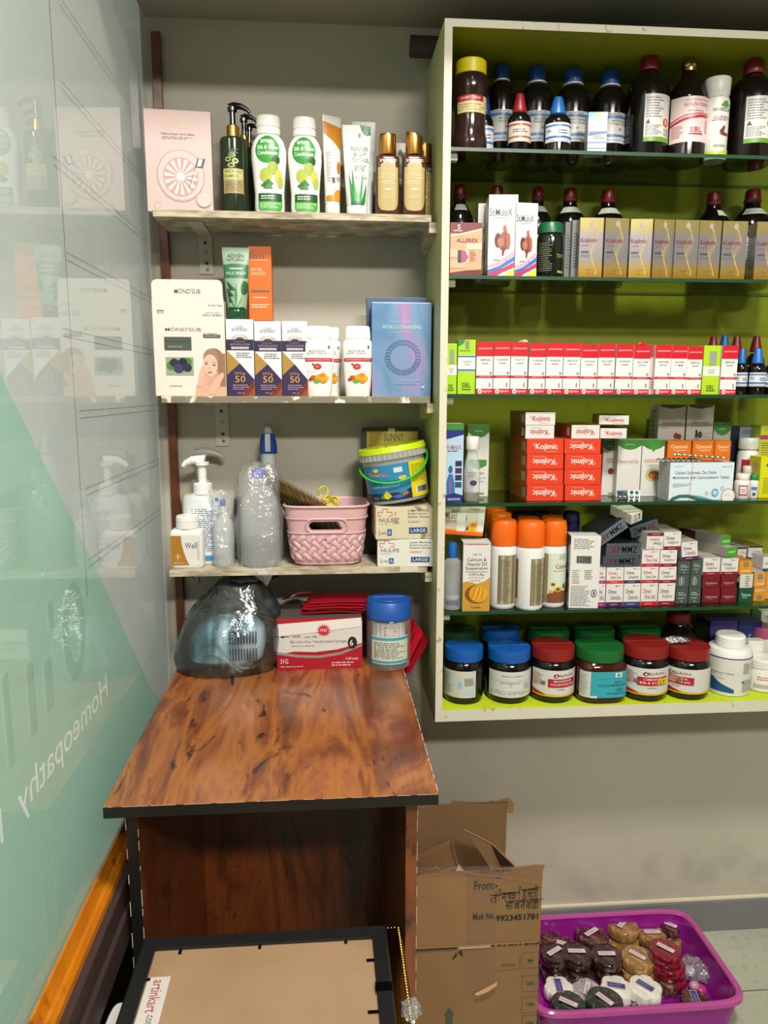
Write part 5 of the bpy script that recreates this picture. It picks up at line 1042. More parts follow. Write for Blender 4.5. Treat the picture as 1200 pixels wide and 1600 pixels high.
cpx('dilution_carton', 'lime green carton standing near the right end of the red row', 'box', 1098, 1125, 540, G3, YD, .030, '#a6c81e', F=sb2)
for px, py, a, lb in ((818, 531, 0, 'torn cardboard flap sticking up from the third red and white carton'), (1003, 534, 1, 'torn red flap sticking up from the tenth red and white carton')):
    p = at(px, py+5, YD+.012); s = MB(); s.add([(-.007, 0, 0), (.007, 0, 0), (.010, .004, .004), (.006, .008, .007), (-.002, .006, .006), (-.009, .004, .002)], [(0, 1, 2, 3, 4, 5)], '#b9a890' if not a else '#b01824')
    s.add([(-.007, .0006, -.0006), (.007, .0006, -.0006), (.010, .0046, .0034), (.006, .0086, .0064), (-.002, .0066, .0054), (-.009, .0046, .0014)], [(5, 4, 3, 2, 1, 0)], '#8a7a64')
    tag(s.build('torn_flap', None, p), lb, 'flap')
for a, b, t_, Y, c_, lb in ((1103, 1120, 526, -.070, '#8c1526', 'red-capped dropper bottle behind the lime green carton on the middle shelf'), (1120, 1138, 524, -.075, '#1b5ea8', 'blue-capped dropper bottle showing only its cap behind the last red carton'), (1139, 1157, 526, -.080, '#6e0f1a', 'red-capped dropper bottle just right of the back blue cap, middle shelf'), (1169, 1188, 525, -.060, '#7a1420', 'red-capped dropper bottle at the back, above the front blue caps')):
    dropper(a-4, b+4, t_, Y, G3, lb, c_, ba, cap0=.74)
for a, b, t_, lb in ((1148, 1167, 545, 'blue-capped dropper bottle half hidden by the last red carton'), (1168, 1196, 545, 'blue-capped dropper bottle with white label, front right of the middle shelf'), (1194, 1220, 550, 'blue-capped dropper bottle cut by the photo edge on the middle shelf')):
    dropper(a, b, t_, -.155, G3, lb, '#1b62b4', ba, cap0=.66, frac=(.18, .48))

# ================================================================== second glass shelf from the bottom
leaf = [('p', [(0, .90), (.25, .84), (.5, .82), (.75, .84), (1, .90), (1, 1), (0, 1)], '#3f7a34'), ('g', .3, .9, .7, .93, 1, '#a8c49c')]
spine = [('r', 0, .0, 1, .92, '#a9c2d8'), ('r', 0, .80, 1, .92, '#1f2f70'), ('p', [(0, .80), (1, .86), (1, .80)], '#a9c2d8'), ('t', 'RHUMANKUR', .46, .70, .80, .06, '#a8242e'), ('g', .1, .64, .8, .67, 1, '#3a3a4a'), ('r', .55, .46, .92, .53, '#2a3050'), ('r', .55, .37, .92, .44, '#4a2a50'), ('r', .55, .28, .92, .35, '#2a3050'), ('r', .55, .19, .92, .26, '#2a4a6a'), ('e', .28, .42, .12, .05, '#2f5f9c'), ('p', [(.08, .08), (.06, .26), (.18, .36), (.4, .36), (.52, .24), (.55, .08)], '#2f6aa8'), ('p', [(.24, .1), (.27, .32), (.32, .32), (.30, .1)], '#c04a4a'), ('p', [(0, 0), (1, 0), (1, .09), (.5, .12), (0, .09)], '#1f2f70'), ('t', 'BAKSONS', .5, .04, .7, .03, '#d0d8e8')]
cpx('spine_carton', 'tall carton with a blue bare back and spine picture, left end of its shelf', 'box', 696, 724, 662, G4, -.180, .034, '#ccd0cc', F=leaf+spine)
cpx('medicine_carton', 'white carton with green leaf top behind the clear white-capped bottle', 'box', 730, 764, 664, G4, -.110, .030, '#cfd0ca', F=leaf+[('p', [(.1, .44), (.5, .38), (.9, .44), (.9, .52), (.1, .52)], '#4a8040'), ('t', 'Thyrogan', .5, .33, .6, .04, '#a05a50'), ('g', .1, .2, .9, .28, 3, '#8a8a84'), ('r', .4, .03, .8, .06, '#6a9a4a')])
r_, H, Rr, rad = vessel('clear_bottle', 'clear bottle with white flip cap and dark syrup at its base', 'bottle', 725, 750, 682, G4, -.160, [('bottle_body', [(0, .92), (.02, 1), (.48, 1), (.60, .9), (.74, .62), (.80, .5)], M_CLEARB, {'sq': .7}), ('flip_cap', [(.80, .78), (.81, .82), (.985, .80), (1, .74)], '#d8d6d2')], [(.20, .50, 62, None, [('e', .5, .3, .2, .14, '#3a3560'), ('g', .2, .6, .8, .9, 3, '#6a6a60')])])
MB().loft([(.002, Rr*.93, Rr*.65), (H*.13, Rr*.94, Rr*.66)], 'g#4a3a18').build('syrup', r_)
OR_ = '#d23a1e'
kt = [('t', '*Kojimic', .54, .46, .60, .50, '#e6d0c8'), ('g', .50, .14, .84, .20, 1, '#e6b8a8'), ('l', [(.22, .74), (.17, .62), (.22, .52)], .0008, '#e6d0c8')]
kw = [('t', '*Kojimic', .54, .46, .60, .50, '#b8452f'), ('g', .50, .14, .84, .20, 1, '#b06a58'), ('l', [(.22, .74), (.17, .62), (.22, .52)], .0008, '#b8452f')]
KD = .13
zb = G4; rowtop = [757.5, 733, 709.5, 686]
ordn = ['bottom', 'second', 'third', 'fourth']
for c, (a, b, sd) in enumerate(((823, 880.5, 'left'), (882, 939.5, 'right'))):
    zc = G4
    for k in range(4):
        zt = at((a+b)/2, rowtop[k], -.176).z
        carton('cream_carton', f'orange-red cream carton, {ordn[k]} layer up in the {sd} stack', 'box', at(b, rowtop[k]+12, -.176).x-at(a, rowtop[k]+12, -.176).x-.0008, KD, zt-zc-.0006, OR_, F=kt, L=[('r', 0, 0, 1, 1, '#b85a28'), ('r', .72, .2, .92, .8, '#b8a898'), ('g', .05, .2, .65, .8, 3, '#8a3a1c')], T=[('r', 0, 0, 1, 1, '#c04a24')], flip=not (k == 3 and c == 0), loc=((at(a, rowtop[k]+12, -.176).x+at(b, rowtop[k]+12, -.176).x)/2+.0006*math.sin(k*3+c), -.176+.001*math.sin(k*2.2+c), zc+.0003), rot=(0, 0, R(.8*math.sin(k*1.7+c*2))), group='stacked orange and white cream cartons')
        zc = zt
    if c == 0: ztl = zc
    else: ztr = zc
def kbox(a, b, t_, zb_, Y, yaw, flip, lb, base='#d0ccca', sidec='#8a4428'):
    pa = at(a, t_+12, Y).x; pb = at(b, t_+12, Y).x; zt = at((a+b)/2, t_, Y).z
    carton('cream_carton', lb, 'box', (pb-pa), KD*.9, zt-zb_-.0005, base, F=kw, L=[('r', 0, 0, 1, 1, sidec), ('r', .76, .2, .92, .8, '#c0b8b0')], T=[('r', 0, 0, 1, 1, '#7a3018')], flip=flip, loc=((pa+pb)/2, Y, zb_+.0003), rot=(0, 0, R(yaw)), group='stacked orange and white cream cartons'); return zt
z1 = kbox(821, 866, 664.5, ztl, -.172, 0, True, 'white-ended cream carton on top of the left orange stack')
kbox(821, 867.5, 644, z1, -.172, 0, False, 'topmost white-ended cream carton of the left stack')
z1 = kbox(893, 937, 664, ztr, -.172, 0, True, 'white-ended cream carton lying on the right orange stack', sidec='#a02c20')
z2 = kbox(938.5, 978, 669, ztr, -.166, -9, False, 'white-ended cream carton jutting out at the right of the right stack')
kbox(937, 981, 649, max(z1, z2), -.166, -14, False, 'topmost white-ended cream carton, turned askew over the right stack')
def leafbox(a, b, t_, Y, D, lb, extra, yaw=0, base='#cfcdc8', L=None): return cpx('medicine_carton', lb, 'box', a, b, t_, G4, Y, D, base, F=leaf+extra, yaw=yaw, L=L)
leafbox(941, 963, 690, -.105, .03, 'white leaf-topped carton just right of the orange stack', [('g', .3, .6, .95, .7, 3, '#7a5a54'), ('e', .6, .45, .2, .06, '#7a3a34'), ('r', .5, .02, .95, .05, '#6a9a4a')])
leafbox(964, 1001, 687, -.125, .035, 'white leaf-topped carton with a red line of print, behind the small blisters', [('t', 'Nano Leaf Plus', .5, .62, .8, .04, '#a85a50'), ('r', .1, .58, .9, .583, '#b07a70'), ('g', .2, .03, .8, .06, 1, '#6a9a4a')])
leafbox(1002, 1037, 687, -.125, .035, 'white leaf-topped carton with a red organ picture left of the blister packs', [('p', [(.1, .99), (.5, .78), (.9, .99)], '#3f8a34'), ('r', .1, .60, .9, .66, '#c8a8a0'), ('e', .55, .38, .36, .12, '#a8b86a'), ('e', .58, .38, .26, .08, '#a8483a'), ('e', .58, .36, .18, .05, '#c8705a'), ('o', .32, .10, .13, .05, .0006, '#5a7a50')])
cpx('tall_carton', 'tall white carton with green top and red heart figures standing at the back', 'box', 1026, 1068, 632, G4, -.080, .045, '#c2bdb6', F=[('p', [(0, 1), (.1, .97), (.5, .95), (.9, .97), (1, 1)], '#2f5a2c'), ('t', 'Cardistol', .5, .80, .72, .04, '#8a4a48'), ('r', .1, .76, .9, .765, '#8a4a48'), ('g', .1, .73, .5, .745, 1, '#7a7470'), ('e', .68, .65, .09, .035, '#8a3a34'), ('e', .80, .64, .09, .03, '#7a342e')], L=[('g', .3, .3, .7, .95, 12, '#85817a')])
cpx('tall_carton', 'tall white carton with green top and two black walking figures at the back', 'box', 1070, 1112, 632, G4, -.080, .045, '#c2bdb6', F=[('p', [(0, 1), (.1, .97), (.5, .95), (.9, .97), (1, 1)], '#2f5a2c'), ('t', 'Lithorheim', .5, .80, .66, .035, '#4a444e'), ('r', .15, .76, .85, .765, '#6a5a60'), ('e', .38, .70, .04, .018, '#2a2624'), ('p', [(.33, .60), (.35, .69), (.43, .69), (.44, .60), (.38, .64)], '#2a2624'), ('e', .52, .66, .08, .04, '#4a4644'), ('l', [(.6, .66), (.9, .68)], .0005, '#5a5654'), ('l', [(.6, .64), (.9, .63)], .0005, '#5a5654')])
leafbox(1112, 1139, 661, -.080, .030, 'small white leaf-topped carton between the tall cartons and the dark blue box', [('g', .05, .55, .95, .65, 3, '#8a4a48')], base='#b5b0a8')
cpx('tablet_box', 'grey and dark blue box lying at the back right, above the orange cartons', 'box', 1140, 1184, 666, G4, -.075, .05, '#8a90a0', F=[('r', 0, 0, .28, 1, '#11162e'), ('p', [(.62, .72), (1, 1), (1, .72)], '#161f4a'), ('p', [(1, 1), (.95, .96), (.62, .70), (1, .7)], '#161f4a'), ('g', .34, .88, .8, .95, 2, '#4a5060')])
ch = [('t', 'Chestonil', .48, .72, .70, .20, '#e6dcc8'), ('t', 'Together', .52, .50, .56, .14, '#e6d0b0'), ('g', .4, .88, .8, .92, 1, '#e6d0b0')]
zc = at(1080, 720, -.12).z
for a, b, Y, lb, yw in ((1041, 1078, -.128, 'orange cough syrup carton, left of the three behind the blister packs', 0), (1080, 1115, -.128, 'orange cough syrup carton, middle of the three behind the blister packs', 0), (1114, 1141, -.132, 'orange cough syrup carton, right of the three behind the blister packs', 10)):
    c0 = at((a+b)/2, 688, Y); zc0 = at((a+b)/2, 735, Y).z
    cpx('cough_carton', lb, 'box', a, b, 689, G4, Y, .036, '#cf6d12', yaw=yw, F=[(k[0],)+tuple(k[1:2])+(k[2],)+(.68+k[3]*.30,)+(k[4],)+(k[5]*.3,)+(k[6],) if k[0] == 't' else k for k in ch if k[0] == 't']+[('r', 0, 0, 1, .35, '#c9c5bc'), ('e', .5, .42, .26, .11, '#a8b01e'), ('e', .5, .42, .10, .07, '#2f7a2c')], RR=[('r', 0, 0, 1, .35, '#c9c5bc'), ('t', 'Lots of relief', .5, .85, .5, .05, '#e6dcc8'), ('e', .5, .44, .3, .12, '#a8b01e'), ('e', .5, .44, .1, .07, '#2f7a2c')], group='orange cough syrup cartons')
cpx('calcium_box', 'wide pale blue calcium tablet box with wavy green swoosh at the front of its shelf', 'box', 1045, 1147, 723, G4, -.188, .045, '#c6d3dc', yaw=2, F=[('r', .06, .90, .20, .91, '#6a7480'), ('t', 'Calcium Carbonate, Zinc Oxide', .40, .735, .64, .095, '#3e4a56'), ('t', 'Multivitamin with Cyanocobalamin Tablets', .49, .60, .88, .095, '#3e4a56'), ('t', 'KOZTACAL-XT', .19, .42, .26, .07, '#5a5a6a'), ('g', .05, .36, .2, .38, 1, '#7a7a84'), ('t', 'Tablet of 10', .88, .89, .16, .03, '#6a7480'),
    ('p', [(0, 0), (.06, .10), (.16, .16), (.30, .16), (.50, .06), (.70, 0), (.45, 0), (.30, .08), (.18, .08), (.06, 0)], '#2f5c54'), ('p', [(.3, .16), (.5, .12), (.66, .03), (.8, .0), (.7, 0), (.5, .06), (.38, .12)], '#5a9ab0'), ('e', .72, .20, .055, .11, '#5a98b4'), ('e', .72, .20, .03, .06, '#c0d8e0'), ('t', 'Ca', .72, .20, .03, .06, '#3a7090'), ('o', .83, .32, .025, .05, .0007, '#6aa0b8'), ('o', .59, .19, .022, .045, .0007, '#6aa07a'), ('e', .93, .11, .11, .20, '#b87a6a'), ('e', .93, .10, .10, .185, '#d4d6d6'), ('t', 'DVL', .92, .14, .08, .06, '#b08070'), ('l', [(.34, 1), (.32, .0)], .0006, '#b84a5a')],
    L=[('r', 0, 0, 1, 1, '#a8a8a8'), ('g', .1, .1, .9, .95, 14, '#85858a')], T=[('r', 0, 0, 1, 1, '#b8b8bc')])
zc = at(1095, 723, -.188).z+.0016
def blister(lb, loc, rot, n=8, m_=2, L_=.085, W_=.034, grp='silver blister strips'):
    s = MB().box(-L_/2, L_/2, -W_/2, W_/2, 0, .0006, 'm#b8b8ba')
    for i in range(n):
        for j in range(m_):
            x = -L_/2+L_*(i+.5)/n; y = -W_/2+W_*(j+.5)/m_; r0 = min(L_/n, W_/m_)*.40
            s.loft([(.0006, r0, r0), (.003, r0*.92, r0*.92), (.0042, r0*.6, r0*.6), (.0044, .0002, .0002)], 'm#d2d2d4', cx=x, cy=y, seg=14)
    return tag(s.build('blister_strip', None, loc, rot), lb, 'blister strip', grp)
p = at(1062, 718, -.165); blister('silver blister strip lying lowest on the calcium box, sticking out left', (p.x, -.160, zc), (0, 0, R(4)))
p = at(1092, 714, -.165); blister('silver blister strip on top, slanting to the right over the calcium box', (p.x, -.164, zc+.0075), (R(-6), R(4), R(-3)), 9, 2, .100)
for px, lb, yw in ((974, 'small silver blister pack leaning left of its twin in front of the leaf cartons', 10), (992, 'small silver blister pack with green print, right of its twin', -12)):
    p = at(px, 778, -.165); s = MB().box(-.011, .011, -.0005, .0005, 0, .017, 'm#8f9296')
    for i in range(2):
        for j in range(2): s.sphere((-.005+.010*i, -.0008, .004+.009*j), .0038, .003, .0036, ('m#9fb0b8', 'g#2a4a7a', 'm#9fb0b8', 'g#3a7a5a')[i*2+j], 12, 8)
    tag(s.build('blister_strip', None, (p.x, -.162, G4+.0003), (R(-14), 0, R(yw))), lb, 'blister strip')
def pill(a, b, t_, Y, z, lb, cap, band=None, capk=.8, cap0=.76, bw='#d6d4d0', art=None):
    return vessel('pill_bottle', lb, 'bottle', a, b, t_, z, Y, [('bottle_body', [(0, .92), (.03, 1), (cap0-.14, 1), (cap0-.05, .92), (cap0, .72)], bw), ('ribbed_cap', [(cap0, capk), (cap0+.02, capk*1.04), (.97, capk*1.02), (1, capk*.92)], cap)], [(.08, cap0-.18, 62, band, art or [('g', .1, .2, .9, .85, 4, '#8a8480')])] if band or art else [], seg=28)
pill(1152, 1182, 684, -.095, G4, 'white bottle with crimson label and white cap behind the two little pill bottles', '#cfcdc8', '#a01430', cap0=.80, capk=.92)
pill(1158, 1175, 728, -.125, G4, 'plain white pill bottle mostly hidden between the crimson-labelled bottle and the front pair', '#c9c7c2')
pill(1148, 1170, 740, -.165, G4, 'small white pill bottle with red-framed label right of the calcium box', '#d6d4d0', None, art=[('r', .1, .15, .62, .95, '#a03040'), ('r', .16, .25, .56, .85, '#d8d2cc'), ('g', .2, .35, .5, .7, 2, '#8a5a54')])
pill(1170, 1184, 742, -.160, G4, 'tiny white pill bottle with dark green cap', '#1f7a44', None, cap0=.78, art=[('r', .1, .55, .6, .8, '#3a7ab8'), ('e', .35, .2, .14, .12, '#2a3450')])
cpx('medicine_carton', 'yellow-green carton with magenta band at the back right, upper one', 'box', 1185, 1215, 665, G4, -.11, .04, '#b9b93a', F=[('r', 0, .80, 1, .86, '#a03a5a'), ('g', .1, .5, 1, .76, 8, '#7a7a2c')])
cpx('medicine_carton', 'yellow carton with flower picture at the front right edge', 'box', 1187, 1215, 714, G4, -.165, .04, '#c6c412', F=[('e', .6, .80, .3, .05, '#5a3a80'), ('g', .2, .1, 1, .5, 8, '#7a7a1c')], L=[('e', .5, .75, .3, .12, '#b89a60'), ('e', .4, .5, .2, .1, '#8a8a40')])

# ================================================================== lowest glass shelf
r_, H, Rr, rad = vessel('clear_bottle', 'clear bottle with blue cap at the left end of the lowest glass shelf', 'bottle', 692, 721, 848, G5, -.165, [('bottle_body', [(0, .92), (.02, 1), (.66, 1), (.72, .94), (.76, .6), (.78, .45)], M_CLEARB), ('blue_cap', [(.78, .50), (.79, .54), (.93, .50), (1, .44)], '#1b62b4')], [(.06, .24, 60, None, [('r', .1, .6, .8, .95, '#9aa4b0'), ('g', .1, .1, .9, .5, 3, '#2f3f80')])])
o = cpx('electrolyte_box', 'white and orange electrolyte box tilted on top of the calcium suspension carton', 'box', 690, 755, 790, at(722, 836, -.165).z, -.165, .045, '#cbbfae', F=[('p', [(0, 0), (1, 0), (1, .10), (0, .16)], '#d2571a'), ('p', [(0, .16), (1, .10), (1, .14), (0, .22)], '#c9a05a'), ('t', 'ELECTRAL', .34, .60, .52, .14, '#3c4a3c'), ('g', .05, .40, .6, .5, 2, '#6a6a5c'), ('r', .34, .12, .54, .85, '#d4cfc6'), ('e', .80, .28, .18, .17, '#d49a18'), ('e', .74, .34, .06, .06, '#b8721a'), ('e', .84, .22, .07, .06, '#e0b03a'), ('r', .84, .15, 1, 1, '#d4d0ca'), ('p', [(.57, .18), (.63, .18), (.60, .36)], '#2a2a2a'), ('g', .6, .88, .95, .93, 1, '#5a5a54')])
o.rotation_euler = (0, R(4.5), 0)
F = [('r', 0, .97, 1, 1, '#b8a8a4'), ('g', .1, .96, .9, .99, 1, '#a04a4a'), ('t', '150 ml', .5, .83, .3, .025, '#5a5450'), ('t', 'Calcium &', .5, .755, .70, .05, '#4a4448'), ('t', 'Vitamin D3', .5, .69, .74, .05, '#4a4448'), ('t', 'Suspension', .5, .625, .80, .055, '#4a4448'), ('r', .1, .575, .9, .58, '#4a4448'), ('t', 'CIPCAL', .5, .54, .58, .035, '#9c2a50'), ('t', 'S Y R U P', .5, .49, .5, .02, '#5a4440'), ('g', .3, .445, .7, .46, 1, '#5a4440'),
     ('p', [(0, 0), (1, 0), (1, .50), (.8, .44), (.5, .40), (.2, .44), (0, .42)], '#b88a34'), ('e', .52, .25, .44, .14, '#7a4a18'), ('e', .60, .26, .36, .13, '#c98f22')]
for k in range(6): F.append(('l', [(.32+.09*k, .16+.008*k), (.40+.085*k, .26), (.50+.06*k, .37-.01*k)], .0010, '#e8c05a' if k % 2 else '#a86a18'))
F += [('t', 'Cipla', .5, .055, .36, .035, '#2a1a10')]
cpx('calcium_suspension_carton', 'tall white and gold calcium suspension carton with a shell picture', 'box', 723, 766, 848, G5, -.192, .042, '#cfccc9', F=F, L=[('r', 0, 0, 1, 1, '#9a938c'), ('g', .2, .1, .8, .9, 16, '#6a645e')], yaw=-3)
def can(a, b, t_, Y, lb, art, cap='#e0620c', cap0=.71, stripe=0, tilt=0, extra=None):
    r_, H, Rr, rad = vessel('spray_can', lb, 'can', a, b, t_, G5, Y, [('can_body', [(0, .90), (.015, .97), (.03, 1), (.66, 1), (.69, .97), (.71, .92)], '#dadad8'), ('orange_cap' if cap[1] == 'e' else 'cap', [(cap0, .98), (cap0+.01, 1.0), (.93, .97), (.965, .93), (.985, .88), (1, .5), (1.0, .01)], cap)], [(.06, .66, 88, None, art)] if art else [], group='cans with orange caps' if cap[1] == 'e' else None, rot=(0, 0, R(tilt)))
    return r_
silver = [('r', .30, .0, .86, .92, '#8d8468')]+[('r', .31+.09*k, .01, .345+.09*k, .91, ('#6e6650', '#b8b096', '#77705a', '#a39a80', '#5d5846', '#b0a88e')[k]) for k in range(6)]+[('g', .32, .05, .62, .85, 26, '#6a5f48')]
silver2 = [('r', .44, .0, .98, .88, '#8d8468'), ('r', .0, .10, .12, .85, '#8a5a38')]+[('r', .45+.09*k, .01, .485+.09*k, .87, ('#77705a', '#b0a88e', '#6e6650', '#c0b8a0', '#5d5846', '#a39a80')[k]) for k in range(6)]+[('g', .5, .05, .8, .8, 26, '#6a5f48')]
calen = [('r', 0, 0, .28, .94, '#8c7c62'), ('r', .28, 0, 1, .95, '#c8cebc'), ('p', [(.28, 0), (1, 0), (1, .30), (.75, .22), (.5, .26), (.28, .16)], '#7a4630'), ('t', 'Calendula', .72, .70, .50, .08, '#4a2420'), ('g', .42, .60, .9, .63, 1, '#7a6a5c'), ('r', .56, .83, .84, .93, '#a8b0a4'), ('e', .55, .26, .10, .05, '#c99a1c'), ('e', .55, .26, .04, .025, '#3a2414'), ('e', .42, .36, .06, .035, '#b88a1c'), ('e', .42, .36, .03, .018, '#2a1c10'), ('e', .38, .22, .06, .03, '#c9a83c'), ('e', .74, .32, .07, .05, '#4a6a3c'), ('p', [(.7, .3), (.95, .55), (.98, .3)], '#8aa4b0')]
can(766, 806, 810, -.160, 'white spray can with orange cap and silver panel, left of the front three', silver, tilt=0)
can(806, 849, 812, -.172, 'white spray can with orange cap and silver panel, middle of the front three', silver2, tilt=0)
can(845, 883, 811, -.158, 'white calendula spray can with orange cap and flower label, right of the front three', calen)
can(762, 798, 800, -.100, 'spray can with orange cap standing behind the left front can', None)
can(757, 790, 793, -.050, 'spray can with orange cap at the back left, farthest behind', None)
can(806, 842, 806, -.100, 'spray can with orange cap behind the middle front can', None)
can(842, 878, 804, -.100, 'spray can with orange cap behind the calendula can', None)
for a, b, t_, Y, lb in ((877, 903, 798, -.085, 'can with dark violet cap standing behind the white barcode carton'), (796, 832, 799, -.045, 'can with dark navy cap at the back, left one'), (826, 858, 798, -.045, 'can with dark navy cap at the back, right one')):
    can(a, b, t_, Y, lb, None, cap='#22205a')
cpx('barcode_carton', 'white carton with barcode and fine print, right of the spray cans', 'box', 891, 936, 838, G5, -.188, .045, '#d2d0cd', yaw=-7, F=[('g', .1, .82, .85, .97, 6, '#6a6666'), ('g', .08, .34, .36, .54, 7, '#7a7676'), ('g', .5, .40, .8, .54, 5, '#5a5656'), ('g', .06, .03, .75, .32, 14, '#7a7676'), ('e', .84, .21, .10, .055, '#3a3838'), ('e', .84, .21, .075, .04, '#d0cecb'), ('e', .84, .21, .03, .03, '#3a3838')]+[('r', .20+.03*k, .63, .215+.03*k+(.008 if k % 3 else 0), .73, '#2a2828') for k in range(17)],
    L=[('p', [(0, 1), (1, 1), (1, .90), (.5, .84), (0, .80)], '#3f7a2c'), ('g', .1, .56, .9, .6, 1, '#b04a4a'), ('e', .5, .30, .3, .12, '#b03a2a'), ('e', .55, .42, .16, .06, '#a87a5c'), ('e', .60, .44, .16, .07, '#1f1614'), ('p', [(0, 0), (.6, 0), (0, .1)], '#3f7a2c')])
# Omeo cartons: (px0, px1, top px, row) white ends with a coloured foot band
def om(word, band, dark='#3c3438'):
    return [('r', 0, 0, 1, .19, band), ('g', .25, .06, .75, .12, 1, '#d8b8b8'), ('t', 'Omeo', .36, .66, .50, .20, dark if band in ('#7a1420',) else band if band != '#3a3a80' else dark), ('t', word, .55, .40, .62, .20, '#6a6064'), ('g', .6, .88, .95, .93, 1, '#8a8484'), ('e', .58, .905, .04, .03, '#4a4a4a')]
YO = -.180; OD = .10
def ocol(rows, sd):
    zc = G5
    for a, b, t_, word, band, lb in rows:
        zt = at((a+b)/2, t_, YO).z; xa = at(a, t_+12, YO).x; xb = at(b, t_+12, YO).x
        carton('cream_carton', lb, 'box', xb-xa-.0006, OD, zt-zc-.0006, '#d2ccca', F=om(word, band), T=[('r', 0, 0, 1, 1, '#a8a29c')], loc=((xa+xb)/2, YO, zc+.0003), rot=(0, 0, R(.6*math.sin(a))), group='white ointment cartons with coloured foot bands')
        zc = zt
    return zc
ocol([(934.5, 946, 912, 'Sulfox', '#8a2a80', 'white ointment carton with magenta band, lower one beside the barcode carton'), (934.5, 946.5, 886.5, 'Sulfox', '#8a2a80', 'white ointment carton with magenta band, upper one beside the barcode carton')], 0)
zt = ocol([(947, 974, 912, 'Calendula', '#4a1c50', 'white Calendula ointment carton with purple band in the bottom row'), (947.5, 974.5, 886.5, 'Acne Care', '#c0381c', 'white Acne Care ointment carton with orange band under the dark cartons')], 0)
ocol([(974.5, 1001, 911.5, 'Cinnamon', '#3a3a80', 'white ointment carton with blue band in the bottom row'), (975, 1001.5, 886, 'Cinnamon', '#2a2a50', 'white ointment carton with navy band under the dark cartons')], 0)
z4 = ocol([(1001.5, 1028, 911, 'First Aid', '#b01c28', 'white First Aid ointment carton with red band in the bottom row'), (1002, 1029, 885.5, 'Acne Care', '#a82430', 'white Acne Care ointment carton with red band in the second row'), (1003, 1031, 859.5, 'First Aid', '#b01c28', 'white First Aid ointment carton with red band in the third row')], 0)
z5 = ocol([(1029, 1055, 911, 'Sulphur', '#7a1420', 'white Sulphur ointment carton at the bottom of its four-high stack'), (1030, 1057, 885.5, 'Sulphur', '#7a1420', 'white Sulphur ointment carton second from the bottom of its stack'), (1031.5, 1058, 859.5, 'Sulphur', '#7a1420', 'white Sulphur ointment carton third from the bottom of its stack')], 0)
def ofree(a, b, t_, zb_, Y, lb, F_, base='#cfc9c6', rot=(0, 0, 0), flip=False, D=.10, T='#a8a29c', L=None, nm='cream_carton', group='white ointment cartons with coloured foot bands', RR=None):
    xa = at(a, t_+12, Y).x; xb = at(b, t_+12, Y).x; zt = at((a+b)/2, t_, Y).z
    return carton(nm, lb, 'box', (xb-xa)-.0006, D, zt-zb_-.0006, base, F=F_, T=[('r', 0, 0, 1, 1, T)], L=L, RR=RR, flip=flip, loc=((xa+xb)/2, Y, zb_+.0004), rot=rot, group=group)
ofree(1010, 1037, 832.5, z4, YO+.004, 'upside-down white ointment carton crowning the red band stack', om('Sulphur', '#7a1420'), flip=True, rot=(0, R(1), R(2)))
ofree(1038, 1064.5, 831, z5, YO+.002, 'white Sulphur ointment carton crowning its stack, slightly askew', om('Sulphur', '#7a1420'), rot=(0, R(-1.5), R(-4)))
zm = [('t', 'ZMM-HC', .52, .50, .82, .56, '#0c0e14'), ('t', 'HC', .80, .50, .26, .56, '#7a2020')]
ZC = '#3c464e'
z3 = zt
za = at(975, 869, -.178).z
ofree(942, 999, 868.5, z3, -.178, 'dark grey carton lying directly on the white ointment cartons', zm, base=ZC, flip=True, T='#20242a', nm='dark_carton', group='dark grey cartons', D=.11)
ofree(947, 1002, 849, za, -.176, 'dark grey carton lying on the lowest dark one', zm, base='#444e54', flip=True, T='#20242a', nm='dark_carton', group='dark grey cartons', D=.11)
def tilted(px, py, Y, W, D, H_, rot, lb, F_, base, T, flip=True, nm='dark_carton', cat='box', grp='dark grey cartons'):
    c = at(px, py, Y); o = carton(nm, lb, cat, W, D, H_, base, F=F_, T=[('r', 0, 0, 1, 1, T)], L=[('r', 0, 0, 1, 1, T)], flip=flip, loc=(0, 0, 0), group=grp)
    M_ = Matrix.Rotation(R(rot[2]), 4, 'Z') @ Matrix.Rotation(R(rot[1]), 4, 'Y') @ Matrix.Rotation(R(rot[0]), 4, 'X')
    o.matrix_world = Matrix.Translation(c) @ M_ @ Matrix.Translation((0, 0, -H_/2)); return o
tilted(956, 832, -.178, .064, .105, .021, (0, -36, -4), 'dark grey carton propped up steeply on the left', zm, '#56626c', '#23282a')
tilted(1007, 826, -.150, .060, .105, .022, (0, -17, 3), 'dark grey carton tilted behind the small white carton', zm, '#4a555e', '#23282a', flip=False)
tilted(995, 809, -.185, .029, .055, .020, (14, -14, 22), 'small white carton balanced at the peak of the dark cartons', [('e', .25, .62, .09, .14, '#5a5e66'), ('r', .45, .5, .75, .85, '#9a9a90'), ('e', .3, .25, .1, .13, '#5a3430'), ('e', .66, .25, .07, .1, '#5a3430')], '#d0ccc4', '#c4c0b4', nm='ointment_carton', grp=None)
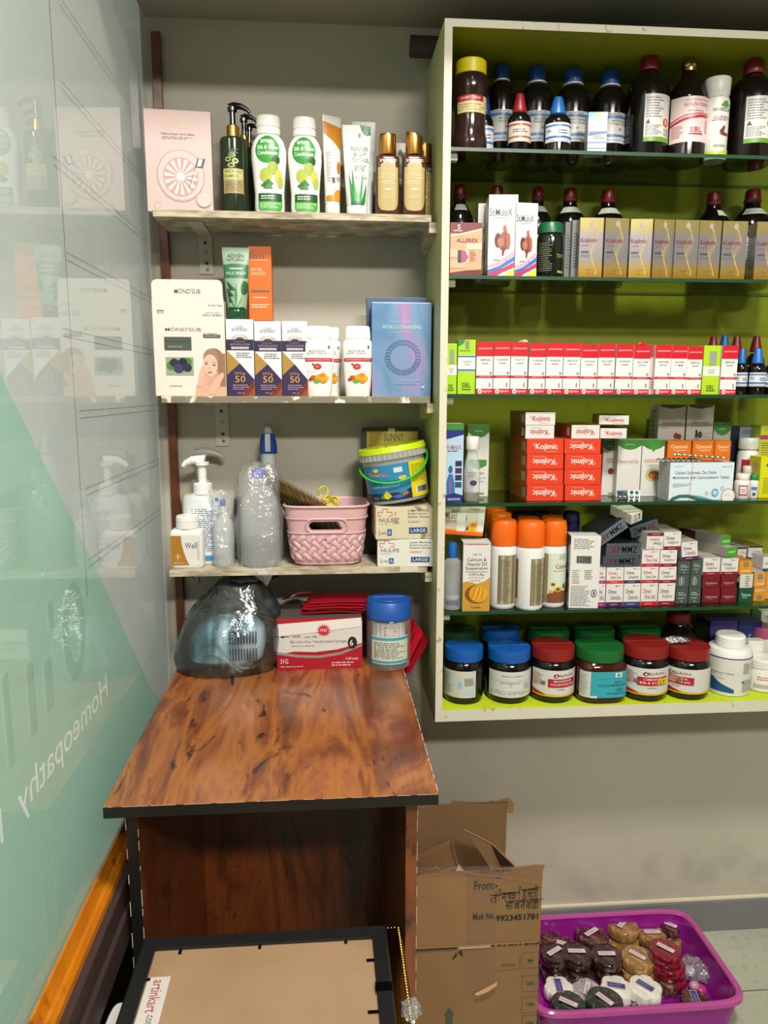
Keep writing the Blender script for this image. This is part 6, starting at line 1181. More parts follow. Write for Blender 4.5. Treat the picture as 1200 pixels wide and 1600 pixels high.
# dark green-grey homeopathic cartons
DG = '#414c48'
for a, b, t_, row, lb, vert in ((1055.5, 1075, 918.5, 0, 'slate green carton, bottom left of the six', 0), (1076, 1095, 918, 0, 'slate green carton, bottom right of the six', 0), (1056, 1077, 898, 1, 'slate green carton, middle left of the six', 1), (1077.5, 1096, 897.5, 1, 'slate green carton, middle right of the six', 1), (1059, 1079, 876.5, 2, 'slate green carton, top left of the six with a torn corner', 0), (1080, 1097, 875, 2, 'slate green carton, top right of the six', 0)):
    zb_ = [G5, at(1075, 918.2, -.172).z, at(1075, 897.8, -.172).z][row]
    ofree(a, b, t_, zb_, -.172, lb, [('g', .2, .5, .85, .75, 2, '#a8b0ac'), ('g', .2, .3, .8, .42, 1, '#a8b0ac'), ('e', .5, .15, .05, .05, '#a8b0ac')] if not vert else [('r', .25, .2, .30, .8, '#a8b0ac'), ('r', .38, .15, .46, .85, '#a8b0ac'), ('r', .56, .25, .60, .75, '#a8b0ac')], base=DG, T='#2e3634', nm='ointment_carton', group='slate green ointment cartons', D=.09)
zs_ = at(1085, 875, -.172).z
ofree(1066.5, 1091.5, 846.5, zs_, -.172, 'white Calendula ointment carton tilted on the slate green ones', om('Calendula', '#4a1c50'), rot=(0, R(-5), R(-3)), D=.09)
# maroon cartons
MR = '#6a0f1c'
mt = [('t', 'Colonorm', .5, .40, .64, .14, '#d0b0b4'), ('g', .3, .22, .7, .28, 1, '#b08088')]
zr1 = at(1110, 919, -.168).z; zr2 = at(1110, 899, -.168).z
for a, b, t_, zb_, lb in ((1097, 1125, 919, G5, 'maroon carton, bottom left of four'), (1126, 1151, 918.5, G5, 'maroon carton, bottom right of four'), (1097, 1125, 899, zr1, 'maroon carton, upper left of four'), (1126, 1151, 898.5, zr1, 'maroon carton, upper right of four')):
    ofree(a, b, t_, zb_, -.168, lb, mt, base=MR, T='#4a0c14', L=[('r', 0, 0, 1, 1, '#4a0a14')], nm='ointment_carton', group='maroon ointment cartons', D=.10)
for a, b, t_, lb in ((1098.5, 1125.5, 871.5, 'white Sulphur ointment carton resting on the maroon cartons, left'), (1127, 1154, 872.5, 'white Sulphur ointment carton resting on the maroon cartons, right')):
    ofree(a, b, t_, zr2, -.168, lb, om('Sulphur', '#7a1420'), D=.10)
zr3 = at(1125, 871.5, -.168).z
ofree(1132.5, 1153.5, 855, zr3, -.160, 'long white carton with bright green end, lower of two', [('r', 0, 0, 1, 1, '#3f9a1c'), ('t', 'Amgard', .5, .5, .7, .3, '#dce8d0')], base='#b4b0a8', D=.11, L=[('r', 0, 0, 1, 1, '#8f8c84'), ('r', 0, 0, .3, 1, '#5a2428')], rot=(0, 0, R(20)), nm='ointment_carton', group='green-ended ointment cartons')
zr4 = at(1140, 855, -.160).z
ofree(1124, 1144, 837.5, zr4+.0003, -.140, 'long white carton with bright green end, upper of two', [('r', 0, 0, 1, 1, '#3f9a1c'), ('t', 'eczheal', .5, .45, .7, .3, '#dce8d0')], base='#b4b0a8', D=.11, L=[('r', 0, 0, 1, 1, '#8f8c84'), ('r', 0, 0, .4, 1, '#5a2428')], rot=(0, 0, R(20)), nm='ointment_carton', group='green-ended ointment cartons')
yb = [('r', .3, .55, .7, .9, '#7a7468'), ('t', 'omisil', .5, .25, .7, .2, '#e8d8b0')]
ofree(1154.5, 1176, 919.5, G5, -.172, 'dark green carton lying beside the maroon ones', [('t', 'Tuberose', .5, .55, .7, .2, '#c8dcd0'), ('g', .25, .3, .8, .4, 1, '#a8c4b4')], base='#0f4a30', T='#0c3a26', nm='ointment_carton', group=None, D=.08)
zq = at(1165, 919.5, -.172).z
ofree(1156, 1176.5, 897, zq, -.170, 'white carton with grey barcode standing on the dark green one', [('g', .4, .1, .8, .9, 5, '#6a6a6c')], base='#c4c0b8', nm='ointment_carton', group=None, D=.08, L=[('r', 0, 0, 1, .4, '#1a3a20')])
zq2 = at(1165, 897, -.170).z
ofree(1155, 1175.5, 876, zq2, -.170, 'small orange carton on top of the barcode carton', yb, base='#cf861a', nm='ointment_carton', group='small orange cartons', D=.07, T='#a86a1c')
ofree(1177.5, 1196, 917.5, G5, -.165, 'small orange carton at the bottom right, lower of two', yb, base='#c9861f', nm='ointment_carton', group='small orange cartons', D=.06, flip=True)
zq = at(1187, 917.5, -.165).z
ofree(1178, 1197, 895, zq, -.165, 'small orange carton at the bottom right, upper of two', yb, base='#c98a3a', nm='ointment_carton', group='small orange cartons', D=.06)
ofree(1197.5, 1216, 893, G5, -.150, 'pale orange carton cut by the right edge of the photo', [('g', .2, .2, .8, .8, 4, '#8a5a3a')], base='#c9905a', nm='ointment_carton', group=None, D=.05)
gw = [('r', 0, .85, 1, 1, '#2a3a30'), ('t', 'Thuja', .6, .5, .6, .18, '#6a6a6c'), ('g', .2, .2, .8, .35, 1, '#8a6a6a')]
ofree(1176, 1193, 871, at(1187, 890, -.10).z, -.100, 'white carton with dark stripe at the back, lowest of its group', gw, nm='ointment_carton', group='white striped cartons at the back', D=.07)
ofree(1152, 1166, 855, at(1160, 873, -.110).z, -.110, 'white carton with dark stripe behind the green-ended carton', gw, nm='ointment_carton', group='white striped cartons at the back', D=.07)
ofree(1169, 1191, 853, at(1180, 871, -.105).z, -.105, 'white carton with dark stripe and gold top, highest of its group', gw, nm='ointment_carton', group='white striped cartons at the back', D=.08, T='#7a6a2c')
# supports behind: a pale carton pile carrying those
ofree(1150, 1200, 873, G5, -.098, 'low pale carton at the back carrying the striped cartons', [('g', .2, .2, .8, .8, 5, '#8a8680')], base='#8d8a80', nm='ointment_carton', group=None, D=.085)
ofree(1192, 1212, 870, at(1200, 893, -.145).z, -.145, 'white carton with green foot band at the right edge', [('r', 0, 0, 1, .2, '#2a4a38'), ('t', 'Omeo', .45, .55, .6, .2, '#4a4448')], nm='ointment_carton', group=None, D=.05)

# ================================================================== cabinet floor: big jars
def bigjar(a, b, t_, Y, lb, cap, body, art, bg='#c6c4be', half=64, frac=(.135, .605), tilt=0, grp='large dark jars along the cabinet floor', cb=.742, n=2.0):
    r_, H, Rr, rad = vessel('medicine_jar', lb, 'jar', a, b, t_, G6, Y, [('jar_body', [(0, .84), (.02, .92), (.08, .97), (.12, 1), (.615, 1), (.67, .97), (.72, .90), (.745, .85)], body, {'n': n}), ('lid', [(cb, .92), (cb+.01, .955), (.93, .955), (.96, .94), (.965, .90), (.963, .01)], cap, {'n': 2})], [(frac[0], frac[1], half, bg, art)] if art else [], group=grp, rot=(0, 0, R(tilt)), n=n)
    s = MB().box(-Rr*.88, Rr*.88, -.0025, .0025, .963*H, .975*H, cap, .001); s.build('lid_ridge', [c for c in r_.children if c.name.startswith('lid')][0]); return r_
BL, RD, GN = '#10509c', '#7d1a17', '#125a26'
wl = [('g', .05, .08, .45, .9, 12, '#8a8c90'), ('r', .60, .35, .68, .6, '#8fb0c8'), ('r', .78, .1, .95, .35, '#a8bcc8'), ('g', .74, .45, .97, .75, 6, '#3a3a40')]
wl2 = [('t', 'BIOCHEMIC', .5, .83, .4, .05, '#5a6a80'), ('r', .05, .62, .95, .63, '#6a8ab0'), ('t', 'BIO-COMBINATION', .45, .56, .36, .05, '#4a6a98'), ('t', '5', .45, .47, .03, .05, '#4a6a98'), ('g', .70, .3, .86, .55, 5, '#8a98a8'), ('r', .88, .38, .95, .58, '#a8bcd0'), ('g', .06, .08, .92, .26, 4, '#8a94a0')]
def bjl(t1, t2, x=.60, num=None, yt=.36):
    a = [('r', 0, 0, 1, .05, '#a03a4a'), ('p', [(0, .0), (1, .0), (1, .12), (.6, .06), (.3, .10), (0, .22)], '#c9a82a'), ('p', [(0, .05), (0, .24), (.22, .12), (.3, .05)], '#a01828'), ('t', 'BJAIN', x+.06, .80, .30, .12, '#8a4a50'), ('e', x-.13, .80, .045, .075, '#7a1c28'), ('e', x-.125, .79, .022, .04, '#c6c4be'), ('r', x-.27, yt, x+.27, .68, '#a8182a'), ('t', t1, x, .60, .34, .08, '#e0c8c8'), ('t', t2, x, .47, .44, .08, '#e0c8c8'), ('g', .02, .4, .26, .88, 8, '#b08a80'), ('e', .10, .52, .04, .07, '#c08a3a'), ('r', .20, .44, .28, .58, '#5a6a5a'), ('g', x-.1, .26, x+.1, .31, 1, '#4a4444')]
    if num: a += [('r', x+.08, yt+.03, x+.27, .62, '#c9b41e'), ('t', num, x+.175, .47, .11, .15, '#3a2a10')]
    return a
bigjar(693, 755, 1004, -.152, 'dark jar with blue lid, first in the front row at the cabinet side', BL, DK, wl, tilt=-38, bg='#bcc0b4')
bigjar(760, 828, 1005, -.152, 'dark jar with blue lid and pale blue text label, second in the front row', BL, DK, wl2, half=70)
bigjar(828, 896, 1002, -.155, 'dark jar with red lid labelled Magnesium Phosphoricum', RD, DK, bjl('MAGNESIUM', 'PHOSPHORICUM'), half=70, tilt=-2)
bigjar(896, 972, 1003, -.158, 'brown square-shouldered jar with green lid and turquoise label', GN, 'g#331409', [('r', .30, 0, 1, 1, '#2f98a8'), ('g', .02, .1, .26, .9, 12, '#9aa4a4'), ('t', 'BIO-', .64, .60, .16, .07, '#16303c'), ('t', 'COMBINATION', .64, .48, .42, .08, '#16303c'), ('t', '25', .64, .30, .12, .12, '#16303c'), ('r', .56, .78, .68, .96, '#c8d4d0'), ('t', 'N', .62, .87, .06, .11, '#2a5a50'), ('r', .4, .74, .88, .745, '#16303c'), ('r', .30, 0, .42, .08, '#d0d4d0'), ('g', .5, .14, .8, .2, 1, '#1c4450')], n=3.4, half=66, frac=(.13, .605))
bigjar(971, 1041, 998, -.160, 'dark jar with red lid and yellow 17 on its label', RD, DK, bjl('COMBINATION', 'BIO-', .52, '17'), half=70, tilt=-4)
bigjar(1038, 1105, 1003, -.160, 'dark jar with red lid labelled Silicea under a blister sachet', RD, DK, bjl('SILICEA', '6X 3X', .22), half=72, tilt=-5)
GBk = 'jars in the back row on the cabinet floor'
for a, b, t_, c, lb in ((684, 744, 979, '#143a1c', 'dark green-lidded jar at the back left corner of the cabinet floor'), (750, 811, 976, BL, 'blue-lidded jar in the back row of the cabinet floor'), (824, 888, 978, GN, 'green-lidded jar in the back row behind the red-lidded one'), (894, 958, 978, GN, 'green-lidded jar in the back row, middle of three green'), (964, 1029, 976, GN, 'green-lidded jar in the back row, right of three green')):
    bigjar(a, b, t_, -.060, lb, c, DK, None, grp=GBk)
r_, H, Rr, rad = vessel('tincture_bottle', 'dark bottle with red cap rising behind the Silicea jar', 'bottle', 1027, 1087, 955, G6, -.070, [('bottle_body', [(0, .93), (.02, 1), (.60, 1), (.68, .9), (.76, .64), (.80, .50), (.84, .46)], DK), ('screw_cap', [(.84, .54), (.85, .58), (.98, .56), (1, .5)], '#6e0f1c')])
# foil sachet of tablets on the Silicea jar
p = at(1058, 1006, -.160); s = MB(); vs = []
zl = at(1070, 1003, -.16).z
for i in range(11):
    for j in range(7): vs.append(((i/10-.5)*.050, (j/6-.5)*.034, .0022+.0030*noise.noise(Vector((i*1.3, j*1.7, 2)))+.0035*math.sin(math.pi*i/10)))
q = [(i*7+j, i*7+7+j, i*7+8+j, i*7+1+j) for i in range(10) for j in range(6)]; s.add(vs, q, filmmat('sachet_film', '#c8ccd0', rough=.1, milk=.25), True)
rn = random.Random(2)
for k in range(90): s.sphere((rn.uniform(-.022, .012), rn.uniform(-.013, .013), rn.uniform(.002, .005)), .0018, .0018, .0018, '#d8d8d6', 8, 6)
o = tag(s.build('pellet_sachet', None, (p.x+.002, -.158, zl+.0006)), 'clear sachet of white pellets lying on the Silicea jar lid', 'sachet')
vessel('tablet_bottle', 'large white tablet bottle with navy ring and blue swoosh, near the right end', 'bottle', 1106, 1170, 990, G6, -.150, [('bottle_body', [(0, .90), (.015, .96), (.04, .98), (.62, 1), (.72, .98), (.78, .90), (.80, .66)], '#dcdcda'), ('ring_band', [(.655, 1.004), (.67, 1.006), (.672, 1.0)], '#16204a'), ('screw_cap', [(.80, .62), (.81, .66), (.97, .65), (1, .58)], '#dededb')], [(.05, .645, 74, '#cdcbc2', [('p', [(0, .05), (.42, .03), (.42, .14), (.2, .28), (0, .48)], '#1a4a7c'), ('t', 'Metformin Tablets', .20, .60, .40, .045, '#5a5c66'), ('t', '500 mg', .10, .53, .2, .035, '#5a5c66'), ('t', '1000 Tablets', .12, .44, .26, .03, '#5a5c66'), ('g', .56, .60, .74, .92, 8, '#6a6a70'), ('g', .78, .66, .96, .92, 6, '#6a6a70'), ('g', .56, .06, .98, .42, 14, '#74747a'), ('e', .57, .36, .03, .03, '#2a5a8a')])])
r_, H, Rr, rad = vessel('lotion_bottle', 'slim white flip-top bottle with a red mark right of the tablet bottle', 'bottle', 1163, 1190, 999, G6, -.125, [('bottle_body', [(0, .84), (.02, .88), (.72, 1)], '#d8d6cc', {'n': 3}), ('flip_cap', [(.722, .98), (.73, 1.02), (.97, 1.02), (1, .9)], '#dcdbd6', {'n': 3})], [(.40, .62, 40, None, [('p', [(.0, .2), (.6, .1), (.7, .3), (.6, .5), (0, .6)], '#b01428'), ('e', .2, .9, .16, .1, '#3a6a44')])], sq=.6)
pk = tag(empty('cream_jar', (at(1185, 1080, -.15).x+.004, -.150, G6+.0003)), 'small white cream jar at the right edge of the cabinet floor', 'jar')
MB().loft([(0, .026, .026), (.003, .029, .029), (.046, .029, .029), (.050, .027, .027)], '#d6d4ce').build('jar_body', pk); MB().loft([(.0502, .029, .029), (.066, .029, .029), (.068, .027, .027)], '#d8d6d0').build('lid', pk)
wrap(MB(), lambda z: .029, .010, .042, 60, None, [('g', .1, .5, .9, .8, 2, '#b05a3a'), ('r', 0, 0, 1, .25, '#a8a6a0')]).build('paper_label', pk)
pk = tag(empty('cream_jar', (at(1195, 1010, -.09).x+.004, -.075, G6+.0003)), 'white jar with pink lid behind the small cream jar', 'jar')
MB().loft([(0, .026, .026), (.003, .029, .029), (.085, .029, .029), (.088, .027, .027)], '#cfc8ca').build('jar_body', pk); MB().loft([(.0885, .029, .029), (.108, .029, .029), (.110, .027, .027)], '#b04a78').build('lid', pk)
vi = [('t', 'S', .5, .70, .12, .14, '#d4d0e4'), ('g', .35, .55, .7, .6, 1, '#c0b8dc'), ('t', '120 ml', .84, .84, .22, .05, '#c0b8dc')]
for k in range(9):
    for j in range(3): vi.append(('e', .08+.10*k, .80-.05*j, .012, .008, '#7a6ab0'))
cpx('cough_syrup_carton', 'violet carton with white S standing behind the large tablet bottle', 'box', 1107, 1150, 971, G6, -.085, .06, '#41307a', F=vi, L=[('r', 0, 0, 1, 1, '#2a2a30'), ('g', .2, .3, .9, .9, 10, '#55545c')])
cpx('cough_syrup_carton', 'deep blue carton with white S right of the violet one', 'box', 1151, 1188, 971, G6, -.085, .06, '#1f2a70', F=[(k[0],)+k[1:-1]+(('#6a7ab8',) if k[0] == 'e' else (k[-1],)) for k in vi])
cpx('stimulant_carton', 'white carton printed St in black at the right edge behind the pink-lidded jar', 'box', 1186, 1225, 955, G6, -.050, .035, '#cfccc8', F=[('r', 0, 0, 1, .75, '#a8a49c'), ('t', 'Stodal', .55, .90, .75, .05, '#18161a'), ('t', 'COUGH', .5, .84, .6, .028, '#4a484c')])

# ================================================================== floor: cardboard carton
cX0, cX1, cY0, cY1 = .155, .3865, -.350, -.082
zf = at(750, 1479, cY0).z; zt1 = at(848, 1352, cY0).z
cb = tag(empty('cardboard_carton', (.27, -.216, 0)), 'tall open cardboard carton with handwriting beside the desk', 'carton')
def fix(o): o.location = (-.27, .216, 0); return o
s = MB(); t = .003
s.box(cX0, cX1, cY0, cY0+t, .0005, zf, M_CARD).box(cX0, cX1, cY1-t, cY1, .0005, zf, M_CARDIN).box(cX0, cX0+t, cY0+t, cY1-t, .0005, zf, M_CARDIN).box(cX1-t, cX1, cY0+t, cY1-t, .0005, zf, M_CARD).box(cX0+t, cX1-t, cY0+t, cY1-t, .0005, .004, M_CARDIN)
W = cX1-cX0; H = zf
def fmc(u, v, d): return (cX0+u*W, cY0-d, v*H)
def cu(px, py): q = at(px, py, cY0); return ((q.x-cX0)/W, q.z/H)
ic = []
GI = '#3f4a34'
for i, py in enumerate((1502, 1538, 1571, 1600)):
    a = cu(816, py-13); b = cu(841, py+10)
    ic += [('l', [(a[0], a[1]), (b[0], a[1]), (b[0], b[1]), (a[0], b[1]), (a[0], a[1])], .0008, GI)]
    mx_, my_ = (a[0]+b[0])/2, (a[1]+b[1])/2
    if i == 0: ic += [('o', mx_, my_, .025, .012, .002, GI), ('l', [(mx_-.02, my_-.02), (mx_+.02, my_-.02)], .001, GI)]
    elif i == 2: ic += [('p', [(mx_-.04, my_), (mx_-.01, my_+.014), (mx_+.03, my_+.012), (mx_+.04, my_-.005)], GI), ('l', [(mx_, my_), (mx_, my_-.02)], .001, GI)]
    else: ic += [('p', [(mx_-.035, my_-.01), (mx_, my_+.015), (mx_+.035, my_+.008), (mx_+.01, my_-.012)], GI), ('l', [(mx_-.04, my_+.018), (mx_+.04, my_-.018)], .001, GI)]
a = cu(775, 1517); b = cu(812, 1500); ic += [('t', 'Juices', (a[0]+b[0])/2, (a[1]+b[1])/2+.005, .11, .03, GI), ('l', [(a[0], a[1]), (b[0], a[1]+.01), (b[0], b[1]+.03)], .0008, GI)]
ax = cu(702, 1590); ic += [('p', [(ax[0]-.045, ax[1]+.02), (ax[0]+.045, ax[1]+.02), (ax[0], ax[1]+.08)], GI), ('r', ax[0]-.028, ax[1]-.18, ax[0]+.028, ax[1]+.02, GI)]
lf = cu(715, 1487); ic += [('p', [(lf[0]-.05, lf[1]-.06), (lf[0]-.01, lf[1]), (lf[0]-.005, lf[1]-.03)], '#16201a'), ('p', [(lf[0]+.045, lf[1]-.04), (lf[0]+.0, lf[1]), (lf[0]+.035, lf[1]+.01)], '#16201a')]
s.art(ic, fmc, W, H); fix(s.build('carton_body', cb))
# front flap standing up, fold line and handwriting
HF = zt1-zf
s = MB(); fl = [(cX0, 0), (cX1, 0), (cX1, HF*.93), (cX1+.004, HF*1.0), (cX1-.015, HF*1.01), (cX1-.05, HF*.985), (cX0+.12, HF*.975), (cX0+.05, HF*.97), (cX0+.02, HF*.955), (cX0, HF*.93)]
n = len(fl); s.add([(x, cY0-.001+.003*(y_), zf+z) for y_ in (0, 1) for x, z in fl], [tuple(range(n)), tuple(range(2*n-1, n-1, -1))]+[(i+n, (i+1) % n+n, (i+1) % n, i) for i in range(n)], M_CARD)
def fmf(u, v, d): return (cX0+u*W, cY0-.001-d, zf+v*HF)
def fu(px, py): q = at(px, py, cY0-.001); return ((q.x-cX0)/W, (q.z-zf)/HF)
INK = '#15130f'
def hand(txt, px0, px1, py0, py1):
    a = fu(px0, py1); b = fu(px1, py0); return ('t', ('*' if ord(txt[0]) < 128 else '')+txt, (a[0]+b[0])/2-.022, (a[1]+b[1])/2, b[0]-a[0], b[1]-a[1], INK)
ha = [hand('From:-', 745, 782, 1375, 1391), hand('येच ज्वण,', 752, 806, 1355, 1367), hand('तं', 770, 782, 1393, 1411), hand('ि', 783, 788, 1388, 1409), hand('न', 788, 796, 1394, 1409), hand('ष्क', 797, 811, 1393, 1412), hand('ि', 814, 820, 1384, 1406), hand('ड', 820, 827, 1390, 1405), hand('स्ट्री', 828, 845, 1382, 1408),
      hand('सा', 794, 806, 1408, 1421), hand('वं', 807, 817, 1406, 1420), hand('त', 817, 825, 1407, 1419), hand('वाडी', 826, 846, 1402, 1420), hand('Mob No.', 743, 778, 1425, 1437), hand('9923451781', 779, 845, 1426, 1439)]
def hl(p0, p1, wd=.0016): a = fu(*p0); b = fu(*p1); return ('l', [a, b], wd, INK)
ha += [hl((770, 1399), (812, 1394)), hl((816, 1390), (844, 1386)), hl((794, 1408), (848, 1404)), hl((776, 1371), (784, 1370))]
s.art(ha, fmf, W, HF)
fix(s.build('front_flap', cb))
s = MB(); rn = random.Random(11); x = .60
pr_ = []
while x < .985:
    wl = rn.uniform(.008, .05); pr_.append(('r', x, .005, min(x+wl, .99), rn.uniform(.02, .05), '#14120f')); x += wl+rn.uniform(.01, .03)
pr_ += [('r', 0.0, 0, .33, .03, '#2a1d12'), ('r', .34, 0, .6, .02, '#c9ab84'), ('r', .0, .03, .98, .04, '#b08a5c')]
s.art(pr_, fmf, W, HF, d0=.0014); fix(s.build('fold_print', cb))
# tape strips
s = MB(); TP = filmmat('clear_tape', '#faf2ea', rough=.2, ior=1.6, milk=.05)
def tp(px, py, k=.0022): q = at(px, py, cY0-k); return tuple(q)
s.add([tp(730, 1353), tp(772, 1353), tp(776, 1478), tp(728, 1478), tp(777, 1534, .004), tp(741, 1553, .006), tp(728, 1540, .004)], [(0, 1, 2, 3), (3, 2, 4, 5, 6)], TP)
s.add([tp(655, 1355, .0024), tp(855, 1352, .0024), tp(855, 1372, .0024), tp(760, 1368, .0024), tp(655, 1372, .0024)], [(0, 1, 2, 3, 4)], TP)
s.add([tp(741, 1553, .009), tp(777, 1534, .009), tp(776, 1540, .012), tp(762, 1550, .012), tp(745, 1556, .011)], [(0, 1, 2, 3, 4)], '#c0956c')
fix(s.build('packing_tape', cb))
s = MB()
s.tube([tuple(at(px, py, cY0-.0045)) for px, py in ((672, 1360), (680, 1353), (690, 1362), (712, 1355), (724, 1362), (745, 1366), (790, 1371), (830, 1378), (844, 1378))], [.001, .0022, .0012, .0024, .0016, .0014, .0012, .001, .0008], TP, 8)
fix(s.build('wrinkled_tape', cb))
# back flap and side flaps
def flap(pts, key, name, th=.003, art=None):
    P = [Vector(p) for p in pts]; nn = (P[1]-P[0]).cross(P[2]-P[0]).normalized()*th; n = len(P); s = MB()
    s.add([tuple(p) for p in P]+[tuple(p+nn) for p in P], [tuple(range(n)), tuple(range(2*n-1, n-1, -1))]+[(i+n, (i+1) % n+n, (i+1) % n, i) for i in range(n)], key)
    return fix(s.build(name, cb))
b0 = at(805, 1250, cY1); zbk = b0.z
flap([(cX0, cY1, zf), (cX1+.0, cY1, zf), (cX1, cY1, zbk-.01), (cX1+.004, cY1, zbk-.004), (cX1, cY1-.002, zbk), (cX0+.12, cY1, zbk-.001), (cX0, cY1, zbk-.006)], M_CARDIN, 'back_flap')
flap([(cX1-.003, cY1-.004, zf), (cX1-.003, cY0+.006, zf), tuple(at(805, 1352, cY0+.02)), tuple(at(770, 1318, -.26)), tuple(at(727, 1296, -.22))], M_CARD, 'side_flap')
flap([(cX0+.004, cY0+.006, zf), (cX0+.004, cY1-.004, zf), tuple(at(705, 1311, -.15)), tuple(at(715, 1352, -.27))], M_CARD, 'side_flap')
s = MB(); s.add([tuple(at(px, py, cY1+.006)) for px, py in ((700, 1262), (706, 1251), (730, 1252), (760, 1254), (766, 1250), (775, 1252), (785, 1248), (797, 1247), (803, 1256), (802, 1270), (700, 1275))], [tuple(range(11))], M_CARD); o = fix(s.build('torn_edge', cb))
# pale plastic inside the carton
s = MB().sphere(((cX0+cX1)/2-.02, -.20, zf-.01), .065, .07, .055, filmmat('pale_blue_film', '#cdd8e0', rough=.2, milk=.7), 28, 16, .25, 30)
tag(s.build('plastic_bag'), 'pale blue-white plastic bag inside the open cardboard carton', 'bag')
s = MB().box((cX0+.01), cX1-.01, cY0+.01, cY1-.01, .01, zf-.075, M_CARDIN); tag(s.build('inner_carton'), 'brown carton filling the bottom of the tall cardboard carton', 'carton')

# ================================================================== magenta tub with soaps
TX0, TX1, TY0, TY1, TZ = .396, .836, -.314, -.036, .090
tb = tag(empty('plastic_tub', ((TX0+TX1)/2, (TY0+TY1)/2, 0)), 'rectangular magenta plastic tub of soaps standing on the floor tiles', 'tub')
HX, HY = (TX1-TX0)/2, (TY1-TY0)/2; MG = 'g#8c1a86'; PK = 'g#b04a92'
s = MB(); n_ = 9
s.loft([(.0005, HX*.90, HY*.90), (.004, HX*.915, HY*.905), (TZ-.012, HX*.965, HY*.955), (TZ-.004, HX*.97, HY*.96), (TZ-.004, HX*.95, HY*.935), (TZ-.012, HX*.945, HY*.93), (.012, HX*.905, HY*.895), (.008, HX*.89, HY*.88)], MG, n=n_, seg=96)
s.build('tub_shell', tb)
s = MB(); P = []
for sx, sz, kk in ((HX*.945, 0, 0), (HX*.955, .004, 0), (HX*.985, .0055, 0), (HX*1.0, .003, 0), (HX*1.0, -.006, 0), (HX*.985, -.010, 0)): P.append((TZ-.004+sz, sx, sx-HX+HY))
s.loft(P, PK, n=n_, seg=96, cap=(0, 0)); s.build('rolled_rim', tb)
FZ = .0085
def soap(px, py, zc, rx, col, lb, h=.0245, shape='round', ang=20, tiltx=0, tilty=0, label=1, ry=None):
    rx *= 1.07; c = atz(px, py, zc+h); x, y = c.x, c.y; ry = ry or rx
    r_ = tag(empty('soap_bar', (x, y, zc+.0003), (R(tiltx), R(tilty), 0)), lb, 'soap', 'wrapped handmade soaps in the tub')
    s = MB()
    if shape == 'round': s.loft([(0, rx*.90, ry*.90), (h*.12, rx*.98, ry*.98), (h*.5, rx, ry), (h*.85, rx*.98, ry*.98), (h*.97, rx*.92, ry*.92), (h, rx*.80, ry*.80)], M_SOAP[col], seg=36)
    elif shape == 'flower':
        vs = []; fs = []; N_ = 48; L2 = [(0, .92), (h*.1, 1), (h*.8, 1), (h*.96, .94), (h, .84)]
        for z, k in L2:
            for q in range(N_): t = 2*math.pi*q/N_; rr = rx*k*(.86+.14*abs(math.cos(3*t))**.7); vs.append((rr*math.cos(t), rr*math.sin(t), z))
        for i in range(4):
            for q in range(N_): a = i*N_+q; b = i*N_+(q+1) % N_; fs.append((a, b, b+N_, a+N_))
        fs += [tuple(range(N_-1, -1, -1)), tuple(range(4*N_, 5*N_))]; s.add(vs, fs, M_SOAP[col], True)
    elif shape == 'square': s.loft([(0, rx*.92, ry*.92), (h*.15, rx, ry), (h*.85, rx, ry), (h, rx*.88, ry*.88)], M_SOAP[col], n=4, seg=36)
    s.v = [tuple(Vector(v)+noise.noise_vector((Vector(v)+Vector((px*.01, py*.01, 0)))*60)*.0013*(0 if v[2] < .001 else 1)) for v in s.v]
    s.build('wrapped_bar', r_)
    if label:
        s = MB(); a = R(ang); W_, H_ = (.040, .0135) if label == 1 else (.038, .015)
        bgc = '#d4cdd2' if label == 1 else '#3a3a80'; ml = min(1, rx/.03); W_ *= ml
        def fl_(u, v, d): p_ = ((u-.5)*W_, (v-.5)*H_); return (p_[0]*math.cos(a)-p_[1]*math.sin(a), p_[0]*math.sin(a)+p_[1]*math.cos(a), h+.0022+d)
        s.art([('r', 0, 0, 1, 1, '#b05a78' if label == 1 else '#c09aa8'), ('r', .04, .1, .96, .9, bgc), ('g', .1, .3, .9, .7, 2, '#6a6478' if label == 1 else '#8a90b8')], fl_, W_, H_)
        s.build('name_label', r_)
    return r_
H2 = .024
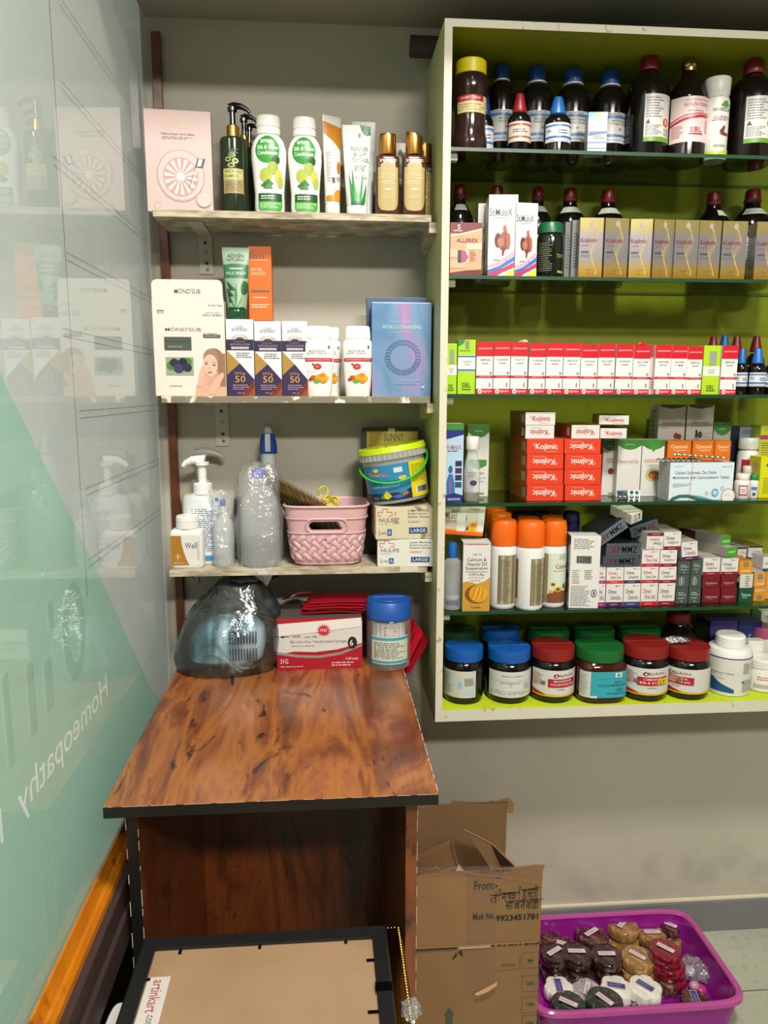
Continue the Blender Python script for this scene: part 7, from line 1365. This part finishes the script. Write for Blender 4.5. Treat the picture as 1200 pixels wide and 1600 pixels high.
# back row
soap(907, 1488, FZ, .036, 'brown', 'dark brown soap puck, lower left front of the dark stacks', ang=-5)
soap(910, 1463, FZ+.030, .036, 'brown', 'dark brown wrapped soap on top of the stack nearest the left dark pair', ang=-6) if 0 else None
SP = [
 (858, 1462, FZ+.02, .026, 'choc', 'chocolate soap peeking past the carton edge at the tub corner', 'round', 30, 0),
 (883, 1476, FZ+.024, .028, 'choc', 'small reddish brown soap behind the dark stacks at the left', 'round', -28, 1),
 (866, 1487, FZ+.026, .030, 'brown', 'dark brown soap beside the carton, upper of its pair', 'round', 30, 1),
 (866, 1512, FZ, .031, 'brown', 'dark brown soap beside the carton, lower of its pair', 'round', 0, 0),
 (924, 1457, FZ+.026, .034, 'choc', 'chocolate brown round soap on top at the back left', 'round', 30, 1),
 (930, 1478, FZ, .032, 'brown', 'dark soap supporting the chocolate brown one at the back left', 'round', 0, 0),
 (902, 1519, FZ, .035, 'brown', 'dark brown soap at the bottom of the pair left of centre', 'round', 0, 0),
 (901, 1487, FZ+.027, .033, 'brown', 'dark brown soap on top of the pair left of centre', 'round', -6, 1),
 (948, 1491, FZ+.024, .034, 'brown', 'dark brown soap with label in the middle of the tub', 'round', -4, 1),
 (952, 1512, FZ, .033, 'brown', 'dark soap under the labelled one in the middle of the tub', 'round', 0, 0),
 (973, 1443, FZ+.032, .034, 'tan', 'tan soap on top of the tall stack at the back', 'round', 42, 1),
 (975, 1470, FZ, .034, 'tan', 'scalloped tan soap at the base of the back stack', 'flower', 0, 0),
 (1019, 1457, FZ+.016, .031, 'tan', 'tan soap right of the tall back stack', 'round', -4, 1),
 (1048, 1446, FZ+.028, .020, 'choc', 'small dark soap with shiny wrap at the back right', 'round', -40, 1),
 (1050, 1466, FZ, .021, 'tan', 'small tan soap under the shiny dark one at the back right', 'round', 0, 0),
 (996, 1493, FZ+.026, .034, 'tan', 'tan soap with slanted label left of the red stack', 'round', -48, 1),
 (996, 1517, FZ, .033, 'tan', 'tan soap under the slanted-label one left of the red stack', 'round', 0, 0),
 (1040, 1482, FZ+.050, .033, 'red', 'crimson soap at the top of the red stack', 'round', -48, 1),
 (1044, 1502, FZ+.025, .034, 'red', 'crimson soap in the middle of the red stack', 'round', 0, 0),
 (1046, 1520, FZ, .034, 'red', 'crimson soap at the base of the red stack', 'round', 0, 0),
 (873, 1541, FZ+.006, .030, 'white', 'white scalloped soap at the left front beside the carton', 'flower', 84, 2),
 (917, 1545, FZ, .031, 'lilac', 'pale lilac soap among the front soaps', 'round', 62, 1),
 (963, 1541, FZ+.006, .033, 'white', 'white scalloped soap left of its twin at the front centre', 'flower', -18, 2),
 (1008, 1541, FZ+.010, .034, 'white', 'white scalloped soap right of its twin at the front centre', 'flower', -50, 2),
 (888, 1567, FZ+.008, .034, 'green', 'dark green marbled soap at the front left corner', 'round', -36, 1),
 (945, 1562, FZ+.010, .037, 'green', 'dark green marbled soap at the front, right of its twin', 'round', -55, 1),
 (1041, 1534, FZ, .019, 'choc', 'small heart-shaped brown soap in front of the red stack', 'square', 0, 0),
 (1086, 1560, FZ, .028, 'choc', 'crinkle-wrapped brownish soap alone at the right front', 'flower', 80, 2),
]
for px, py, z, rx, col, lb, sh, an, lbl in SP: soap(px, py, z, rx, col, lb, shape=sh, ang=an, label=lbl)
c = atz(1094, 1545, FZ+.012)
s = MB().sphere((0, 0, .010), .013, .013, .010, 'g#b03a78', 20, 12).sphere((-.012, .004, .016), .011, .010, .010, 'g#c48aa8', 16, 10)
tag(s.build('pink_soap_ball', None, (c.x, c.y, FZ+.001)), 'shiny pink soap ball in clear wrap at the right of the tub', 'soap')
c = atz(1083, 1515, FZ+.02)
s = MB().sphere((0, 0, .022), .026, .030, .020, M_CLEAR, 28, 14, .5, 60).sphere((.022, -.012, .020), .020, .022, .018, M_CLEAR, 24, 12, .5, 60)
s.sphere((-.006, .004, .012), .014, .014, .010, M_SOAP['lilac'], 16, 10)
tag(s.build('plastic_wrap', None, (c.x, c.y, FZ+.001)), 'crumpled clear wrap with lilac soap inside, right side of the tub', 'wrap')
c = atz(998, 1571, FZ+.004)
s = MB().sphere((-.008, 0, .006), .008, .006, .006, M_CLEAR, 16, 10, .4, 60).sphere((.016, .002, .005), .006, .005, .005, M_CLEAR, 16, 10, .4, 60)
tag(s.build('plastic_scrap', None, (c.x, c.y, FZ)), 'tiny scraps of clear wrap in front of the white scalloped soaps', 'wrap')

# ================================================================== picture frames stacked on a stool in front of the desk
fz = .530
q0 = atz(224, 1465, fz); q1 = atz(603, 1443, fz); FX0, FX1, FY = q0.x, q1.x, (q0.y+q1.y)/2
FL = .46; bw = .021
fr = tag(empty('picture_frame', ((FX0+FX1)/2, FY-FL/2, fz-.018)), 'black picture frame lying face down with its brown hardboard back up', 'picture frame')
W2, L2 = (FX1-FX0)/2, FL/2
def bar(x0, x1, y0, y1):  # mitred moulding pieces joined at the corners
    return [(x0, y0), (x1, y0), (x1, y1), (x0, y1)]
s = MB(); oz, iz = .018, .0165
O_ = [(-W2, -L2), (W2, -L2), (W2, L2), (-W2, L2)]; I_ = [(-W2+bw, -L2+bw), (W2-bw, -L2+bw), (W2-bw, L2-bw), (-W2+bw, L2-bw)]
vs = [(*p, 0) for p in O_]+[(*p, oz-.003) for p in O_]+[(p[0]*(1-.003/W2), p[1]*(1-.003/L2), oz) for p in O_]+[(*p, iz) for p in I_]+[(*p, iz-.006) for p in I_]+[(*p, 0) for p in I_]
fs = []
for L_ in range(5):
    for k in range(4): a = L_*4+k; b = L_*4+(k+1) % 4; fs.append((a, b, b+4, a+4))
for k in range(4): fs.append((k, 20+k, 20+(k+1) % 4, (k+1) % 4))
s.add(vs, fs, '#1b1c1d'); s.build('frame_moulding', fr)
MB().box(-W2+bw-.001, W2-bw+.001, -L2+bw-.001, L2-bw+.001, .006, .0115, M_HARD).build('backing_board', fr); bkb = [c for c in fr.children if c.name.startswith('backing')][0]
def loc(px, py, z=fz-.0065): q = atz(px, py, z); return (q.x-(FX0+FX1)/2, q.y-(FY-FL/2))
for px, py, hor in ((284, 1479, 0), (407, 1471, 0), (540, 1463, 0), (224, 1532, 1), (583, 1501, 1), (586, 1582, 1)):
    x, y = loc(px, py)
    y -= 0 if hor else .006
    MB().box(x-(.009 if hor else .0022), x+(.009 if hor else .0022), y-(.0022 if hor else .009), y+(.0022 if hor else .009), .0116, .0130, 'g#0b0b0c').build('retaining_tab', bkb)
x, y = loc(600, 1538, fz); MB().box(W2-bw-.002, W2-.001, y-.011, y+.004, .0170, .0186, 'g#08080a', .0004).build('hanger_clip', fr)
p0 = loc(232, 1528); p1 = loc(267, 1526); p2 = loc(243, 1615)
# sticker running down the left side
ux = Vector((p1[0]-p0[0], p1[1]-p0[1])); W_ = ux.length; un = ux/W_; dn = Vector((un.y, -un.x)); 
s = MB(); LL = .125
def fs_(u, v, d): a = Vector(p0)+un*(W_*u)+dn*(LL*v); return (a.x, a.y, .0117+d)
s.art([('r', 0, 0, 1, 1, '#d2ccc6')], fs_, W_, LL)
tv, tf = textmesh('artinkart'); s.add([fs_(.28+.5*y, .04+.42*x, .0004) for x, y in tv], tf, '#a84a5c')
tv, tf = textmesh('.com'); s.add([fs_(.42+.26*y, .475+.16*x, .0004) for x, y in tv], tf, '#6a6470')
s.build('shop_sticker', bkb)
# gold beaded frame beneath
g0 = atz(611, 1452, .500); GX1 = g0.x+.015; GYb = g0.y
gf = tag(empty('picture_frame', (GX1-.15, GYb-.20, .4815)), 'gold beaded picture frame lying beneath the black frame', 'picture frame')
s = MB().box(-.15, .15, -.20, .20, 0, .024, 'm#8a5f1e', .003); s.build('frame_moulding', gf)
s = MB()
for k in range(78): s.sphere((.1455, .195-.0048*k, .0235), .0026, .0022, .0024, 'm#e0b860', 8, 6)
for k in range(8): s.sphere((.145-.005*k, .197, .0225), .0023, .0021, .0023, 'm#e0b860', 8, 6)
tag(s.build('beading', gf))
# stool carrying the frames
st = tag(empty('plastic_stool', (-.09, -.80, 0)), 'white plastic stool under the stacked picture frames', 'stool')
MB().box(-.155, .155, -.15, .15, .458, .481, '#cfccc4', .008).build('seat', st)
for sx in (-1, 1):
    for sy in (-1, 1):
        s = MB(); vs = [(sx*.125+a*.015, sy*.12+b*.015, .457) for a, b in ((-1, -1), (1, -1), (1, 1), (-1, 1))]+[(sx*.15+a*.015, sy*.145+b*.015, .0005) for a, b in ((-1, -1), (1, -1), (1, 1), (-1, 1))]
        s.add(vs, [(0, 1, 2, 3), (7, 6, 5, 4)]+[(k, k+4, (k+1) % 4+4, (k+1) % 4) for k in range(4)], '#c8c5bd'); s.build('leg', st)
c = atz(188, 1572, .50); s = MB()
s.loft([(0, .016, .085), (.003, .018, .087), (.012, .018, .087), (.014, .016, .085)], '#cfcdc8', n=5, seg=32); tag(s.build('white_tray', None, (c.x+.004, c.y-.075, .4822)), 'white rounded plastic edge poking out left of the black frame', 'tray')
c = atz(642, 1587, .506); s = MB().sphere((0, 0, -.004), .012, .016, .008, M_CLEAR, 28, 16, .5, 40); tag(s.build('plastic_scrap', None, (c.x, c.y, .506+.013)), 'scrap of crinkled clear plastic beside the gold frame and desk leg', 'plastic scrap')
